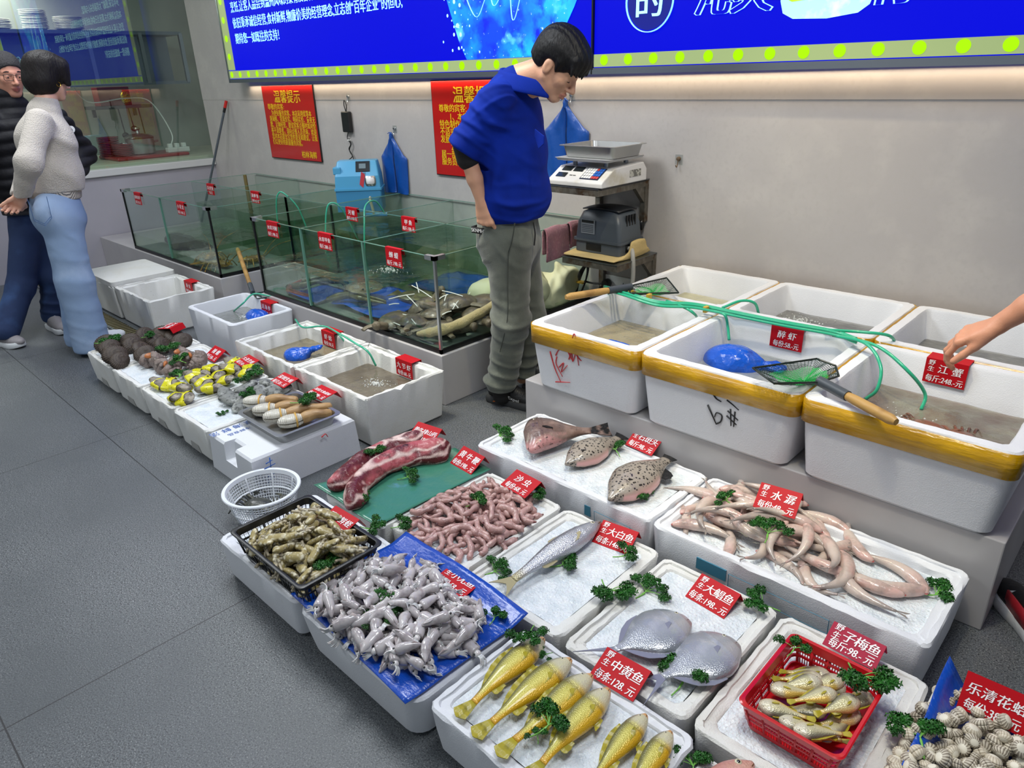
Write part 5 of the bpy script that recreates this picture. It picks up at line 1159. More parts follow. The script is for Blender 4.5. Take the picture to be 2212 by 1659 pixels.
def par(label, u, v, z, ang, sc=1.0, k=0, tilt=0):
    p = Pz(u, v, z + .01); r = math.radians(ang); loc_ = (p[0] - math.cos(r) * .04 * sc, p[1] - math.sin(r) * .04 * sc, z)
    if k not in PUSED: PUSED.add(k); o = PAR[k]; o.location = loc_; o.rotation_euler = (0, tilt, r); o['label'] = label; o.scale = (sc,) * 3
    else: o = dup(PAR[k], loc_, (0, tilt, r), label, None, sc)
for i, a in enumerate((('parsley sprig in the left corner of the grouper crate', 1085, 940, .187, 60, 1.0, 0), ('parsley tuft between the spotted grouper piece and its price tag', 1328, 968, .20, 150, .9, 2), ('parsley bunch at the right of the lower spotted grouper piece', 1385, 1068, .187, 20, 1.0, 2),
    ('parsley sprig on the upper left of the pink soft fish', 1563, 1076, .235, 170, .8, 1), ('parsley sprig spread over the middle of the pink soft fish', 1660, 1145, .235, 110, 1.0, 0), ('parsley sprig at the right end of the pink soft fish crate', 2030, 1285, .175, 30, 1.0, 2),
    ('parsley sprig below the tail of the large silver fish', 1075, 1232, .137, 60, .9, 0), ('parsley sprig under the belly of the large silver fish', 1222, 1218, .137, 50, 1.0, 2), ('parsley sprig overlapping the 148 price tag', 1360, 1197, .155, 50, .9, 1), ('large parsley bunch on the rim between the silver fish and the pomfrets', 1318, 1282, .152, 330, 1.15, 2),
    ('parsley sprig left above the first pomfret', 1402, 1273, .137, 80, 1.0, 0), ('parsley sprig at the right rear corner of the pomfret crate', 1640, 1303, .145, 200, .95, 0), ('large parsley sprig below the second pomfret', 1482, 1462, .142, 95, 1.1, 2),
    ('parsley sprig on the head of the first yellow croaker', 1142, 1375, .185, 300, .85, 0), ('small parsley tuft beside the head of the first yellow croaker', 1172, 1412, .155, 250, .5, 1), ('parsley bunch lying across the third yellow croaker', 1192, 1560, .175, 80, .95, 2), ('small parsley tuft on the tail of the third yellow croaker', 1160, 1580, .165, 140, .45, 1),
    ('parsley tuft at the left corner of the red basket', 1720, 1393, .215, 90, .75, 1), ('large dark parsley bunch at the right corner of the red basket', 1862, 1470, .215, 320, 1.2, 2), ('parsley bunch on the cockles at the right edge', 1985, 1582, .185, 120, 1.0, 2), ('parsley tuft beside the pink fish head at the bottom edge', 1498, 1645, .125, 120, .8, 2),
    ('parsley sprig on the far rib near the top', 805, 975, .205, 0, .8, 2), ('parsley sprig lying on the bare green sheet', 885, 1028, .155, 60, .8, 0), ('parsley sprig at the cut ends of the beef ribs', 783, 1080, .16, 20, .8, 1),
    ('parsley sprig on the pink sea worms', 1035, 1083, .185, 70, .8, 2), ('parsley sprig right of the 68 price tag', 1165, 1068, .15, 40, .85, 1), ('parsley sprig at the near left rim of the sea worm crate', 875, 1132, .152, 60, .85, 1), ('parsley sprig on the rim right of the black basket', 805, 1142, .152, 20, .9, 0),
    ('parsley tuft in the near corner of the black basket', 703, 1218, .20, 20, 1.0, 2), ('parsley sprig on the left edge of the small squid pile', 712, 1297, .175, 60, .8, 1), ('parsley sprig in the middle of the small squid pile', 835, 1312, .205, 60, 1.0, 0), ('parsley tuft low in the middle of the small squid pile', 800, 1330, .2, 200, .7, 1), ('single thin parsley sprig on the bare right side of the blue sheet', 1072, 1325, .165, 110, .7, 1),
    ('parsley on the nearest ark clam row', 232, 740, .215, 40, 1.3, 2), ('parsley tuft at the back of the ark clams', 325, 725, .22, 60, .9, 1), ('parsley bunch between the ark clams and the whelks', 358, 755, .215, 20, 1.2, 2), ('parsley tuft in the middle of the whelks', 385, 778, .215, 200, 1.0, 1),
    ('parsley sprig on the left group of yellow wrapped oysters', 392, 810, .175, 120, 1.0, 2), ('parsley sprig on the right end of the yellow wrapped oysters', 540, 815, .2, 10, 1.3, 0), ('parsley tuft on the bare grey oysters', 538, 852, .19, 40, 1.0, 1), ('tiny parsley scrap on the empty ice', 480, 892, .158, 0, .5, 1), ('parsley on the siphons in the steel geoduck tray', 658, 868, .235, 40, 1.1, 2))): par(*a)

# ================================================================== fish
def fish(name, label, cat, L, prof, colf, tail, m, group=None, n=22, fins=(), mfin=None, eye=(.10, .35, .012), pec=1.0, nt=40, mouth=True, bend=0):
    """prof rows: t, top, bottom, half width (fractions of L); head at +x, back at +z"""
    pr = np.array(prof); t = np.linspace(0, 1, nt) ** 1.15; top = np.interp(t, pr[:, 0], pr[:, 1]) * L; bot = np.interp(t, pr[:, 0], pr[:, 2]) * L; hw = np.interp(t, pr[:, 0], pr[:, 3]) * L
    def sm(a): return np.convolve(np.pad(a, 2, 'edge'), [.1, .2, .4, .2, .1], 'valid')
    top, bot, hw = sm(top), sm(bot), sm(hw); x = L * (.5 - t); by = bend * L * (t - .4) ** 2 * np.sign(t - .4)
    a = np.arange(n) * 2 * pi / n; R = []; C = []
    for i in range(nt):
        ca, sa = np.cos(a), np.sin(a); g_ = 1.0
        if .22 < t[i] < .25: g_ = 1.06
        if .25 <= t[i] < .28: g_ = .94
        zz = np.where(sa > 0, sa * top[i], sa * bot[i]) + by[i]; yy = np.sign(ca) * np.abs(ca) ** .85 * hw[i] * g_
        R.append(np.stack([np.full(n, x[i]), yy, zz], 1)); C.append(np.stack([colf(t[i], sa_) for sa_ in sa]))
    g = G(); g.loft(R, True, True, True, 0, np.concatenate(C)); o = obj(name, g, m, None, True, None)
    if label: tag(o, label, cat, group)
    mf = mfin or m
    hb = (top[-1] + bot[-1]) / 2; zc = (top[-1] - bot[-1]) / 2 + by[-1]
    def fin(nm, P, th=.0016, yo=0, col=None, Mx=None):
        P = np.array(P, float); g = G(); A = np.stack([P[:, 0], np.full(len(P), yo - th / 2), P[:, 1]], 1); B = A + [0, th, 0]
        if Mx is not None: A = xf(A, Mx); B = xf(B, Mx)
        g.loft([A, B], True, True, True, 0, col); return obj(nm, g, mf, o, False)
    tl, th_, fork = tail
    P = [(x[-1] + .01 * L, zc + hb * .9)]
    for k in range(9):
        u = 1 - k / 4; P.append((x[-1] - tl * L * (1 - fork * (1 - abs(u) ** 1.3)), zc + u * th_ * L * .5))
    P.append((x[-1] + .01 * L, zc - hb * .9)); fin('tail_fin', P, .0022)
    zi = lambda tt, up: (np.interp(tt, t, top) if up else -np.interp(tt, t, bot)) + np.interp(tt, t, by)
    for (nm, up, t0, t1, h, sl) in fins:
        tt = np.linspace(t0, t1, 9); inner = [(L * (.5 - q), zi(q, up) * .96) for q in tt]
        outer = [(L * (.5 - q - sl * math.sin(pi * ((q - t0) / (t1 - t0)))), zi(q, up) + (1 if up else -1) * h * L * (math.sin(pi * min(1, .12 + .9 * (q - t0) / (t1 - t0))) ** .7) * (1 + .06 * (-1) ** k)) for k, q in enumerate(tt)]
        fin(nm, inner + outer[::-1])
    for s in (-1, 1):
        tq = .27; yy = np.interp(tq, t, hw); P = [(a * pec, b * pec) for a, b in ((0, .008 * L), (-.06 * L, .026 * L), (-.15 * L, .010 * L), (-.16 * L, -.012 * L), (-.07 * L, -.03 * L), (0, -.010 * L))]
        fin('pectoral_fin', P, .0018, 0, None, TR((L * (.5 - tq), s * (yy + .0012), zi(tq, True) * -.1 + np.interp(tq, t, by)), (0, -.25, s * .12)))
        ye = np.interp(eye[0], t, hw); ze = zi(eye[0], True) * eye[1]; yo = ye * math.sqrt(max(.05, 1 - eye[1] ** 2)) ** .85
        e = obj('eye', G().sphere((L * (.5 - eye[0]), s * yo * .97, ze), (eye[2] * L, eye[2] * L * .45, eye[2] * L), 14, 8), m_eyew, o, True, None)
        obj('pupil', G().sphere((L * (.5 - eye[0]), s * (yo * .97 + eye[2] * L * .22), ze), (eye[2] * L * .58, eye[2] * L * .34, eye[2] * L * .58), 12, 8), m_eye, e, True, None)
    if mouth:
        g = G(); zm = zi(.02, True) * .1 - np.interp(.02, t, bot) * .45 + by[0]; hwm = np.interp(.03, t, hw)
        g.tube(bez([(L * .455, hwm * 1.02, zm - .012 * L), (L * .49, hwm * .7, zm), (L * .502, 0, zm + .006 * L), (L * .49, -hwm * .7, zm), (L * .455, -hwm * 1.02, zm - .012 * L)], 4), .004 * L, 6); obj('mouth', g, mat('mouth_dark', '6a4a30', .4), o)
    return o
def lay(o, hp, tp, z, dorsal=1, tilt=0):
    """lie the fish on its side: head and tail points given, back to the left (+1) or right (-1) of the heading"""
    d = nrm([hp[0] - tp[0], hp[1] - tp[1], 0]); Zv = np.array([-d[1], d[0], 0]) * dorsal; Zv = nrm(Zv + np.array([0, 0, tilt])); Yv = np.cross(Zv, d); c = (np.array(hp[:2]) + np.array(tp[:2])) / 2
    o.matrix_world = Matrix(((d[0], Yv[0], Zv[0], c[0]), (d[1], Yv[1], Zv[1], c[1]), (d[2], Yv[2], Zv[2], z), (0, 0, 0, 1))); return o
mixc = lambda a, b, k: np.array(a) * (1 - k) + np.array(b) * k
sst = lambda a, b, x: min(1, max(0, (x - a) / (b - a))) ** 2 * (3 - 2 * min(1, max(0, (x - a) / (b - a))))
m_cro = mat('croaker_skin', rough=.32, metal=.12, vc=True, coat=.5, bump=[('voronoi', 330, .22)]); m_crof = mat('croaker_fin', 'aa9c22', .35, coat=.4, var=(30, '6f6a20', .5, .7), bump=[('wave', 60, .3, (.2, 1, 1))])
BACK, FLANK, BELLY = hexc('66653c'), hexc('c8bd55'), hexc('e0ad10')
def c_cro(seed):
    def f(t, s):
        c = mixc(FLANK, BACK, sst(.12, .85, s)); c = mixc(c, BELLY, sst(.1, -.75, s) if False else (1 - sst(-.75, -.1, s)) * sst(.12, .25, t)); c = mixc(c, hexc('d2ccb4') if s < .6 else hexc('8a8470'), (1 - sst(.16, .27, t)) * .8); c = mixc(c, hexc('6f6038'), .55 * (abs(t - .255) < .014))
        if t > .85: c = mixc(c, hexc('d89a18'), sst(.85, 1, t) * .7)
        if t < .05: c = mixc(c, hexc('e0901c'), .7)
        return c
    return f
CROP = [(0, .02, .02, .02), (.03, .045, .05, .04), (.10, .095, .085, .06), (.2, .13, .115, .075), (.35, .14, .13, .08), (.5, .12, .115, .07), (.65, .085, .085, .05), (.8, .05, .05, .03), (.92, .036, .036, .02), (1, .038, .038, .015)]
CF = (('dorsal_fin', True, .30, .85, .045, .03), ('anal_fin', False, .66, .80, .05, .05), ('pelvic_fin', False, .30, .40, .045, .08))
CRO = [((1178, 1383), (985, 1532), 'yellow croaker with parsley on its head, farthest left of the six'), ((1235, 1427), (1025, 1577), 'second yellow croaker from the left, pale gaping mouth'), ((1276, 1458), (1086, 1628), 'third yellow croaker from the left, parsley bunch across its tail'),
       ((1318, 1492), (1135, 1668), 'fourth yellow croaker, deepest orange belly, below the 128 price tag'), ((1398, 1547), (1255, 1700), 'fifth yellow croaker, greyer back, tail cut by the picture edge'), ((1452, 1583), (1330, 1745), 'yellow croaker nearest the right corner of its crate')]
for i, (hp, tp, lab) in enumerate(CRO):
    z = .166; h_, t_ = Pz(*hp, z), Pz(*tp, z); LL = np.linalg.norm(h_ - t_); 
    o = fish('yellow_croaker', lab, 'fish', LL * .86, CROP, c_cro(i), (.17, .16, -.25), m_cro, 'yellow croakers in the front crate', fins=CF, mfin=m_crof, eye=(.085, .5, .016), bend=(.15, .1, -.05, .12, .1, .1)[i] * -1)
    hp2 = h_; tp2 = t_ + (h_ - t_) * .14; lay(o, hp2, tp2, z, 1, .12)
# large silver fish
m_sil = mat('silver_skin', rough=.26, metal=.55, vc=True, coat=.5, bump=[('voronoi', 300, .3)]); m_silf = mat('silver_fin', 'a49a76', .4, coat=.3)
def c_sil(t, s):
    c = mixc(hexc('c3c6cc'), hexc('6d6e74'), sst(.2, .9, s)); c = mixc(c, hexc('a8aab8'), .3 * (1 - sst(-.9, -.3, s)))
    if t > .82: c = mixc(c, hexc('aaa078'), sst(.82, 1, t))
    if t < .12: c = mixc(c, hexc('9d8478'), (1 - sst(.02, .14, t)) * .8)
    return c
SILP = [(0, .012, .012, .02), (.04, .035, .035, .035), (.12, .07, .06, .05), (.25, .10, .085, .06), (.4, .105, .10, .065), (.55, .095, .085, .055), (.7, .07, .06, .04), (.85, .042, .038, .025), (1, .036, .034, .014)]
h_, t_ = Pz(1298, 1132, .17), Pz(1075, 1268, .17); LL = np.linalg.norm(h_ - t_)
o = fish('silver_fish', 'single large silver fish lying diagonally on ice', 'fish', LL * .88, SILP, c_sil, (.16, .19, .55), m_sil, fins=(('dorsal_fin', True, .36, .5, .02, .06), ('anal_fin', False, .6, .74, .025, .04)), mfin=m_silf, eye=(.085, .35, .018), bend=-.06)
lay(o, h_, t_ + (h_ - t_) * .12, .172, 1, .1)
# pomfrets
m_pom = mat('pomfret_skin', rough=.28, metal=.35, vc=True, coat=.5, var=(26, 'c0c3c9', .5, .75), bump=[('voronoi', 260, .15)]); m_pomf = mat('pomfret_fin', '8a8c98', .35, .3, coat=.3)
def c_pom(t, s):
    c = mixc(hexc('a9adb4'), hexc('737a84'), sst(.1, 1, abs(s)) * .6); c = mixc(c, hexc('c9c4c2'), .5 * (1 - sst(.1, .45, t)) * (s < 0))
    if t < .07: c = mixc(c, hexc('8a6a66'), .5)
    return c
POMP = [(0, .10, .08, .03), (.03, .16, .13, .05), (.10, .25, .20, .075), (.22, .33, .29, .095), (.38, .36, .35, .10), (.55, .31, .33, .085), (.7, .20, .23, .06), (.82, .10, .11, .035), (.92, .05, .052, .022), (1, .045, .045, .015)]
for hp, tp, z, lab, bd in (((1483, 1338), (1330, 1405), .162, 'upper pomfret, its forked tail reaching the 128 price tag', .05), ((1588, 1388), (1432, 1462), .165, 'lower pomfret with blue grey head, parsley over its tail', .0)):
    h_, t_ = Pz(*hp, z), Pz(*tp, z); LL = np.linalg.norm(h_ - t_)
    o = fish('pomfret', lab, 'fish', LL, POMP, c_pom, (.42, .42, .8), m_pom, 'pomfrets on ice', fins=(('dorsal_fin', True, .45, .92, .04, .06), ('anal_fin', False, .45, .92, .05, .08)), mfin=m_pomf, eye=(.075, .45, .022), bend=bd, pec=1.9); lay(o, h_, t_, z, 1, -.06)
# grouper pieces
m_gb = mat('grouper_brown', rough=.32, vc=True, coat=.35, var=[(90, '3a2a26', .58, .68), (22, '8d756c', .5, .7)], bump=[('noise', 60, .3)])
m_gs = mat('grouper_spotted', rough=.32, vc=True, coat=.35, bump=[('noise', 60, .2)])
def spots(m):
    nt = m.node_tree; N = nt.nodes; L = nt.links; b = N['Principled BSDF']; src = b.inputs['Base Color'].links[0].from_socket
    tc = N.new('ShaderNodeTexCoord'); v = N.new('ShaderNodeTexVoronoi'); v.inputs['Scale'].default_value = 90; L.new(tc.outputs['Object'], v.inputs['Vector'])
    rp = N.new('ShaderNodeMapRange'); rp.inputs[1].default_value = .30; rp.inputs[2].default_value = .40; rp.inputs[3].default_value = 1; rp.inputs[4].default_value = 0; L.new(v.outputs['Distance'], rp.inputs[0])
    vc = N.new('ShaderNodeSeparateColor'); L.new(src, vc.inputs[0]); mk = N.new('ShaderNodeMath'); mk.operation = 'LESS_THAN'; mk.inputs[1].default_value = .42; L.new(vc.outputs[0], mk.inputs[0])
    mu = N.new('ShaderNodeMath'); mu.operation = 'MULTIPLY'; L.new(rp.outputs[0], mu.inputs[0]); L.new(mk.outputs[0], mu.inputs[1])
    mx = N.new('ShaderNodeMix'); mx.data_type = 'RGBA'; L.new(mu.outputs[0], mx.inputs[0]); L.new(src, mx.inputs[6]); mx.inputs[7].default_value = (*hexc('2c2622'), 1); L.new(mx.outputs[2], b.inputs['Base Color'])
spots(m_gs)
PINK = hexc('cf8f8c')
def c_gb(t, s): return mixc(mixc(hexc('6b5650'), hexc('50403c'), sst(.2, 1, s)), hexc('c08a88'), 1 - sst(-.82, -.62, s)) if t < .62 else mixc(hexc('6b5650'), hexc('7d6152'), .5)
def c_gs(t, s): return mixc(mixc(hexc('9c9286'), hexc('857b70'), sst(.2, 1, s)), hexc('e0a8a2'), 1 - sst(-.99, -.86, s)) if .1 < t < .6 else np.array(hexc('92887c'))
GRB = [(0, .06, .34, .03), (.04, .24, .46, .08), (.12, .36, .44, .14), (.25, .38, .36, .17), (.45, .31, .27, .15), (.65, .18, .16, .09), (.85, .08, .08, .05), (1, .08, .08, .02)]
GRS = [(0, .015, .015, .015), (.06, .06, .06, .05), (.2, .17, .15, .10), (.4, .25, .21, .13), (.6, .22, .18, .12), (.78, .13, .11, .08), (.9, .07, .06, .04), (1, .06, .06, .02)]
h_, t_ = Pz(1132, 945, .235), Pz(1275, 940, .225); o = fish('grouper_piece', 'large brown grouper half with pink cut edge and raised tail fin', 'fish', np.linalg.norm(h_ - t_), GRB, c_gb, (.30, .36, .05), m_gb, 'grouper pieces', eye=(.18, .62, .022), fins=(('dorsal_fin', True, .35, .7, .03, .05),), mouth=False); lay(o, h_, t_, .245, -1, .12)
h_, t_ = Pz(1222, 1002, .225), Pz(1335, 945, .225); o = fish('grouper_piece', 'spotted grouper piece in the middle, next to the 98 price tag', 'fish', np.linalg.norm(h_ - t_), GRS, c_gs, (.10, .22, -.1), m_gs, 'grouper pieces', eye=(.2, .5, .001), fins=(('dorsal_fin', True, .3, .8, .03, .05),), mouth=False); lay(o, h_, t_, .222, -1, .1)
h_, t_ = Pz(1316, 1083, .215), Pz(1440, 992, .225); o = fish('grouper_piece', 'spotted grouper piece pointing down at the lower parsley bunch', 'fish', np.linalg.norm(h_ - t_), GRS, c_gs, (.08, .16, -.1), m_gs, 'grouper pieces', eye=(.2, .5, .001), fins=(('anal_fin', False, .68, .85, .09, .03),), mouth=False); lay(o, h_, t_, .222, -1, .1)
# pink fish head at the bottom edge
m_rd = mat('red_fish_skin', rough=.3, vc=True, coat=.4, bump=[('voronoi', 150, .25)])
h_, t_ = Pz(1625, 1650, .16), Pz(1480, 1760, .16); o = fish('red_fish', 'pink sea bream head at the bottom edge of the picture', 'fish', np.linalg.norm(h_ - t_) * 1.5, CROP, lambda t, s: mixc(hexc('cfa08e'), hexc('b77a72'), sst(0, 1, s)), (.17, .2, .2), m_rd, eye=(.11, .45, .026), fins=(('dorsal_fin', True, .3, .8, .05, .04),)); lay(o, h_, h_ + (t_ - h_) * 1.5, .16, 1, .1)

# ================================================================== sheets
def sheet(name, c, nx, ny, m, label, wob, seed=0, th=.0015, hf=None, sag=None):
    c = [np.array(p, float) for p in c]; X = np.zeros((nx, ny, 3))
    for i, u in enumerate(np.linspace(0, 1, nx)):
        for j, v in enumerate(np.linspace(0, 1, ny)):
            p = (c[0] * (1 - u) + c[3] * u) * (1 - v) + (c[1] * (1 - u) + c[2] * u) * v; e = min(u, 1 - u, v, 1 - v)
            X[i, j] = p
            if sag: X[i, j, 2] += sag(u, v, p)
    Q = X.reshape(-1, 3); X[..., 2] += (wob * noise3(Q * [1, 1, 0], 45, seed)).reshape(nx, ny); X[..., :2] += (.006 * noise3(Q * [1, 1, 0], 20, seed + 2)).reshape(nx, ny)[..., None]
    o = obj(name, G().grid(X), m, None, True, None, mods=[SOL(th)]); return tag(o, label, 'plastic sheet')
m_bsh = mat('blue_sheet', '0c47ae', .28, coat=.35, bump=[('noise', 22, .5, (1, 2.2, 1)), ('noise', 70, .15)]); m_gsh = mat('green_sheet', '3d7e66', .3, coat=.3, var=(7, '5c93b0', .66, .76), bump=[('noise', 18, .45), ('noise', 60, .15)])
sheet('blue_sheet', [(-1.66, .742, .158), (-1.632, 1.150, .158), (-1.075, 1.128, .158), (-1.098, .712, .157)], 34, 28, m_bsh, 'blue plastic sheet spread over the crate under the small squid', .0025, 1, sag=lambda u, v, p: .028 * max(0, (u * 1 - .8)) * 0 + (.05 * max(0, v - .86) / .14 * (1 - abs(u - .5)) * .7 if v > .86 else 0) + .004)
sheet('green_sheet', [(-2.165, 1.128, .15), (-1.975, 1.675, .15), (-1.742, 1.645, .15), (-1.768, 1.118, .15)], 28, 30, m_gsh, 'green plastic sheet under the beef ribs', .0018, 3, sag=lambda u, v, p: .003)
sheet('blue_liner', [(-.165, 1.13, .135), (-.17, 1.63, .20), (.19, 1.62, .15), (.19, 1.13, .135)], 20, 24, m_bsh, 'crumpled blue plastic liner around the cockles at the right edge', .006, 6, sag=lambda u, v, p: .05 * (1 - min(1, u / .12)) * v - .02 * min(1, min(u, v) / .2))

# ================================================================== piling by dropping on a height field
class HF:
    def __init__(s, x0, x1, y0, y1, base, res=.004):
        s.x0, s.y0, s.r = x0, y0, res; s.nx = int((x1 - x0) / res) + 1; s.ny = int((y1 - y0) / res) + 1; s.H = np.full((s.nx, s.ny), base, float)
    def drop(s, x, y, yaw, hl, rad, sink=.25, maxp=.6):
        ts = np.linspace(-1, 1, 7); px = x + ts * hl * math.cos(yaw); py = y + ts * hl * math.sin(yaw)
        i = np.clip(((px - s.x0) / s.r).astype(int), 0, s.nx - 1); j = np.clip(((py - s.y0) / s.r).astype(int), 0, s.ny - 1); h = s.H[i, j]
        b = np.clip((h[-3:].mean() - h[:3].mean()) / (2 * hl * .7), -maxp, maxp); a = (h - b * ts * hl).max(); a = a * .65 + (h - b * ts * hl).mean() * .35
        z = a + rad * (1 - sink)
        R = rad / s.r; X, Y = np.meshgrid(np.arange(s.nx), np.arange(s.ny), indexing='ij')
        ii0 = max(0, int((x - hl - rad - s.x0) / s.r)); ii1 = min(s.nx, int((x + hl + rad - s.x0) / s.r) + 2); jj0 = max(0, int((y - hl - rad - s.y0) / s.r)); jj1 = min(s.ny, int((y + hl + rad - s.y0) / s.r) + 2)
        wx = s.x0 + s.r * np.arange(ii0, ii1)[:, None] - x; wy = s.y0 + s.r * np.arange(jj0, jj1)[None] - y
        al = wx * math.cos(yaw) + wy * math.sin(yaw); ac = -wx * math.sin(yaw) + wy * math.cos(yaw); w = np.sqrt(np.clip(1 - (ac / rad) ** 2, 0, 1)) * rad; ok = (np.abs(al) < hl) & (np.abs(ac) < rad)
        sub = s.H[ii0:ii1, jj0:jj1]; sub[ok] = np.maximum(sub, z + b * al + w)[ok]
        return z, -math.atan(b)
def inpoly(x, y, P):
    c = False; n = len(P)
    for i in range(n):
        x1, y1 = P[i]; x2, y2 = P[(i + 1) % n]
        if (y1 > y) != (y2 > y) and x < (x2 - x1) * (y - y1) / (y2 - y1) + x1: c = not c
    return c
def pxpoly(L, z): return [tuple(Pz(u, v, z)[:2]) for u, v in L]
def pile(protos, n, poly, base, hl, rad, label, group, seed, dome=0, sink=.3, yawf=None, roll=1.0, sc=(.85, 1.15), mind=None, maxp=.6, labelf=None):
    r = random.Random(seed); xs = [p[0] for p in poly]; ys = [p[1] for p in poly]; x0, x1, y0, y1 = min(xs), max(xs), min(ys), max(ys)
    hf = HF(x0 - .05, x1 + .05, y0 - .05, y1 + .05, base); used = [False] * len(protos); out = []; pts = []
    cx, cy = sum(xs) / len(xs), sum(ys) / len(ys)
    for k in range(n):
        best = None
        for tr in range(400):
            x, y = r.uniform(x0, x1), r.uniform(y0, y1)
            if not inpoly(x, y, poly): continue
            d = min([math.hypot(x - a, y - b) for a, b in pts[-60:]] or [1]) - dome * math.hypot(x - cx, y - cy) * (k / n)
            if best is None or d > best[0]: best = (d, x, y)
            if tr > 40: break
        if best is None: continue
        _, x, y = best
        pts.append((x, y)); yaw = yawf(x, y, r) if yawf else r.uniform(0, 2 * pi); s = r.uniform(*sc); z, pit = hf.drop(x, y, yaw, hl * s, rad * s, sink, maxp)
        i = k % len(protos); rot = (r.uniform(-roll, roll), pit, yaw); lab = labelf(x, y, z, k) if labelf else label
        if not used[i]:
            used[i] = True; o = protos[i]; o.location = (x, y, z); o.rotation_euler = rot; o.scale = (s,) * 3; o['label'] = lab; o['group'] = group
        else: o = dup(protos[i], (x, y, z), rot, lab, group, s)
        out.append(o)
    return out

# --- small squid on the blue sheet
m_sq = mat('squid_skin', 'c2bcbc', .16, sss=.25, coat=.3, var=[(40, '9a9092', .48, .7), (170, '7d7074', .68, .76)]); m_sqt = mat('squid_arms', 'd6d2d0', .16, sss=.25, coat=.5)
def squid_proto(seed):
    r = random.Random(seed); g = G(); P = bez([(-.034, 0, 0), (-.012, .002 * r.uniform(-1, 1), .002), (.010, .004 * r.uniform(-1, 1), .001), (.026, .002, 0)], 5); t = np.linspace(0, 1, len(P))
    g.tube(P, .0150 * np.clip(np.sin(pi * (t * .62 + .03)) ** .75, .08, 1) * (1 + .05 * np.sin(9 * t + seed)), 12, flat=.8)
    o = obj('squid', g, m_sq, None, True, None); tag(o, 'x', 'squid')
    f = G(); f.loft([[(-.034, 0, .002), (-.02, .017, .001), (-.006, .008, .003), (-.006, -.008, .003), (-.02, -.017, .001)], [(-.034, 0, .0032), (-.02, .017, .0022), (-.006, .008, .0055), (-.006, -.008, .0055), (-.02, -.017, .0022)]]); obj('fin', f, m_sq, o, True, None)
    h = G(); h.sphere((.031, .002, 0), (.009, .0085, .0075), 10, 6)
    for k in range(7):
        a = (k / 6 - .5) * 1.5; b = r.uniform(-.6, .6); h.tube(bez([(.036, .002 + .004 * a, 0), (.045, .003 + .006 * a, .001), (.052, .003 + .009 * a + .003 * b, -.004), (.057, .010 * a + .006 * b, -.008)], 3), np.linspace(.0022, .0007, 10), 5)
    obj('arms', h, m_sqt, o, True, None)
    for s in (-1, 1): obj('eye', G().sphere((.031, .002 + s * .0078, .002), .0028, 8, 6), m_eye, o, True, None)
    return o
SQ = pxpoly([(690, 1290), (770, 1240), (860, 1225), (925, 1238), (965, 1285), (1020, 1320), (1040, 1345), (1030, 1385), (975, 1420), (915, 1450), (875, 1455), (805, 1420), (740, 1370), (690, 1325)], .165)
pile([squid_proto(k) for k in range(5)], 190, SQ, .161, .036, .0125, 'small pale grey squid in the wet pile on the blue sheet', 'small squid on the blue sheet', 3, .06, .74, roll=2.5, sc=(.9, 1.3), maxp=.22)
# --- razor clams in the black basket
m_rz = mat('razor_shell', 'a3935f', .42, coat=.15, var=[(60, '54482f', .50, .60), (85, 'ddd5b8', .50, .66)], bump=[('noise', 60, .3, (.25, 1, 1))]); m_rzf = mat('razor_foot', 'b0a48a', .35, coat=.3)
def razor_proto(seed):
    g = G(); R = []
    for t in np.linspace(0, 1, 12):
        w = .0125 * (min(1, .6 + 3 * t, .6 + 3 * (1 - t))); h = .0088 * (min(1, .4 + 3 * t, .4 + 3 * (1 - t))); a = np.arange(12) * 2 * pi / 12; ca, sa = np.cos(a), np.sin(a)
        R.append(np.stack([np.full(12, -.034 + .068 * t), w * np.sign(ca) * np.abs(ca) ** .8, h * np.sign(sa) * np.abs(sa) ** 1.1 * (1 - .22 * (np.abs(ca) > .97)) + .0015 * math.sin(t * 3 + seed)], 1))
    g.loft(R); o = obj('razor_clam', g, m_rz, None, True, None); tag(o, 'x', 'clam')
    f = G(); 
    for s in (-1, 1): f.tube(bez([(.030, s * .003, 0), (.040, s * .005, .001), (.048 + .004 * s, s * .009, -.002)], 4), [.0045, .004, .004, .0038, .0036, .0034, .0034, .004, .0038], 7)
    obj('siphon', f, m_rzf, o, True, None); return o
RZ = [(-1.952, .762), (-1.952, .978), (-1.618, .978), (-1.618, .762)]
pile([razor_proto(k) for k in range(4)], 135, RZ, .150, .036, .0125, 'brown razor clam in the heap in the black basket', 'razor clams in the black basket', 5, .06, .5, sc=(.95, 1.3), maxp=.45)
# --- cockles
m_ck = mat('cockle_shell', rough=.5, vc=True, var=(30, '6a5a48', .62, .8))
def cockle_proto(seed, dark=.5):
    n = 44; mm = 12; g = G()
    for s in (1, -1):
        R = []; C = []
        for i in range(mm + 1):
            t = i / mm; a = np.arange(n) * 2 * pi / n; rr = math.sin(t * pi / 2); hz = math.cos(t * pi / 2) ** .8
            cren = 1 + .035 * np.sign(np.sin(a * 15)) * min(1, t * 1.5); R.append(np.stack([.0165 * rr * np.cos(a) * cren + .006 * (1 - t), .0145 * rr * np.sin(a) * cren, s * (.0118 * hz * (1 + .05 * np.sin(a * 15) * t) + .0003)], 1))
            w = np.clip(.5 + .5 * np.sin(a * 15), 0, 1)[:, None]; C.append(np.array(hexc('ddd5c2')) * w + np.array(hexc('57493a' if dark > .4 else 'a99c86')) * (1 - w) if t > .35 else np.tile(np.array(hexc('e2dccb')), (n, 1)))
        R = R[::-1] if s > 0 else R; C = C[::-1] if s > 0 else C; g.loft(R, True, True, True, 0, np.concatenate(C))
    o = obj('cockle', g, m_ck, None, True, None); return tag(o, 'x', 'cockle')
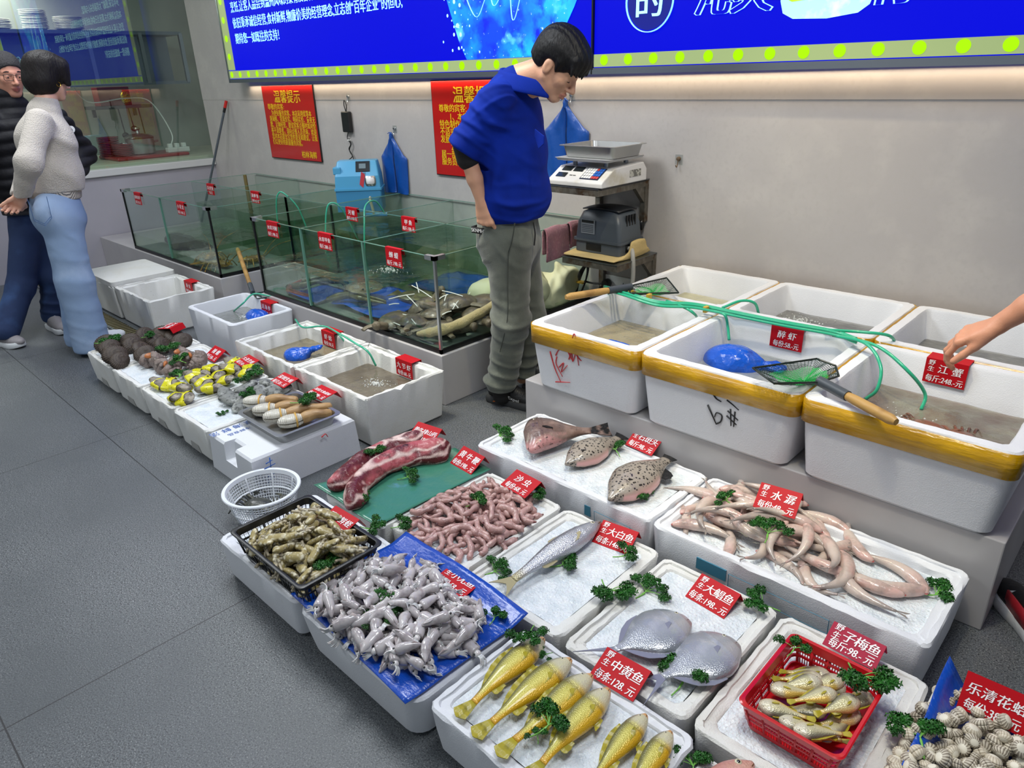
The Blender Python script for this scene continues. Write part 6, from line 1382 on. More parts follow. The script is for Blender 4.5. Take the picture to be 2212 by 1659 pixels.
CK = pxpoly([(1925, 1662), (1945, 1610), (1990, 1545), (2030, 1508), (2075, 1512), (2215, 1580), (2235, 1700), (1935, 1700)], .15)
pile([cockle_proto(0), cockle_proto(1, .2), cockle_proto(2)], 210, CK, .125, .014, .012, 'ribbed cream and brown cockle in the heap at the right edge', 'cockles in the blue lined crate', 8, .05, .3, roll=3.1, sc=(.85, 1.15))
# --- pink sea worms
m_wm = mat('sea_worm', 'bb948d', .24, sss=.25, coat=.3, var=[(30, '93706c', .5, .7), (110, 'd6b8b0', .58, .74)], bump=[('noise', 200, .25)])
def worm_proto(seed):
    r = random.Random(seed); c = r.uniform(-1, 1); P = [np.array([-.045, 0, 0])]; a = -c * 1.1
    for k in range(7): P.append(P[-1] + .0145 * np.array([math.cos(a), math.sin(a), r.uniform(-.15, .15)])); a += c * .42 + r.uniform(-.15, .15)
    P = bez(P, 4); P = P - P.mean(0); t = np.linspace(0, 1, len(P)); g = G(); g.tube(P, (.0088 + .0015 * np.sin(t * 17 + seed)) * np.clip(np.minimum(t, 1 - t) * 8 + .35, 0, 1) * (1 + .25 * np.sin(t * 2.6 + seed)), 10)
    o = obj('sea_worm', g, m_wm, None, True, None); tag(o, 'x', 'sea worm'); h = G(); e = P[-1]; d = nrm(P[-1] - P[-3]); h.tube([e - d * .004, e + d * .004], [.0042, .002], 8); obj('mouth_end', h, mat('worm_tip', '7a4a4a', .3), o); return o
WM = pxpoly([(900, 1125), (935, 1085), (1000, 1055), (1060, 1045), (1100, 1065), (1150, 1100), (1135, 1130), (1095, 1160), (1030, 1195), (985, 1190), (915, 1165)], .155)
pile([worm_proto(k) for k in range(8)], 105, WM, .142, .038, .0095, 'pink sea worm tangled in the wet heap on ice', 'pink sea worms', 9, .10, .5, roll=.6, sc=(.9, 1.3), maxp=.3)
for u, v, a in ((1085, 1170, 30), (905, 1160, -60), (1140, 1112, 10), (985, 1196, 150), (1150, 1080, -80)):
    p = Pz(u, v, .147); dup(COL.objects['sea_worm'], (p[0], p[1], .147), (0, 0, math.radians(a)), 'pink sea worm lying loose at the edge of the heap on ice', 'loose pink sea worms', 1.15)
# --- soft pink fish (bombay duck)
m_bd = mat('soft_fish', rough=.2, vc=True, sss=.25, coat=.3, var=[(22, 'a59188', .52, .75), (9, 'dba79c', .55, .75)], bump=[('noise', 60, .25)]); m_bdf = mat('soft_fin', '8d837c', .3)
def soft_proto(seed):
    r = random.Random(seed); c = r.uniform(-1, 1) * 1.7; P = [np.array([.105, 0, 0])]; a = pi + c * .5
    for k in range(8): P.append(P[-1] + .028 * np.array([math.cos(a), math.sin(a), 0])); a -= c * .17 + r.uniform(-.08, .08)
    P = bez(P, 4); P = P - P.mean(0); t = np.linspace(0, 1, len(P)); R = np.interp(t, [0, .04, .12, .3, .5, .8, .95, 1], [.006, .011, .017, .022, .0185, .0095, .005, .004])
    col = np.stack([mixc(mixc(hexc('d2b1a8'), hexc('c9b9ae'), sst(.1, .5, q)), hexc('968c86'), sst(.55, 1, q)) for q in t]); g = G(); g.tube(P, R, 12, c=col, flat=.85); o = obj('soft_fish', g, m_bd, None, True, None); tag(o, 'x', 'fish')
    d = nrm(P[-1] - P[-4]); sd = np.cross([0, 0, 1], d); f = G()
    for s in (-1, 1): f.loft([[P[-1] - d * .006, P[-1] + d * .03 + sd * s * .012, P[-1] + d * .022 + sd * s * .003], [P[-1] - d * .006 + [0, 0, .0015], P[-1] + d * .03 + sd * s * .012 + [0, 0, .0015], P[-1] + d * .022 + sd * s * .003 + [0, 0, .0015]]])
    obj('tail_fin', f, m_bdf, o, False)
    i = len(P) // 4; d2 = nrm(P[i + 1] - P[i - 1]); s2 = np.cross([0, 0, 1], d2); f = G()
    for s in (-1, 1): f.loft([[P[i] + s2 * s * .015, P[i] + s2 * s * .024 + d2 * .04, P[i] + s2 * s * .014 + d2 * .02], [P[i] + s2 * s * .015 + [0, 0, .0015], P[i] + s2 * s * .024 + d2 * .04 + [0, 0, .0015], P[i] + s2 * s * .014 + d2 * .02 + [0, 0, .0015]]])
    obj('pectoral_fin', f, m_bdf, o, False)
    for s in (-1, 1): obj('eye', G().sphere(P[3] + np.cross([0, 0, 1], nrm(P[4] - P[2])) * s * .0085 + [0, 0, .005], .0032, 8, 6), m_eye, o, True, None)
    d3 = nrm(P[0] - P[3]); s3 = np.cross([0, 0, 1], d3); obj('mouth', G().tube(bez([P[3] + s3 * .012, P[1] + s3 * .007 + [0, 0, -.001], P[0] + d3 * .003, P[1] - s3 * .007 + [0, 0, -.001], P[3] - s3 * .012], 3), .0016, 5), mat('mouth_pink', 'b5605c', .3), o); return o
SF = [soft_proto(k) for k in range(8)]
BD = pxpoly([(1470, 1115), (1500, 1060), (1560, 1050), (1640, 1070), (1720, 1100), (1780, 1130), (1800, 1190), (1800, 1230), (1825, 1255), (1790, 1265), (1725, 1230), (1650, 1192), (1575, 1165), (1500, 1138)], .19)
pile(SF, 46, BD, .172, .10, .0165, 'pink soft bodied fish tangled in the long heap', 'pink soft fish in the heap', 14, .06, .72, roll=.6, sc=(.8, 1.05), maxp=.20)
for u, v, a, lab in ((1860, 1250, 5, 'long pink soft fish stretching right from the heap'), (1935, 1232, -28, 'grey pink soft fish reaching towards the right parsley sprig'), (1915, 1262, 24, 'limp pale soft fish lying flat right of the heap'), (1855, 1272, 140, 'short pink soft fish sticking out at the front right of the heap'), (1845, 1165, -50, 'soft fish lying alone towards the back rim')):
    p = Pz(u, v, .186); dup(SF[a % 8], (p[0], p[1], .188), (0, 0, math.radians(a)), lab, 'loose soft fish', 1.05)

# --- yellow baby croakers in the red basket
m_bc = mat('baby_croaker_skin', rough=.3, metal=.15, vc=True, coat=.5, bump=[('voronoi', 330, .2)])
def c_bc(k):
    def f(t, s):
        c = mixc(hexc('c6bf96'), hexc('6b695a'), sst(.2, .95, s)); c = mixc(c, hexc('d8ac34'), (1 - sst(-.8, -.2, s)) * (.85 if k else .5)); c = mixc(c, hexc('cfc9b4'), (1 - sst(.2, .34, t)) * .8); return mixc(c, hexc('d3a93a'), sst(.8, 1, t) * .6)
    return f
BCP = [(0, .05, .05, .03), (.03, .11, .10, .07), (.1, .19, .16, .11), (.25, .24, .21, .125), (.4, .22, .21, .115), (.6, .14, .14, .075), (.8, .065, .065, .04), (1, .05, .05, .02)]
BCF = (('dorsal_fin', True, .32, .85, .03, .04), ('anal_fin', False, .6, .8, .04, .05))
def bcp(k): return fish('small_croaker', 'x', 'fish', .104, BCP, c_bc(k), (.16, .17, -.2), m_bc, 'small croakers in the red basket', fins=BCF, mfin=m_crof, eye=(.10, .5, .024), nt=26, n=16)
BCS = [bcp(0), bcp(1)]; BU = [False, False]
for i, (u, v, a, z, lab) in enumerate([(1705, 1420, 60, .17, 'small yellow croaker under the parsley at the left corner of the red basket'), (1690, 1445, 40, .18, 'small croaker at the left wall of the red basket'), (1755, 1440, 35, .175, 'small croaker in the upper row of the red basket'), (1690, 1480, 215, .19, 'bright yellow small croaker lying head down near the left wall'), (1730, 1478, 50, .195, 'grey small croaker in the centre left of the red basket'),
    (1790, 1462, 55, .18, 'small croaker partly under the large parsley bunch'), (1800, 1470, 60, .165, 'small croaker under its neighbour at the back of the red basket'), (1762, 1505, 55, .205, 'largest silvery small croaker on top in the middle of the red basket'), (1815, 1525, 62, .20, 'grey silver small croaker on top right of the middle'), (1850, 1520, 75, .19, 'small croaker against the right wall of the red basket'),
    (1645, 1528, 190, .18, 'small croaker head at the left corner of the red basket'), (1690, 1535, 200, .195, 'grey small croaker with big eye at the front left'), (1735, 1535, 40, .175, 'small croaker underneath at the front middle'), (1735, 1570, 195, .19, 'dark backed small croaker facing left near the front rim'), (1775, 1585, 215, .2, 'small croaker with open red mouth at the front'), (1795, 1605, 205, .175, 'small croaker at the front corner of the red basket'), (1830, 1560, 60, .17, 'small yellow croaker lying low on the right side'), (1810, 1570, 250, .165, 'small croaker lowest on the right of the red basket')]):
    k = i % 2; p = Pz(u, v, z); ar = math.radians(a); d = np.array([math.cos(ar), math.sin(ar)]); lx, ly = .088 - .052 * abs(d[0]), .118 - .052 * abs(d[1]); p[0] = min(max(p[0], -.371 - lx), -.371 + lx); p[1] = min(max(p[1], 1.345 - ly), 1.345 + ly)
    if BU[k]: o = dup(BCS[k], (0, 0, 0), (0, 0, 0), lab, None)
    else: o = BCS[k]; BU[k] = True; o['label'] = lab
    lay(o, (p[0] + d[0] * .06, p[1] + d[1] * .06), (p[0] - d[0] * .06, p[1] - d[1] * .06), z, 1 if i % 3 else -1, .25 - .1 * (i % 4))
# ================================================================== baskets
def slat_basket(name, label, cx, cy, wx, wy, z0, z1, taper, m, nslat, slat, rim, rz=0, cat='basket', rings=(.5,), zs=None, solid=.18):
    o = thing(name, label, cat, (cx, cy, z0), (0, 0, rz)); H = z1 - z0
    def R(z, e=0, r=.02): k = taper * (1 - z / H); return rrect(-wx + k - e, wx - k + e, -wy + k - e, wy - k + e, r, z, 5)
    g = G(); g.loft([R(H - .022), R(H - .022, .002), R(H - .004, .003), R(H - .003, rim), R(H, rim), R(H + .002, rim * .5), R(H, -.003), R(H - .022, -.003)], True, False, False); obj('rim', g, m, o, True, 35)
    g = G(); g.loft([R(0), R(.006), R(.006, -.004)]); 
    g.loft([R(.006, .001), R(H * solid, .001), R(H * solid, -.002), R(.006, -.002)], True, False, False); obj('bottom', g, m, o, True, 35)
    g = G()
    def bar(p0, p1, w, t=.0025): 
        p0, p1 = np.array(p0), np.array(p1); d = nrm(p1 - p0); g.tube([p0, p1], w / 2, 4, flat=.55)
    for s in (-1, 1):
        for k in range(nslat + 1):
            u = -1 + 2 * k / nslat; w = slat * (3.5 if k % 6 == 0 else 1)
            for ax in (0, 1):
                n = nslat if ax == 0 else max(3, int(nslat * wy / wx)); 
                if k > n: continue
                u = -1 + 2 * k / n
                def pt(z): kk = taper * (1 - z / H); return ((u * (wx - kk - .012), s * (wy - kk), z) if ax == 0 else (s * (wx - kk), u * (wy - kk - .012), z))
                bar(pt(H * solid * .9), pt(H - .018), w)
    obj('slats', g, m, o, True, None)
    for q in rings:
        z = H * q; g = G(); g.loft([R(z - .003, .0015), R(z + .003, .0015), R(z + .003, -.002), R(z - .003, -.002), R(z - .003, .0015)], True, False, False); obj('ring', g, m, o, True, 35)
    return o
slat_basket('plastic_basket', 'black slatted plastic basket full of razor clams', -1.785, .870, .205, .138, .142, .236, .018, mat('black_basket', '131416', .35), 26, .003, .010, 0, rings=(.55,))
slat_basket('plastic_basket', 'red perforated plastic basket full of small croakers', -.371, 1.345, .112, .142, .142, .222, .014, mat('red_basket', 'c3121e', .3, coat=.3), 30, .0028, .007, 0, rings=(.40, .58, .74))
wb = thing('colander_basket', 'round white plastic colander with dark crabs standing on the floor', 'basket', (-2.345, 1.005, .001)); m_wb = mat('white_basket', 'e4e8ec', .35, sss=.05)
rad = lambda z: .098 + .038 * (z / .125) ** .8
g = G(); g.lathe([(rad(.112), .112), (rad(.12) + .004, .120), (rad(.12) + .012, .125), (rad(.12) + .010, .129), (rad(.12) - .002, .128), (rad(.112) - .004, .112)], 48, cap0=False, cap1=False); obj('rim', g, m_wb, wb, True, 35)
g = G(); g.lathe([(.001, 0), (rad(0), 0), (rad(.012), .012), (rad(.012) - .003, .012), (rad(0) - .003, .004), (.001, .004)], 40); obj('bottom', g, m_wb, wb, True, 35)
g = G()
for k in range(72): a = 2 * pi * k / 72; g.tube([(rad(z) * math.cos(a), rad(z) * math.sin(a), z) for z in np.linspace(.008, .115, 6)], .0017 if k % 9 else .005, 4)
obj('slats', g, m_wb, wb, True, None)
g = G()
for z in np.linspace(.022, .102, 8): a = np.linspace(0, 2 * pi, 49); g.tube(np.stack([rad(z) * np.cos(a), rad(z) * np.sin(a), np.full(49, z)], 1), .0018 if abs(z - .06) > .006 else .005, 4)
obj('ring', g, m_wb, wb, True, None)
m_cb = mat('crab_shell', '3a3b34', .35, coat=.3, var=(40, '6b6a58', .55, .7), bump=[('noise', 60, .4)])
def crab(label, loc_, rz, sc):
    o = thing('crab', label, 'crab', loc_, (0, .15, rz), 'crabs in the white colander'); o.scale = (sc,) * 3; n = 24; a = np.arange(n) * 2 * pi / n
    g = G(); g.loft([np.stack([.06 * s * np.cos(a) * (1 + .12 * np.abs(np.sin(a)) ** 6), .042 * s * np.sin(a) - .004 * np.cos(a) ** 2, np.full(n, h)], 1) for s, h in ((.05, -.012), (.85, -.012), (1, 0), (.85, .012), (.5, .02), (.05, .022))]); obj('carapace', g, m_cb, o)
    for s in (-1, 1):
        g = G(); g.tube(bez([(s * .04, .03, -.002), (s * .075, .045, .002), (s * .07, .07, .0), (s * .045, .08, .0)], 4), [.008] * 4 + [.009] * 4 + [.012, .014, .014, .011, .006], 8); g.tube(bez([(s * .055, .078, .004), (s * .035, .088, .004), (s * .02, .085, .004)], 3), [.006] * 3 + [.004] * 3 + [.002], 6); obj('claw', g, m_cb, o)
        for k in range(4): obj('leg', G().tube(bez([(s * .045, .012 - k * .014, -.006), (s * .08, .02 - k * .02, .012), (s * .10, .015 - k * .026, -.02)], 4), np.linspace(.0055, .0025, 9), 6), m_cb, o)
        obj('eye', G().sphere((s * .014, .042, .006), .0035, 8, 6), m_eye, o)
crab('larger dark crab on the left in the white colander', (-2.375, 1.0, .035), .6, 1.0); crab('smaller dark crab on the right in the white colander', (-2.30, 1.03, .032), -.8, .8)
# ================================================================== steel tray of geoducks
tr = thing('steel_tray', 'rectangular steel tray of geoducks on the upturned crate', 'tray', (-2.685, 1.335, .1695))
obj('tray_body', G().loft([[tuple(p) for p in r_] for r_ in pan_rings(.175, .14, .045, .012, .03, .014)]), m_metal, tr, True, 35)
m_gd = mat('geoduck_shell', 'dcd7c8', .35, coat=.3, var=(30, 'b6ad98', .5, .75), bump=[('wave', 40, .5, (1, 1, 1))]); m_gs2 = mat('geoduck_siphon', 'b08c5c', .45, var=(12, '8f6d45', .5, .75), bump=[('noise', 50, .5, (.3, 1, 1))]); m_rub = mat('rubber_band', 'cfa24a', .5)
def geoduck(label, a, b, e, z, k, low=False):
    a, b, e = Pz(*a, z), Pz(*b, z), Pz(*e, z + .01); d = nrm((b - a) * [1, 1, 0]); o = thing('geoduck', label, 'geoduck', (*((a + b) / 2)[:2], z), (0, 0, math.atan2(d[1], d[0])), 'geoducks in the steel tray'); L = np.linalg.norm(b - a)
    for s in (1, -1):
        g = G(); n = 20; an = np.arange(n) * 2 * pi / n; R = []
        for t in np.linspace(0, 1, 7): q = math.cos(t * pi / 2) ** .7; rr = math.sin(t * pi / 2 * .97 + .04); R.append(np.stack([L * .5 * rr * np.cos(an) * (1 + .006 * (k + 3 * t)), .034 * rr * np.sin(an), s * (.024 * q + .003) + 0 * an], 1))
        g.loft(R if s < 0 else R[::-1]); obj('shell_valve', g, m_gd, o)
    g = G(); R_ = np.array([.022, .026, .025, .022, .02, .019, .018, .019, .017]); el = np.linalg.norm((e - b) * [1, 1, 0]); P = bez([(L * .40, 0, 0), (L * .5 + el * .35, .004, .008), (L * .5 + el * .7, -.004, .006), (L * .5 + el, 0, .0)], 6); g.tube(P, np.interp(np.linspace(0, 1, len(P)), np.linspace(0, 1, 9), R_), 12); g.sphere(P[-1], (.012, .018, .017), 10, 6); obj('siphon', g, m_gs2, o)
    g = G(); a_ = np.linspace(0, 2 * pi, 25); g.tube(np.stack([np.full(25, L * .18), .036 * np.cos(a_), .030 * np.sin(a_)], 1), .0035, 6, flat=.6); obj('rubber_band', g, m_rub, o)
for k, (lab, a, b, e, z) in enumerate((('geoduck farthest at the back of the steel tray', (525, 868), (582, 866), (640, 852), .212), ('second geoduck from the back of the steel tray', (545, 888), (602, 882), (665, 872), .208), ('third geoduck from the back, longest siphon over the tray rim', (568, 903), (625, 893), (712, 876), .214), ('geoduck nearest the front rim of the steel tray', (600, 915), (658, 903), (712, 895), .206))): geoduck(lab, a, b, e, z, k)
# ================================================================== shellfish in the left row
m_ark = mat('ark_shell', rough=.6, vc=True, var=(14, '1f1a17', .55, .75), bump=[('noise', 50, .4)])
def shell_proto(name, cat, L, W_d, H, ribs, ca, cb, m, seed, depth=.04):
    n = 72; g = G()
    for s in (1, -1):
        R = []; C = []
        for t in np.linspace(.02, 1, 13):
            a = np.arange(n) * 2 * pi / n; rr = math.sin(t * pi / 2); hz = math.cos(t * pi / 2) ** .75; cr = 1 + depth * np.sin(a * ribs) * t; R.append(np.stack([L * rr * np.cos(a) * cr + L * .25 * (1 - t), W_d * rr * np.sin(a) * cr, s * (H * hz * (1 + .03 * np.sin(a * ribs) + .03 * math.sin(t * 26)) + .0004) + 0 * a], 1))
            w = (np.clip(.5 + .5 * np.sin(a * ribs), 0, 1) * (.5 + .5 * math.sin(t * 22) ** 2))[:, None]; C.append(np.array(hexc(ca)) * w + np.array(hexc(cb)) * (1 - w))
        g.loft(R[::-1] if s > 0 else R, True, True, True, 0, np.concatenate(C[::-1] if s > 0 else C))
    o = obj(name, g, m, None, True, None); return tag(o, 'x', cat)
AK = shell_proto('ark_clam', 'clam', .062, .05, .032, 28, '5c4c3d', '1d1815', m_ark, 1)
L_ = [('ark clam under the parsley at the near end of the left row', 228, 742), ('dark ark clam second in the left row', 236, 752), ('dark ark clam in the middle of the left row', 243, 760), ('dark ark clam fourth in the left row', 248, 768), ('ark clam with lighter shell at the front of the left row', 258, 780), ('ark clam at the back of the middle row', 278, 738), ('dark ark clam in the middle of the middle row', 287, 746), ('ark clam with ribbed light face at the front of the middle row', 305, 757),
      ('ark clam with a brown face at the front of the middle row', 312, 765), ('ark clam behind the back parsley tuft', 312, 725), ('dark ark clam beneath the tilted price tag', 350, 722), ('dark ark clam left under the tilted price tag', 338, 735), ('ark clam with grey ribs between the two back parsley tufts', 350, 748), ('large ark clam with a tan face at the far right of the crate', 392, 738), ('dark ark clam behind the tan one at the right', 375, 728)]
for i, (lab, u, v) in enumerate(L_):
    z = .195 + (.018 if i in (1, 3, 8, 12, 10) else 0); p = Pz(u, v, z); rot = (0.9 - .1 * (i % 3), -.25 + .1 * (i % 4), 2.3 + .25 * ((i * 7) % 5 - 2) - .4)
    if i == 0: AK.location = p; AK.rotation_euler = rot; AK['label'] = lab; AK['group'] = 'ark clams'
    else: dup(AK, p, rot, lab, 'ark clams', .92 + .05 * (i % 4))
m_wk = mat('whelk_shell', '7f7068', .55, var=[(30, '4f4540', .5, .68), (60, 'a3958a', .58, .7)], bump=[('noise', 60, .7)]); m_wko = mat('whelk_mouth', 'b06a38', .4)
def whelk_proto():
    g = G(); P = []; R = []
    for t in np.linspace(0, 1, 60): a = t * 4.5 * 2 * pi; rr = .026 * t ** 1.3; P.append((.05 - .075 * t, rr * math.cos(a), rr * math.sin(a))); R.append(.003 + .021 * t ** 1.2 * (1 + .08 * math.sin(a * 4)))
    g.tube(P, R, 12); g.tube(bez([P[-1], (-.045, .015, .0), (-.065, .008, -.004)], 4), np.linspace(.02, .007, 9), 10); o = obj('whelk', g, m_wk, None, True, None); tag(o, 'x', 'whelk')
    obj('opening', G().sphere((-.038, .022, .012), (.03, .016, .010), 12, 8), m_wko, o); return o
WK = whelk_proto()
for i, (lab, u, v, z) in enumerate([('whelk at the front left of the whelk group', 325, 782, .19), ('whelk with orange lip at the left of the parsley', 342, 775, .205), ('whelk second from the front left', 350, 790, .19), ('whelk at the front middle, mouth hidden', 362, 802, .19), ('whelk at the right front of the whelk group', 420, 787, .19), ('whelk with a pointed end at the right', 430, 780, .20), ('whelk behind the parsley with an orange opening', 385, 755, .195), ('whelk at the back of the group', 402, 765, .19), ('whelk in the middle right', 400, 775, .205), ('whelk half under the middle parsley', 372, 785, .205)]):
    p = Pz(u, v, z); rot = (1.0 * i, .1, .5 + 1.1 * i)
    if i == 0: WK.location = p; WK.rotation_euler = rot; WK['label'] = lab; WK['group'] = 'whelks'
    else: dup(WK, p, rot, lab, 'whelks', .95 + .07 * (i % 3))
m_oy = mat('oyster_shell', '8a8274', .6, var=[(40, '4a4238', .48, .64), (25, 'b9b0a0', .55, .7)], bump=[('noise', 70, .8)]); m_oyg = mat('oyster_grey', '7d7f7a', .55, var=[(40, '3f413e', .48, .62), (25, 'b6b8b2', .55, .68)], bump=[('noise', 70, .8)]); m_wrap = mat('yellow_wrap', 'd6cf12', .25, coat=.4, var=(45, '2c2a10', .62, .66), bump=[('noise', 60, .4)])
def oyster_proto(wrap, m):
    s = S((-.075, -.05, -.035), (.075, .05, .035), .005); s.ell((.005, 0, 0), (.054, .038, .018), .01); s.ell((-.035, .004, .002), (.03, .02, .014), .015); s.ell((.03, -.004, .003), (.03, .028, .016), .01)
    V, F = s.surf(); V = relax(V, F, 1); N_ = vnormals(V, F); V = V + N_ * (.0035 * noise3(V, 150, 4) + .003 * noise3(V * [.4, 1, 1], 70, 9))[:, None]; g = G(); g.add(V, F); o = obj('oyster', g, m, None, True, None); tag(o, 'x', 'oyster')
    if wrap:
        a = np.linspace(0, 2 * pi, 25); g = G(); R = []
        for x in np.linspace(-.016, .026, 7): k = math.sqrt(max(.2, 1 - ((x - .008) / .06) ** 2)); R.append(np.stack([np.full(25, x) + .006 * np.sin(a * 2 + x * 60), .043 * k * np.cos(a), (.0235 + .0015 * math.sin(x * 400)) * k * np.sin(a) + .002 * np.sin(a * 5)], 1)[:-1])
        g.loft(R, True, False, False); obj('wrapper', g, m_wrap, o, True, None)
    return o
OY = oyster_proto(True, m_oy)
for i, (lab, u, v, z) in enumerate([('wrapped oyster at the far left of the yellow group', 345, 828, .19), ('wrapped oyster second from the left', 362, 830, .19), ('wrapped oyster with a large bare shell half in the left group', 388, 838, .19), ('wrapped oyster at the front of the left group', 380, 858, .19), ('wrapped oyster with pale ribs at the front', 395, 862, .185), ('wrapped oyster in the middle beside the parsley', 425, 808, .2), ('wrapped oyster on top in the middle', 418, 815, .205), ('wrapped oyster right of the middle', 440, 825, .19), ('wrapped oyster nearest the bare oysters', 452, 840, .19),
    ('wrapped oyster at the front of the right group', 485, 822, .19), ('brown wrapped oyster left of the right group', 470, 812, .19), ('wrapped oyster at the back left of the right group', 458, 798, .19), ('wrapped oyster high in the middle of the right group', 497, 795, .205), ('wrapped oyster under the tag', 505, 785, .195), ('wrapped oyster right of the tag', 545, 798, .195), ('wrapped oyster at the right end near the parsley', 530, 806, .2), ('wrapped oyster in the back row of the right group', 490, 800, .185)]):
    p = Pz(u, v, z); rot = (.4 * math.sin(i * 2.1), .3 * math.cos(i), .4 + .5 * math.sin(i * 1.7))
    if i == 0: OY.location = p; OY.rotation_euler = rot; OY['label'] = lab; OY['group'] = 'yellow wrapped oysters'
    else: dup(OY, p, rot, lab, 'yellow wrapped oysters', .95 + .1 * (i % 3))
OG = oyster_proto(False, m_oyg)
for i, (lab, u, v, z) in enumerate([('bare grey oyster at the left of its group', 488, 850, .19), ('bare oyster in front touching the steel tray', 502, 862, .19), ('bare grey oyster at the back left', 530, 838, .19), ('bare oyster right of the small parsley tuft', 560, 848, .19), ('bare pale oyster behind the tray', 585, 830, .19), ('bare oyster under the 35 price tag', 600, 842, .185), ('small bare oyster at the corner of the tray', 520, 875, .18)]):
    p = Pz(u, v, z); rot = (.3 * math.sin(i * 2.1), .2 * math.cos(i), .9 * i)
    if i == 0: OG.location = p; OG.rotation_euler = rot; OG['label'] = lab; OG['group'] = 'bare grey oysters'
    else: dup(OG, p, rot, lab, 'bare grey oysters', .95 + .08 * (i % 3))
# ================================================================== beef ribs
m_rib = mat('raw_beef', rough=.42, vc=True, coat=.12, var=[(55, 'd8b0a4', .62, .76), (24, '3d0d12', .55, .75)], bump=[('noise', 70, .4)])
def rib(L, label, seed, w=.034):
    P = [Pz(u, v, z) for u, v, z in L]; P = [np.array(p) for p in P]; lo = np.min(P, 0) - .1; hi = np.max(P, 0) + .1; s = S(lo, hi, .006); B = bez(P, 5)
    for i in range(len(B) - 1):
        t = i / (len(B) - 1); k = w * (.85 + .5 * t ** 2 + .08 * math.sin(t * 22)); s.cone(B[i], B[i + 1], k, k, .02); d = nrm((B[i + 1] - B[i]) * [1, 1, 0]); q = np.array([d[1], -d[0], 0]); s.cone(B[i] + q * k * .9 - [0, 0, k * .35], B[i + 1] + q * k * .9 - [0, 0, k * .35], k * .5, k * .5, .02)
    s.cut((0, 0, .153), (0, 0, -1))
    def col(V):
        n = noise3(V * [1, 1, 1.6], 38, seed); n2 = noise3(V, 120, seed + 5); C = np.tile(np.array(hexc('5f161e')), (len(V), 1)); k = np.clip((n - .15) * 3, 0, 1)[:, None]; C = C * (1 - k) + np.array(hexc('b4555a')) * k; k = np.clip((np.abs(np.sin(V[:, 2] * 90 + n * 2.5)) - .86) * 7, 0, 1)[:, None]; C = C * (1 - k) + np.array(hexc('e3c6bc')) * k; k = np.clip((n2 - .45) * 4, 0, 1)[:, None] * .7; return C * (1 - k) + np.array(hexc('d8a9a4')) * k
    o = sobj('beef_rib', s, m_rib, None, lambda V: .004 * noise3(V, 60, seed) + .0015 * noise3(V, 200, seed + 1), col); return tag(o, label, 'meat', 'beef ribs')
rib([(722, 1045, .18), (775, 1000, .185), (840, 968, .185), (905, 952, .19)], 'long beef rib behind, its cut end at the left corner of the green sheet', 2, .032)
rib([(760, 1085, .178), (772, 1045, .185), (820, 1005, .19), (890, 978, .19), (950, 970, .185)], 'long beef rib in front with a thick dark right end', 4, .033)
# ================================================================== blue bags
m_bag = mat('blue_bag', '0d55c4', .25, coat=.3, bump=[('voronoi', 22, .8, (1, 1.6, 1)), ('noise', 30, .7)])
def bag(label, c, r, knot=None, seed=0, name='plastic_bag'):
    c = np.array(c, float); s = S(c - np.max(r) * 1.5 - .05, c + np.max(r) * 1.5 + .09, .005); s.ell(c, r, .02)
    if knot is not None:
        k = c + np.array(knot); s.cone(c + (k - c) * .6, k, .03, .012, .03); d = nrm(k - c); s.cone(k, k + d * .012, .011, .014, .006); l = np.cross(d, [0, 0, 1]); s.econe(k + d * .01, k + d * .06 + l * .02, (.012, .008), (.026, .007), l, .01); s.econe(k + d * .01, k + d * .035 - l * .03, (.01, .007), (.016, .006), l, .01)
    def dp(V):
        q = V - (c + (np.array(knot) if knot is not None else np.array([0, 0, r[2]]))); rr = np.linalg.norm(q, axis=1); a = np.arctan2(q[:, 1], q[:, 0]); return (.0035 * np.abs(np.sin(a * 7 + 2 * noise3(V, 20, seed))) + .004 * noise3(V, 45, seed) + .009 * noise3(V, 26, seed + 3)) * np.clip(1.8 - rr / np.max(r), .5, 1)
    o = sobj(name, s, m_bag, None, dp); return tag(o, label, 'bag')
p = Pz(640, 765, .175); bag('knotted blue plastic bag in the brown water box', (p[0], p[1], .165), (.075, .062, .045), (.07, .055, .035), 1)
p = Pz(1580, 772, .50); bag('large blue plastic bag floating in the middle taped box', (p[0], p[1], .475), (.115, .085, .075), (.13, .03, .01), 2)
p = Pz(557, 682, .17); bag('blue plastic bag half sunk in the smooth foam box', (p[0], p[1], .155), (.10, .07, .05), None, 3)
p = Pz(1335, 742, .475); bag('small corner of a blue bag showing above the sandy water', (p[0], p[1] - .0, .462), (.07, .03, .022), None, 4)
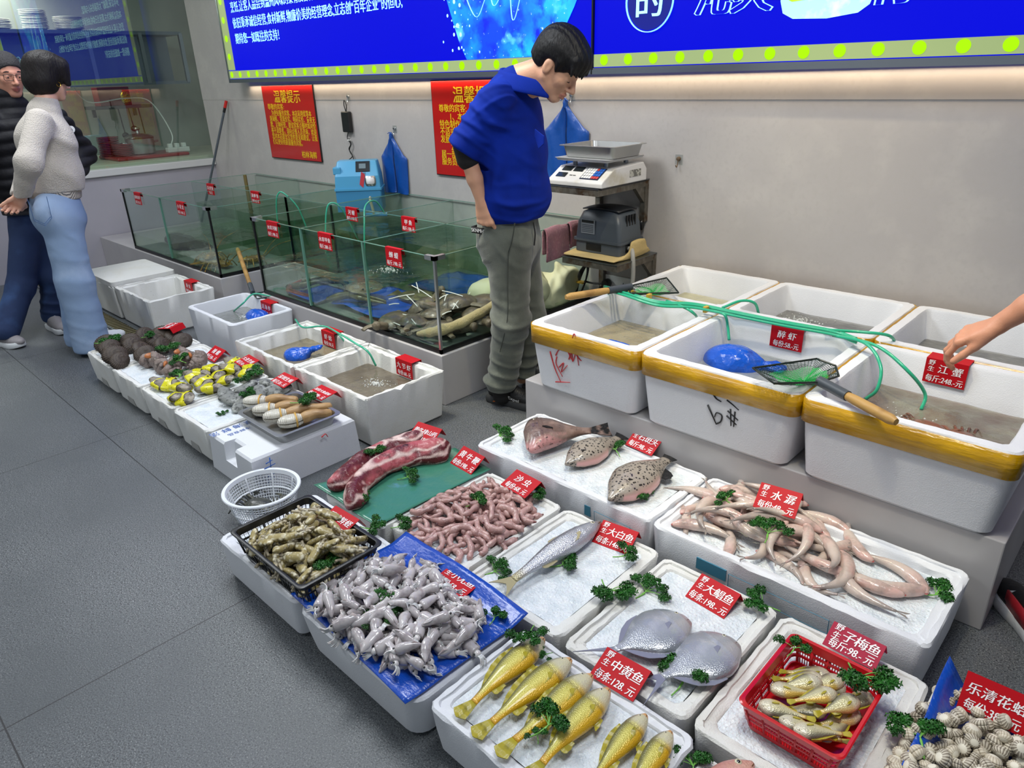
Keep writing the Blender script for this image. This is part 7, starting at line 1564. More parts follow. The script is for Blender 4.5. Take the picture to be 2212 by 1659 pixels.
# ================================================================== landing nets
m_nwood = mat('net_wood', 'b08a4c', .5, var=(14, '7d5a2c', .5, .72), bump=[('noise', 30, .3, (.2, 1, 1))]); m_nsleeve = mat('net_sleeve', '3a4148', .45); m_nwire = mat('net_wire', '15201a', .4); m_net = mat('net_green', '18a04a', .5); m_netd = mat('net_dark', '14332a', .5)
def net(label, end, neck, frame, depth, mats, z_sag=None, cut=None):
    o = thing('landing_net', label, 'net', tuple(neck)); end, neck = np.array(end), np.array(neck); d = nrm(end - neck)
    adoptL(obj('handle', G().tube([neck + d * .10, neck + d * .13, (end + neck) / 2, end - d * .02, end], [.012, .0145, .0155, .016, .010], 14), m_nwood, None, True, 40), o)
    adoptL(obj('sleeve', G().tube([neck - d * .005, neck + d * .115], .0165, 14), m_nsleeve, None, True, 40), o)
    F = np.array(frame, float); B = []
    for i in range(len(F)):
        a, b = F[i], F[(i + 1) % len(F)]
        for t in np.linspace(0, 1, 8, endpoint=False): B.append(a + (b - a) * t)
    B = np.array(B); c = B.mean(0); C2 = np.concatenate([B, B[:1]]); adoptL(obj('hoop', G().tube(C2, .0035, 8), m_nwire, None), o)
    R = []
    for t in np.linspace(1, .04, 11): q = c + (B - c) * t; q[:, 2] -= depth * (1 - t ** 1.6); q[:, 2] += .004 * np.sin(np.arange(len(B)) * 1.3 + t * 9); R.append(q)
    for nm, sl, m in (('mesh', slice(0, 4), mats[0]), ('mesh', slice(3, 11), mats[1])):
        g = G(); g.loft(R[sl], True, False, False); x = obj(nm, g, m, None, False, mods=[('SUBSURF', dict(subdivision_type='SIMPLE', levels=1, render_levels=1)), ('WIREFRAME', dict(thickness=.0017, use_replace=True))]); adoptL(x, o)
    return o
Q = lambda u, v, z: Pz(u, v, z)
net('landing net with wooden handle over the far left corner of the taped boxes', Q(1222, 642, .655), Q(1362, 620, .655), [Q(1358, 618, .655), Q(1440, 600, .665), Q(1466, 632, .64), Q(1362, 634, .64)], .028, (m_netd, m_net))
net('landing net with wooden handle resting across the front tape of the right box', Q(1936, 912, .628), Q(1772, 824, .635), [Q(1770, 826, .635), Q(1812, 812, .63), Q(1805, 790, .64), Q(1764, 775, .65), Q(1626, 795, .655), Q(1672, 828, .645)], .035, (m_netd, m_net))
net('landing net leaning in the gap between the tanks, green mesh at the floor', Pz(513, 537, .44), Pz(546, 632, .262), [Pz(546, 634, .26), Pz(575, 630, .25), Pz(600, 640, .255), Pz(555, 645, .255)], .03, (m_netd, m_netd))
# ================================================================== air hoses over the taped boxes
hs = [[(1305, 622, .60), (1345, 632, .635), (1420, 655, .625), (1500, 660, .63), (1600, 680, .625), (1700, 700, .625), (1800, 718, .625), (1850, 735, .625)]]
for k in range(4): hose([Q(u, v + k * 3 - 4, z + .006 * (k % 2)) for u, v, z in hs[0]], ['uppermost', 'second', 'third', 'lowest'][k] + ' strand of the green hose bundle running over the six foam boxes', .0055, 'hose bundle strands', mat('hose_teal', '2fae84', .2, coat=.3))
for lab, L in (('green hose dropping into the box behind the red handwriting', [(1440, 650, .625), (1480, 665, .63), (1500, 678, .61), (1508, 690, .55)]), ('green hose falling onto the big blue bag', [(1540, 672, .625), (1565, 680, .63), (1572, 705, .58), (1575, 735, .53)]), ('green hose arching over the rim into the middle back box', [(1560, 665, .625), (1600, 650, .65), (1630, 655, .64), (1640, 682, .58)]), ('green hose curling into the back right box', [(1780, 712, .625), (1870, 718, .64), (1920, 725, .63), (1936, 742, .58)]), ('left green hose looping into the crab box', [(1800, 725, .625), (1870, 742, .645), (1902, 790, .60), (1895, 840, .53), (1870, 862, .48)]), ('right green hose looping into the crab box', [(1810, 725, .625), (1895, 748, .645), (1960, 800, .60), (1998, 850, .52), (1990, 885, .47)])):
    hose([Q(*p) for p in L], lab, .006, None, MATS['hose_teal'])
for u, v in ((1363, 633), (1402, 641), (1525, 668)):
    p = Q(u, v, .632); o = obj('cable_tie', G().loft([rrect(-.008, .008, -.014, .014, .004, z, 3) for z in (-.012, .012)]), mat('tie_yellow', 'c9a23a', .5), None, True, 40, loc=p); tag(o, {1363: 'yellow tie on the hose bundle under the net hoop, left one', 1402: 'yellow tie on the hose bundle under the net hoop, right one', 1525: 'yellow tie on the hose bundle at the corner of the middle box'}[u], 'cable tie')
hose([Q(505, 672, .17), Q(525, 655, .25), Q(548, 635, .28), Q(585, 640, .27)], 'pale green hose arching into the smooth foam box')
hose([Q(638, 690, .27), Q(655, 707, .275), Q(700, 705, .27), Q(735, 722, .28), Q(765, 740, .28), Q(795, 760, .25), Q(812, 790, .17)], 'green hose knotted along the brown water boxes, ending in the shrimp water', .0055)
hose([Q(728, 718, .27), Q(742, 735, .23), Q(748, 748, .17)], 'short green hose hanging behind the 78 price tag', .005)

# ================================================================== bubbles where the hoses blow
m_bub = mat('bubble_foam', 'dfe3df', .08, coat=.6, spec=.8); m_bub.node_tree.nodes['Principled BSDF'].inputs['Alpha'].default_value = .55
def bubbles(x, y, z, n, R, label, seed):
    r = random.Random(seed); g = G()
    for k in range(n):
        a = r.uniform(0, 6.28); d = R * abs(r.gauss(0, .5)); q = r.uniform(.0015, .005) * (1.3 - min(1, d / R) * .7); g.sphere((x + d * math.cos(a) * 1.4, y + d * math.sin(a), z + q * .2), q, 7, 5)
    tag(obj('bubbles', g, m_bub, None, True, None), label, 'bubbles', None, 'stuff')
bubbles(-.53, 2.34, .474, 150, .13, 'air bubbles around the hoses in the crab box', 1); bubbles(-2.77, 1.86, .158, 120, .07, 'air bubbles below the hose in the shrimp box', 2); bubbles(-1.2, 3.1, .488, 110, .10, 'air bubbles at the left end of the middle back box', 3); bubbles(-4.3, 1.95, .167, 60, .06, 'air bubbles in the smooth foam box', 4); bubbles(-3.45, 2.5, .498, 90, .12, 'bubbles on the water in the front middle chamber', 5)
m_cr2 = mat('river_crab', '7a4a34', .4, coat=.3, var=(40, '4a3a2c', .5, .7), bump=[('noise', 60, .4)])
for k, (x, y, rz) in enumerate(((-.43, 2.26, .4), (-.36, 2.36, 1.9), (-.47, 2.38, 3.0))):
    o = dup(COL.objects['crab'], (x, y, .463), (0, 0, rz), ['brown crab at the surface nearest the front of the crab box', 'brown crab at the surface on the right of the crab box', 'brown crab at the surface beside the right hose'][k], 'crabs in the taped box', 1.0)
    for ch in o.children:
        if not ch.name.startswith('eye'):
            ch.data = ch.data.copy(); ch.data.materials[0] = m_cr2

# ================================================================== PEOPLE
SKIN = hexc('d09e80'); LIP = hexc('bd7b69')
m_skin = mat('skin', rough=.45, vc=True, sss=.12, bump=[('noise', 180, .08)], var=(14, 'c48a70', .55, .8)); m_hair = mat('black_hair', '0b0a0c', .55, spec=.3, bump=[('noise', 120, .5, (1, 1, .3))])
m_hairb = mat('dark_brown_hair', '130d0c', .6, spec=.3, bump=[('noise', 110, .5, (1, 1, .3))]); m_hairg = mat('greying_hair', '2c2a2c', .7, bump=[('noise', 200, .8)])
m_jkt = mat('blue_jacket', '07288f', .85, spec=.15, var=(5, '062078', .45, .7), bump=[('noise', 420, .12), ('noise', 9, .25)])
m_trs = mat('grey_corduroy', '535850', .9, sheen=.3, var=[(7, '767b70', .48, .7), (3, '42463f', .5, .75)], bump=[('noise', 300, .2), ('noise', 14, .4)])
m_black = mat('black_cloth', '0c0c0e', .8, bump=[('noise', 200, .2)]); m_shb = mat('black_sneaker', '121315', .45, bump=[('noise', 120, .2)]); m_solg = mat('grey_sole', '3a3c3e', .6)
m_den = mat('light_denim', '8aa2c2', .85, var=[(5, 'a9bcd6', .5, .72), (2.5, '6b86ab', .5, .75)], bump=[('noise', 380, .25), ('noise', 12, .3)]); m_dend = mat('dark_denim', '1d3157', .85, var=[(5, '33507e', .55, .75)], bump=[('noise', 380, .25), ('noise', 12, .3)])
m_knit = mat('cream_knit', 'c2bab0', .95, sheen=.1, bump=[('voronoi', 150, .35), ('noise', 300, .3)]); m_knitr = mat('cream_rib', 'beb6ac', .95, bump=[('wave', 60, .8, (1, 1, .02))]); m_puf = mat('black_puffer', '17171c', .7, spec=.3, bump=[('noise', 30, .4)]); m_pufg = mat('grey_puffer', '4a4a52', .5, bump=[('noise', 40, .5)])
m_shw = mat('white_sneaker', 'dfe2e4', .5, bump=[('noise', 60, .15)]); m_shg = mat('grey_sneaker', '8a8688', .6, bump=[('noise', 90, .2)])
def eyes(root, P, B, sc, closed=False):
    for y in (-1, 1):
        c = P(.0745, y * .031, -.003); Rm = Matrix([[B[j][i] for j in range(3)] for i in range(3)]).to_4x4()
        if not closed:
            e = adopt(obj('eye', G().sphere((0, 0, 0), .0125 * sc, 12, 8).mesh('eye', mat('eye_white', 'e8e4dc', .15, coat=.6)), None, None, loc=c), root); i = adopt(obj('iris', G().sphere(P(.0838, y * .031, -.004), .0056 * sc, 10, 6), m_eye, None), root); 
        g = G(); pts = [P(.086 - .012 * abs(q - .3), y * (.012 + .038 * q), .022 + .006 * math.sin(q * 3)) for q in np.linspace(0, 1, 7)]; g.tube(pts, [.002, .003, .0035, .0035, .003, .0025, .0015], 6); adopt(obj('eyebrow', g, m_hair, None), root)
        if closed:
            g = G(); pts = [P(.0895 - .018 * (q - .45) ** 2 * 3, y * (.018 + .026 * q), -.006 - .003 * math.sin(q * pi)) for q in np.linspace(0, 1, 7)]; g.tube(pts, .0014, 5); adopt(obj('eyelash', g, m_hair, None), root)

# ---------------------------------------------------------------- the stall keeper in the blue jacket
TH_ = math.radians(13); MF = np.array([math.cos(TH_), math.sin(TH_), 0]); ML = np.array([-math.sin(TH_), math.cos(TH_), 0]); MC = np.array([-2.325, 2.425, 0])
def mp_(u, v, off): return Ppl(u, v, MC + ML * off, ML)
man = thing('person', 'young man in a blue jacket and grey trousers looking down at the boxes', 'person', (-2.33, 2.42, 0))
J = dict(lat=ML, pelvis=mp_(1100, 500, 0), waist=mp_(1108, 430, 0), chest=mp_(1100, 290, 0), neck=mp_(1122, 178, 0), head=mp_(1206, 141, 0),
    shR=mp_(1068, 222, -.165), elR=mp_(1005, 318, -.235), wrR=mp_(1042, 440, -.20), shL=mp_(1100, 225, .165), elL=mp_(1085, 345, .23), wrL=mp_(1100, 440, .22),
    hipR=mp_(1098, 510, -.085), knR=mp_(1104, 690, -.10), anR=mp_(1084, 842, -.10), hipL=mp_(1112, 512, .085), knL=mp_(1142, 690, .10), anL=mp_(1128, 815, .10))
pa = math.radians(41); J['hf'] = MF * math.cos(pa) - np.array([0, 0, math.sin(pa)]); J['hu'] = MF * math.sin(pa) + np.array([0, 0, math.cos(pa)])
HS = 1.04
s = S((-2.85, 1.95, -.01), (-1.85, 2.85, 1.78), .0048)
body(s, J); PH, BH = head(s, J['head'], J['hf'], J['hu'], HS)
s.cone(PH(-.02, 0, -.03), J['neck'] + np.array([0, 0, .01]), .058, .06, .03); s.cone(PH(.02, 0, -.075), J['neck'] + MF * .045 + [0, 0, -.02], .038, .045, .03)
dW = nrm(J['wrR'] - J['elR']); hand(s, J['wrR'] - dW * .005, nrm(dW * .3 + np.array([0, 0, -1]) + MF * .12), MF, [(35, 55, 35), (62, 70, 40), (78, 75, 45), (85, 80, 50)], (.75, .35, .35, 25), 1.05, right=True)
hand(s, J['wrL'], np.array([0, 0, -1.]), MF, [45, 55, 60, 65], right=False)
cfun = lipcol(PH, BH, HS, SKIN, LIP, None)
sobj('skin', s, m_skin, man, None, lambda V: cfun(V), 1)
eyes(man, PH, BH, HS, True)
# hair: full on top, short at the nape, fringe over the brow
h = S(J['head'] - .22, J['head'] + .22, .0045); hs = HS
h.ell(PH(-.014, 0, .056), np.array([.114, .092, .092]) * hs, .02, BH); h.ell(PH(.055, 0, .075), np.array([.055, .070, .045]) * hs, .03, BH); h.ell(PH(-.06, 0, .0), np.array([.065, .076, .075]) * hs, .03, BH)
for k in range(9):
    y = (k - 4) * .016; h.cone(PH(.075, y, .095 - abs(y) * .3), PH(.112 - abs(y) * .25, y * 1.1, .028 + .006 * (k % 2)), .014 * hs, .004, .012)
for y in (-1, 1): h.cone(PH(.03, y * .072, .04), PH(.028, y * .074, -.012), .013, .006, .015)
h.cut(PH(.03, 0, .012), -(0.35 * BH[2] * 1 + -.9 * BH[0] * -1) if False else nrm(BH[0] * .86 - BH[2] * .5), PH(.03, 0, -.05) - .12, PH(.03, 0, -.05) + .10, .01) if False else None
h.ell(PH(.075, 0, -.055), np.array([.068, .09, .075]) * hs, .012, BH, True); h.ell(PH(.0, .085, -.02), np.array([.034, .03, .042]) * hs, .01, BH, True); h.ell(PH(.0, -.085, -.02), np.array([.034, .03, .042]) * hs, .01, BH, True)
h.cut(PH(0, 0, -.055), nrm(-BH[2] - .25 * BH[0]))
sobj('hair', h, m_hair, man, lambda V: .0016 * np.sin(((V - J['head']) @ BH[1]) * 260 + 4 * noise3(V, 14, 2)) + .002 * noise3(V, 40, 1))
# jacket
s = S((-2.9, 1.95, .75), (-1.85, 2.9, 1.68), .0055); L = ML
hem = mp_(1102, 470, 0)
s.econe(hem + [0, 0, .03], mp_(1114, 425, 0), (.180, .122), (.20, .138), L, .03); s.econe(mp_(1114, 425, 0), mp_(1108, 330, 0), (.20, .138), (.195, .128), L, .05); s.econe(mp_(1108, 330, 0), mp_(1098, 250, 0), (.195, .128), (.19, .125), L, .05); s.econe(mp_(1098, 250, 0), mp_(1106, 200, 0), (.19, .122), (.12, .092), L, .05); s.cone(mp_(1106, 205, 0), mp_(1120, 180, 0), .10, .072, .04)
for k, sg in (('R', -1), ('L', 1)):
    a, b = J['sh' + k], J['el' + k]; s.cone(a, b, .080, .070, .05); d = nrm(b - a)
    s.cone(b - d * .05, b - d * .005, .073, .077, .012); s.cut(b + d * .018, d, b - ML * .035 * (1 if k == 'R' else -1) - .09, b - ML * .035 * (1 if k == 'R' else -1) + .09, .006)
s.cut(hem + [0, 0, -.005], (0.05, 0, -1))
fl = [(mp_(1010, 290, -.22), nrm(J['elR'] - J['shR']), .05, .010, .13), (mp_(1060, 260, -.2), (.7, 0, .7), .06, .010, .12), (mp_(1085, 360, -.17), (1, 0, .15), .09, .010, .16), (mp_(1140, 400, -.1), (.5, .2, .9), .07, .014, .15), (mp_(1120, 440, -.15), (.3, 0, 1), .06, .010, .12), (mp_(1080, 220, -.15), (.6, 0, -.8), .055, .007, .12), (mp_(1150, 330, -.05), (.9, 0, -.4), .08, .008, .14)]
sobj('jacket', s, m_jkt, man, folds(fl))
# collar, pocket flap, seams, cuff of the dark undershirt
g = G(); A = []; cA = J['neck'] + np.array([0, 0, .012]) + MF * .006
for (rr, dz, tilt) in ((.066, .035, 0), (.082, .05, 0), (.088, .045, 0), (.112, -.008, 0), (.108, -.016, 0)):
    R = []
    for q in np.linspace(-2.75, 2.75, 29):
        d = -MF * math.cos(q) * 1.05 + ML * math.sin(q); R.append(cA + d * rr + np.array([0, 0, dz - .062 * (abs(q) / 2.75) ** 1.5]) + MF * .055 * (abs(q) / 2.75) ** 2)
    A.append(R)
g.grid(np.array(A)); adopt(obj('collar', g, m_jkt, None, True, None, mods=[SOL(.006), SUB(1)]), man)
p0 = mp_(1172, 286, -.125); X_ = nrm(MF * .75 - ML * .55 + np.array([0, 0, -.25])); Yd = np.array([0, 0, 1.])
Mx = frameM(p0 + nrm(np.cross(X_, Yd)) * .012, X_, Yd); g = G(); g.loft([[(-.045, .0, 0), (-.045, -.03, .002), (0, -.062, .004), (.045, -.03, .002), (.045, 0, 0)], [(-.045, .0, .004), (-.045, -.03, .006), (0, -.062, .008), (.045, -.03, .006), (.045, 0, .004)]]); 
c_ = bpy.data.objects.new('x', None); o = adopt(obj('pocket_flap', G().sub(g, Mx), m_jkt, None, False), man); bpy.data.objects.remove(c_)
for k in 'R':
    a, b = J['el' + k], J['wr' + k]; d = nrm(J['el' + k] - J['sh' + k]); q = S(np.array(b) - .4, np.array(b) + .5, .006); q.cone(a - d * .01, a + d * .005 + nrm(b - a) * .045, .060, .050, .01); sobj('undershirt_cuff', q, m_black, man)
# trousers, waistband with lettering
s = S((-2.75, 1.95, .02), (-1.9, 2.85, 1.02), .0055)
s.econe(J['pelvis'] + [0, 0, .07], J['pelvis'] + [0, 0, -.05], (.165, .125), (.175, .140), L, .04)
for k in 'RL':
    a, b, c = J['hip' + k], J['kn' + k], J['an' + k]; s.cone(a - [0, 0, .02], b, .108, .086, .05); s.cone(b, c + [0, 0, .03], .086, .072, .04); s.ell(c + np.array([0, 0, .055]) - MF * .015, (.078, .076, .035), .025); s.ell(a - MF * .05 + [0, 0, .0], (.10, .09, .11), .05)
s.cut(J['anR'] * [0, 0, 1] + [0, 0, .008], (0, 0, -1))
fl = [(J['knR'] + [0, 0, -.02], (.3, 0, 1), .07, .012, .16), (J['anR'] + [0, 0, .1], (.2, 0, 1), .05, .013, .12), (J['anL'] + [0, 0, .1], (.2, 0, 1), .05, .012, .12), (J['hipR'] + MF * .08, (.8, 0, .6), .07, .009, .14), (J['knR'] + [0, 0, -.2], (.5, 0, 1), .08, .010, .15), (J['hipR'] - MF * .1 - [0, 0, .1], (.5, 0, -.9), .06, .009, .12)]
sobj('trousers', s, m_trs, man, folds(fl, 1.3))
wbP = [mp_(u, v, -.17) for u, v in ((1022, 488), (1040, 491), (1068, 495))]
g = G(); g.grid(np.array([[p + [0, 0, .0], p - [0, 0, .028]] for p in [wbP[0] + ML * .05, *[q - ML * .012 for q in wbP]]])); adopt(obj('waistband', g, m_black, None, True, None, mods=[SOL(.004)]), man)
t = text('lettering', 'SKNMHN', .024, frameM(wbP[0] - ML * .016 - np.array([0, 0, .022]), wbP[2] - wbP[0], (0, 0, 1)), m_white, None, bold=.002, sx=.8); adopt(t, man)
g = G(); g.tube(bez([mp_(1152, 480, -.06), mp_(1156, 505, -.07), mp_(1154, 530, -.07)], 5), .0035, 6); adopt(obj('drawstring', g, m_black, None), man)
g = G(); g.tube(bez([mp_(1112, 482, -.185), mp_(1106, 520, -.192), mp_(1098, 545, -.19)], 6), .003, 6); g.tube(bez([mp_(1098, 545, -.19), mp_(1097, 620, -.19), mp_(1096, 690, -.188), mp_(1080, 760, -.185)], 6), .0018, 6); adopt(obj('seam', g, mat('trouser_seam', '363a34', .9), None), man)
hR = Pz(1048, 868, 0) + ML * .045; shoe(man, hR, MF, m_shb, m_solg, .315, .055, mat('orange_badge', 'd8702a', .4))
q = S(np.array(J['anR']) - .15, np.array(J['anR']) + .3, .006); q.cone(J['anR'] - [0, 0, .03], J['anR'] + [0, 0, .06], .048, .052, .01); sobj('sock', q, m_black, man)
hL = hR + ML * .20 + MF * .10; shoe(man, hL, MF, m_shb, m_solg, .315, .055)
for k, (rx, txt) in enumerate(((.33, 'Expel'),)):
    Pq = hR + MF * .315 * .45 - ML * .052 + np.array([0, 0, .05]); t = text('shoe_lettering', txt, .03, frameM(Pq, MF + np.array([0, 0, -.15]), (0, -.3, 1)), m_white, None, bold=.001, shear=.3); adopt(t, man)

# ---------------------------------------------------------------- the woman in the cream knit, seen from behind
WF = nrm([-.30, .954, 0]); WL = np.array([-WF[1], WF[0], 0]); WC = np.array([-4.985, 1.23, 0])
def wp(u, v, off): return Ppl(u, v, WC + WL * off, WL)
wom = thing('person', 'woman with short dark hair in a cream knit and light jeans, hands behind her back', 'person', (-4.985, 1.23, 0))
J = dict(lat=WL, pelvis=wp(125, 452, 0), waist=wp(115, 400, 0), chest=wp(98, 300, 0), neck=wp(100, 222, 0), head=wp(105, 165, 0),
    shR=wp(86, 262, -.16), elR=wp(62, 352, -.24), wrR=wp(47, 425, -.10), shL=wp(90, 262, .16), elL=wp(66, 350, .24), wrL=wp(40, 425, .06),
    hipR=wp(128, 462, -.09), knR=wp(163, 610, -.09), anR=wp(197, 738, -.085), hipL=wp(125, 462, .09), knL=wp(160, 610, .09), anL=wp(180, 728, .085))
wa = math.radians(14); J['hf'] = nrm(WF * math.cos(wa) - np.array([0, 0, math.sin(wa)])); J['hu'] = WF * math.sin(wa) + np.array([0, 0, math.cos(wa)])
s = S((-5.45, .75, .0), (-4.55, 1.65, 1.82), .0048); body(s, J); PW, BW = head(s, J['head'], J['hf'], J['hu'], 1.0)
hand(s, J['wrR'], nrm(WL * .55 - WF * .30 + np.array([0, 0, -.55])), nrm(np.array([0, 0, 1.]) - WF * .3), [42, 48, 52, 56], (.85, .35, .35, 20), .92, right=True)
hand(s, J['wrL'] - WF * .01, nrm(-WL * .80 - WF * .15 + np.array([0, 0, -.35])), nrm(np.array([0, 0, 1.]) - WF * .4), [55, 60, 62, 65], (.85, .35, .3, 20), .92, right=False)
cf2 = lipcol(PW, BW, 1.0, hexc('d6a58c'), LIP, None); sobj('skin', s, m_skin, wom, None, lambda V: cf2(V)); eyes(wom, PW, BW, 1.0)
h = S(J['head'] - .24, J['head'] + .22, .006); h.ell(PW(-.018, 0, .04), (.122, .104, .096), .02, BW); h.ell(PW(-.045, 0, -.035), (.092, .098, .088), .03, BW); h.cone(PW(.06, -.03, .08), PW(.10, .03, .035), .03, .018, .03)
for y in (-1, 1): h.cone(PW(.03, y * .078, .05), PW(.055, y * .088, -.03), .034, .016, .03)
h.ell(PW(.085, 0, -.06), (.072, .085, .075), .012, BW, True); h.cut(PW(0, 0, -.112), nrm(-BW[2] + .2 * BW[0]))
sobj('hair', h, m_hairb, wom, lambda V: .0014 * np.sin(((V - J['head']) @ BW[1]) * 180 + 4 * noise3(V, 10, 2)) + .002 * noise3(V, 30, 1))
g = G(); a = np.linspace(0, 2 * pi, 17); q = PW(.0, -.088, -.045); g.tube(np.stack([q[0] + .012 * np.cos(a) * WF[0], q[1] + .012 * np.cos(a) * WF[1], q[2] + .012 * np.sin(a)], 1), .0018, 6); adopt(obj('earring', g, mat('gold', 'c9a24a', .25, 1), None), wom)
s = S((-5.55, .70, .75), (-4.45, 1.75, 1.62), .0065); hm = wp(122, 428, 0)
s.econe(hm + [0, 0, .03], wp(112, 375, 0), (.17, .130), (.185, .142), WL, .03); s.econe(wp(112, 375, 0), wp(98, 300, 0), (.185, .142), (.185, .125), WL, .05); s.econe(wp(98, 300, 0), wp(96, 245, 0), (.185, .12), (.10, .08), WL, .05); s.cone(wp(97, 243, 0), wp(101, 222, 0), .074, .062, .03)
for k in 'RL': a, b, c = J['sh' + k], J['el' + k], J['wr' + k]; s.cone(a, b, .068, .064, .06); s.cone(b, c, .064, .042, .04); s.cut(c, nrm(c - b), c - .07, c + .07)
s.cut(hm + [0, 0, .045], (0, 0, -1))
fl = [(J['elR'], nrm(J['elR'] - J['shR']), .07, .010, .14), (wp(150, 330, -.15), (.3, .8, .5), .10, .012, .18), (wp(110, 385, -.2), (.1, .5, 1), .08, .010, .14), (J['elL'], (0, .4, 1), .07, .010, .14)]
sobj('sweater', s, m_knit, wom, folds(fl))
q = S((-5.55, .70, .75), (-4.45, 1.75, 1.62), .0065); q.econe(hm + [0, 0, .0], hm + [0, 0, .05], (.158, .122), (.170, .130), WL, .02); q.cut(hm - [0, 0, .005], (0, 0, -1)); q.cut(hm + [0, 0, .06], (0, 0, 1)); sobj('rib_hem', q, m_knitr, wom)
s = S((-5.5, .75, .01), (-4.5, 1.75, 1.05), .0065); s.econe(J['pelvis'] + [0, 0, .09], J['pelvis'] - [0, 0, .04], (.15, .112), (.165, .130), WL, .04)
for k in 'RL': a, b, c = J['hip' + k], J['kn' + k], J['an' + k]; s.cone(a - [0, 0, .02], b, .104, .098, .05); s.cone(b, c * [1, 1, 0] + [0, 0, .06], .098, .108, .05); s.ell(a - WF * .04, (.10, .10, .11), .05)
s.cut((0, 0, .03), (0, 0, -1))
sobj('jeans', s, m_den, wom, folds([(J['knR'], (0, .3, 1), .11, .014, .2), (J['anR'] + [0, 0, .12], (0, .3, 1), .08, .014, .16), (J['hipR'] - [0, 0, .1], (.2, .7, .6), .09, .010, .16), (J['anL'] + [0, 0, .1], (0, .2, 1), .08, .012, .16), (J['knL'], (0, .3, 1), .1, .012, .2)], .55))
g = G(); Xp = nrm(WF * .5 - WL * .85); c0 = wp(88, 455, -.185); 
for P_ in (((-.06, .07), (-.055, -.05), (0, -.085), (.055, -.05), (.06, .07)), ((-.05, -.042), (0, -.074), (.05, -.042))): g.tube([c0 + Xp * 0 + WF * a * .9 + WL * -.0 + np.array([0, 0, b]) for a, b in P_], .0018, 5)
adopt(obj('pocket_stitching', g, mat('denim_stitch', '4a6792', .9), None), wom)
fR = Pz(203, 757, 0); shoe(wom, fR - WF * .02 + WL * .02, WF, m_shw, m_shw, .25, .046); shoe(wom, fR - WF * .02 + WL * .19 , WF, m_shw, m_shw, .25, .046)

# ---------------------------------------------------------------- the man with glasses behind her
DF = nrm([.94, .30, 0]); DL = np.array([-DF[1], DF[0], 0]); DC = np.array([-5.60, 1.02, 0])
def dp_(u, v, off): return Ppl(u, v, DC + DF * off, DF)
dad = thing('person', 'man with glasses and a dark padded jacket half hidden behind the woman', 'person', (-5.6, 1.02, 0))
J = dict(lat=DL, pelvis=dp_(82, 470, 0), waist=dp_(70, 400, 0), chest=dp_(55, 300, 0), neck=dp_(20, 222, .0), head=dp_(16, 160, .03),
    shL=dp_(122, 262, 0), elL=dp_(178, 330, -.05), wrL=dp_(150, 400, .12), shR=dp_(-40, 262, 0), elR=dp_(-65, 350, 0), wrR=dp_(-60, 430, .05),
    hipL=dp_(102, 480, 0), knL=dp_(115, 600, .03), anL=dp_(118, 690, .0), hipR=dp_(60, 480, 0), knR=dp_(45, 620, 0), anR=dp_(18, 730, .06))
hd = nrm([.93, .10, -.18]); J['hf'] = hd; J['hu'] = nrm(np.array([0, 0, 1.]) - hd * hd[2])
s = S((-6.2, .30, .0), (-5.1, 1.75, 1.9), .0065); body(s, J); PD, BD_ = head(s, J['head'], J['hf'], J['hu'], 1.04); hand(s, J['wrL'], nrm(-DL * .5 + DF * .3 + np.array([0, 0, -.6])), DF, [50, 55, 60, 60], right=False); hand(s, J['wrR'], np.array([0, 0, -1.]), DF, [30, 35, 40, 45])
cf3 = lipcol(PD, BD_, 1.04, hexc('c98f78'), hexc('9a5650'), None); sobj('skin', s, m_skin, dad, None, lambda V: cf3(V)); eyes(dad, PD, BD_, 1.04)
h = S(J['head'] - .22, J['head'] + .22, .006); h.ell(PD(-.014, 0, .042), (.108, .086, .090), .02, BD_); h.ell(PD(.085, 0, -.03), (.075, .09, .09), .012, BD_, True); h.cut(PD(0, 0, -.04), nrm(-BD_[2])); sobj('hair', h, m_hairg, dad, lambda V: .002 * noise3(V, 160, 1))
g = G()
for y in (-1, 1):
    g.loft([[PD(.1 + dx, y * .033 + a, b) for a, b in ((-.026, .014), (.026, .014), (.026, -.012), (.016, -.02), (-.016, -.02), (-.026, -.012))] for dx in (0, .0015)], True, False, False); g.tube([PD(.10, y * .06, .010), PD(.02, y * .083, .008)], .0015, 6)
    R_ = [PD(.101, y * .033 + a, b) for a, b in ((-.026, .014), (.026, .014), (.026, -.012), (.016, -.02), (-.016, -.02), (-.026, -.012), (-.026, .014))]; g.tube(R_, .0016, 6)
g.tube([PD(.101, -.008, .008), PD(.104, 0, .010), PD(.101, .008, .008)], .0016, 6); adopt(obj('glasses', g, m_blk, None), dad)
s = S((-6.25, .25, .8), (-5.05, 1.8, 1.62), .0065); s.econe(dp_(80, 460, 0), dp_(70, 400, 0), (.20, .15), (.215, .165), DL, .04); s.econe(dp_(70, 400, 0), dp_(52, 290, 0), (.215, .165), (.215, .145), DL, .05); s.econe(dp_(52, 290, 0), dp_(35, 245, 0), (.21, .14), (.10, .09), DL, .05); s.cone(dp_(32, 245, 0), dp_(22, 212, 0), .085, .078, .03)
for k in 'LR': a, b, c = J['sh' + k], J['el' + k], J['wr' + k]; s.cone(a, b, .085, .082, .05); s.cone(b, c, .082, .06, .04); s.cut(c, nrm(c - b), c - .09, c + .09)
s.cut(dp_(82, 470, 0), (0, 0, -1)); sobj('padded_jacket', s, m_puf, dad, lambda V: .013 * np.abs(np.sin(V[:, 2] * 48 + 1.2 * noise3(V, 7, 1))) - .006)
q = J['shL'] * .75 + J['elL'] * .25 + DF * .085; adopt(obj('arm_badge', G().lathe([(.001, .004), (.022, .003), (.024, 0)], 20, M=frameM(q, (0, 1, 0), (0, 0, 1))), m_white, None), dad)
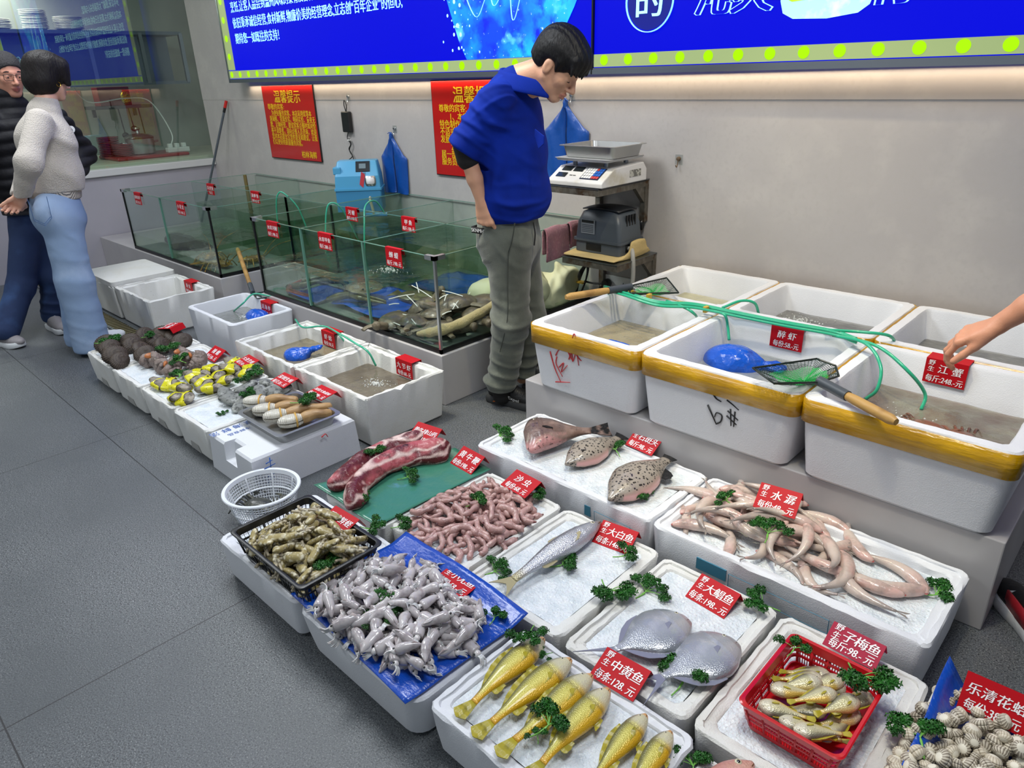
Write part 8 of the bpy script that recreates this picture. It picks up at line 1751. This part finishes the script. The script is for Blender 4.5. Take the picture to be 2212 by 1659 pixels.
s = S((-6.1, .45, .02), (-5.15, 1.6, 1.0), .0065); s.econe(J['pelvis'] + [0, 0, .06], J['pelvis'] - [0, 0, .04], (.165, .125), (.175, .13), DL, .04)
for k in 'LR': a, b, c = J['hip' + k], J['kn' + k], J['an' + k]; s.cone(a, b, .098, .082, .05); s.cone(b, c * [1, 1, 0] + [0, 0, .10], .082, .078, .04)
s.cut((0, 0, .06), (0, 0, -1)); sobj('jeans', s, m_dend, dad, folds([(J['knL'], (0, .3, 1), .09, .012, .18), (J['anL'] + [0, 0, .1], (0, .3, 1), .06, .014, .14), (J['hipL'] - [0, 0, .1], (.2, .6, .6), .08, .010, .15)], .7))
shoe(dad, J['anL'] - DF * .06, DF + DL * -.25, m_shg, m_shw, .29, .052); shoe(dad, J['anR'] - DF * .16, DF, m_shg, m_shw, .29, .052)

# ---------------------------------------------------------------- the customer at the right edge reaching in
EF = nrm([-.86, .50, 0]); EL = np.array([-EF[1], EF[0], 0]); EC = np.array([.23, 2.03, 0]); U = np.array([0, 0, 1.])
cus = thing('person', 'person at the right edge whose bare arm reaches over the taped boxes', 'person', (.23, 2.03, 0))
e = lambda x, y, z: EC + EF * x + EL * y + U * z
hw_ = Py(2148, 706, 2.36)
J = dict(lat=EL, pelvis=e(0, 0, .93), waist=e(.03, 0, 1.06), chest=e(.10, 0, 1.28), neck=e(.16, 0, 1.46), head=e(.22, 0, 1.60), hf=nrm(EF * .8 - U * .6), hu=nrm(EF * .6 + U * .8),
    shR=e(.16, -.18, 1.37), elR=Py(2262, 610, 2.36) + np.array([.06, .0, .02]), wrR=hw_, shL=e(.12, .18, 1.37), elL=e(.10, .28, 1.10), wrL=e(.22, .26, .88),
    hipR=e(0, -.09, .90), knR=e(.03, -.10, .48), anR=e(-.01, -.10, .08), hipL=e(0, .09, .90), knL=e(-.02, .10, .48), anL=e(-.12, .10, .08))
sf = nrm([-.62, .78, 0]); sl = np.array([-sf[1], sf[0], 0]); hq = Pz(2168, 1290, 0) - sf * .27; J['anR'] = hq + sf * .05 + U * .09; J['knR'] = (J['hipR'] + J['anR']) / 2 + EF * .05
s = S((-.60, 1.55, .0), (.62, 2.75, 1.85), .0048); body(s, J); PE, BE = head(s, J['head'], J['hf'], J['hu'], 1.0)
tipd = nrm(Py(2050, 735, 2.37) - hw_); thd = nrm(np.array([.15, -1, -.25])); hand(s, hw_ - tipd * .01, tipd, thd, [(30, 38, 22), (26, 36, 22), (22, 34, 22), (20, 30, 20)], (1.0, .35, .35, 10), 1.14, right=True)
cf4 = lipcol(PE, BE, 1.0, hexc('cf9374'), LIP, None); sobj('skin', s, m_skin, cus, None, lambda V: cf4(V)); eyes(cus, PE, BE, 1.0)
h = S(J['head'] - .22, J['head'] + .22, .007); h.ell(PE(-.014, 0, .042), (.112, .092, .094), .02, BE); h.ell(PE(.085, 0, -.03), (.075, .09, .09), .012, BE, True); h.cut(PE(0, 0, -.05), nrm(-BE[2])); sobj('hair', h, m_hair, cus)
s = S((-.6, 1.4, .8), (.75, 2.75, 1.6), .008); s.econe(e(0, 0, .86), e(.03, 0, 1.06), (.18, .14), (.19, .15), EL, .04); s.econe(e(.03, 0, 1.06), e(.12, 0, 1.32), (.19, .15), (.19, .13), EL, .05); s.econe(e(.12, 0, 1.32), e(.16, 0, 1.44), (.18, .12), (.08, .075), EL, .05)
a, b = J['shR'], J['elR']; s.cone(a, a * .45 + b * .55, .08, .07, .05); s.cone(J['shL'], J['elL'], .08, .07, .05); s.cone(J['elL'], J['wrL'], .07, .05, .03); sobj('jacket', s, mat('dark_jacket', '22252b', .8), cus)
s = S((-.35, 1.5, .02), (.75, 2.6, 1.0), .008); s.econe(e(0, 0, .95), e(0, 0, .86), (.165, .125), (.175, .135), EL, .04)
for k in 'RL': s.cone(J['hip' + k], J['kn' + k], .095, .07, .04); s.cone(J['kn' + k], J['an' + k], .07, .055, .04)
s.cut((0, 0, .08), (0, 0, -1)); sobj('trousers', s, m_black, cus)
m_red2 = mat('red_leather', 'a01f2a', .4)
shoe(cus, hq, (-.62, .78), m_shb, m_shw, .29, .056)
g = G(); g.grid(np.array([[hq + sf * x + sl * (.044 + (x - .1) * -.02) + U * z for z in (.035, .06, .085)] for x in (.08, .12, .16, .2)])); g.grid(np.array([[hq + sf * x - sl * .05 + U * z for z in (.035, .055, .075)] for x in (.06, .1, .14, .18)])); adopt(obj('side_panel', g, m_red2, None, True, None, mods=[SOL(.006)]), cus)
g = G(); g.grid(np.array([[hq + sf * x + sl * y + U * (.082 - (x - .2) * .4 - y * y * 8) for y in np.linspace(-.03, .03, 5)] for x in (.2, .225, .25, .27)])); adopt(obj('toe_panel', g, m_shw, None, True, None, mods=[SOL(.006)]), cus)
shoe(cus, e(-.22, .10, 0), EF, m_shb, m_shw, .29, .054)
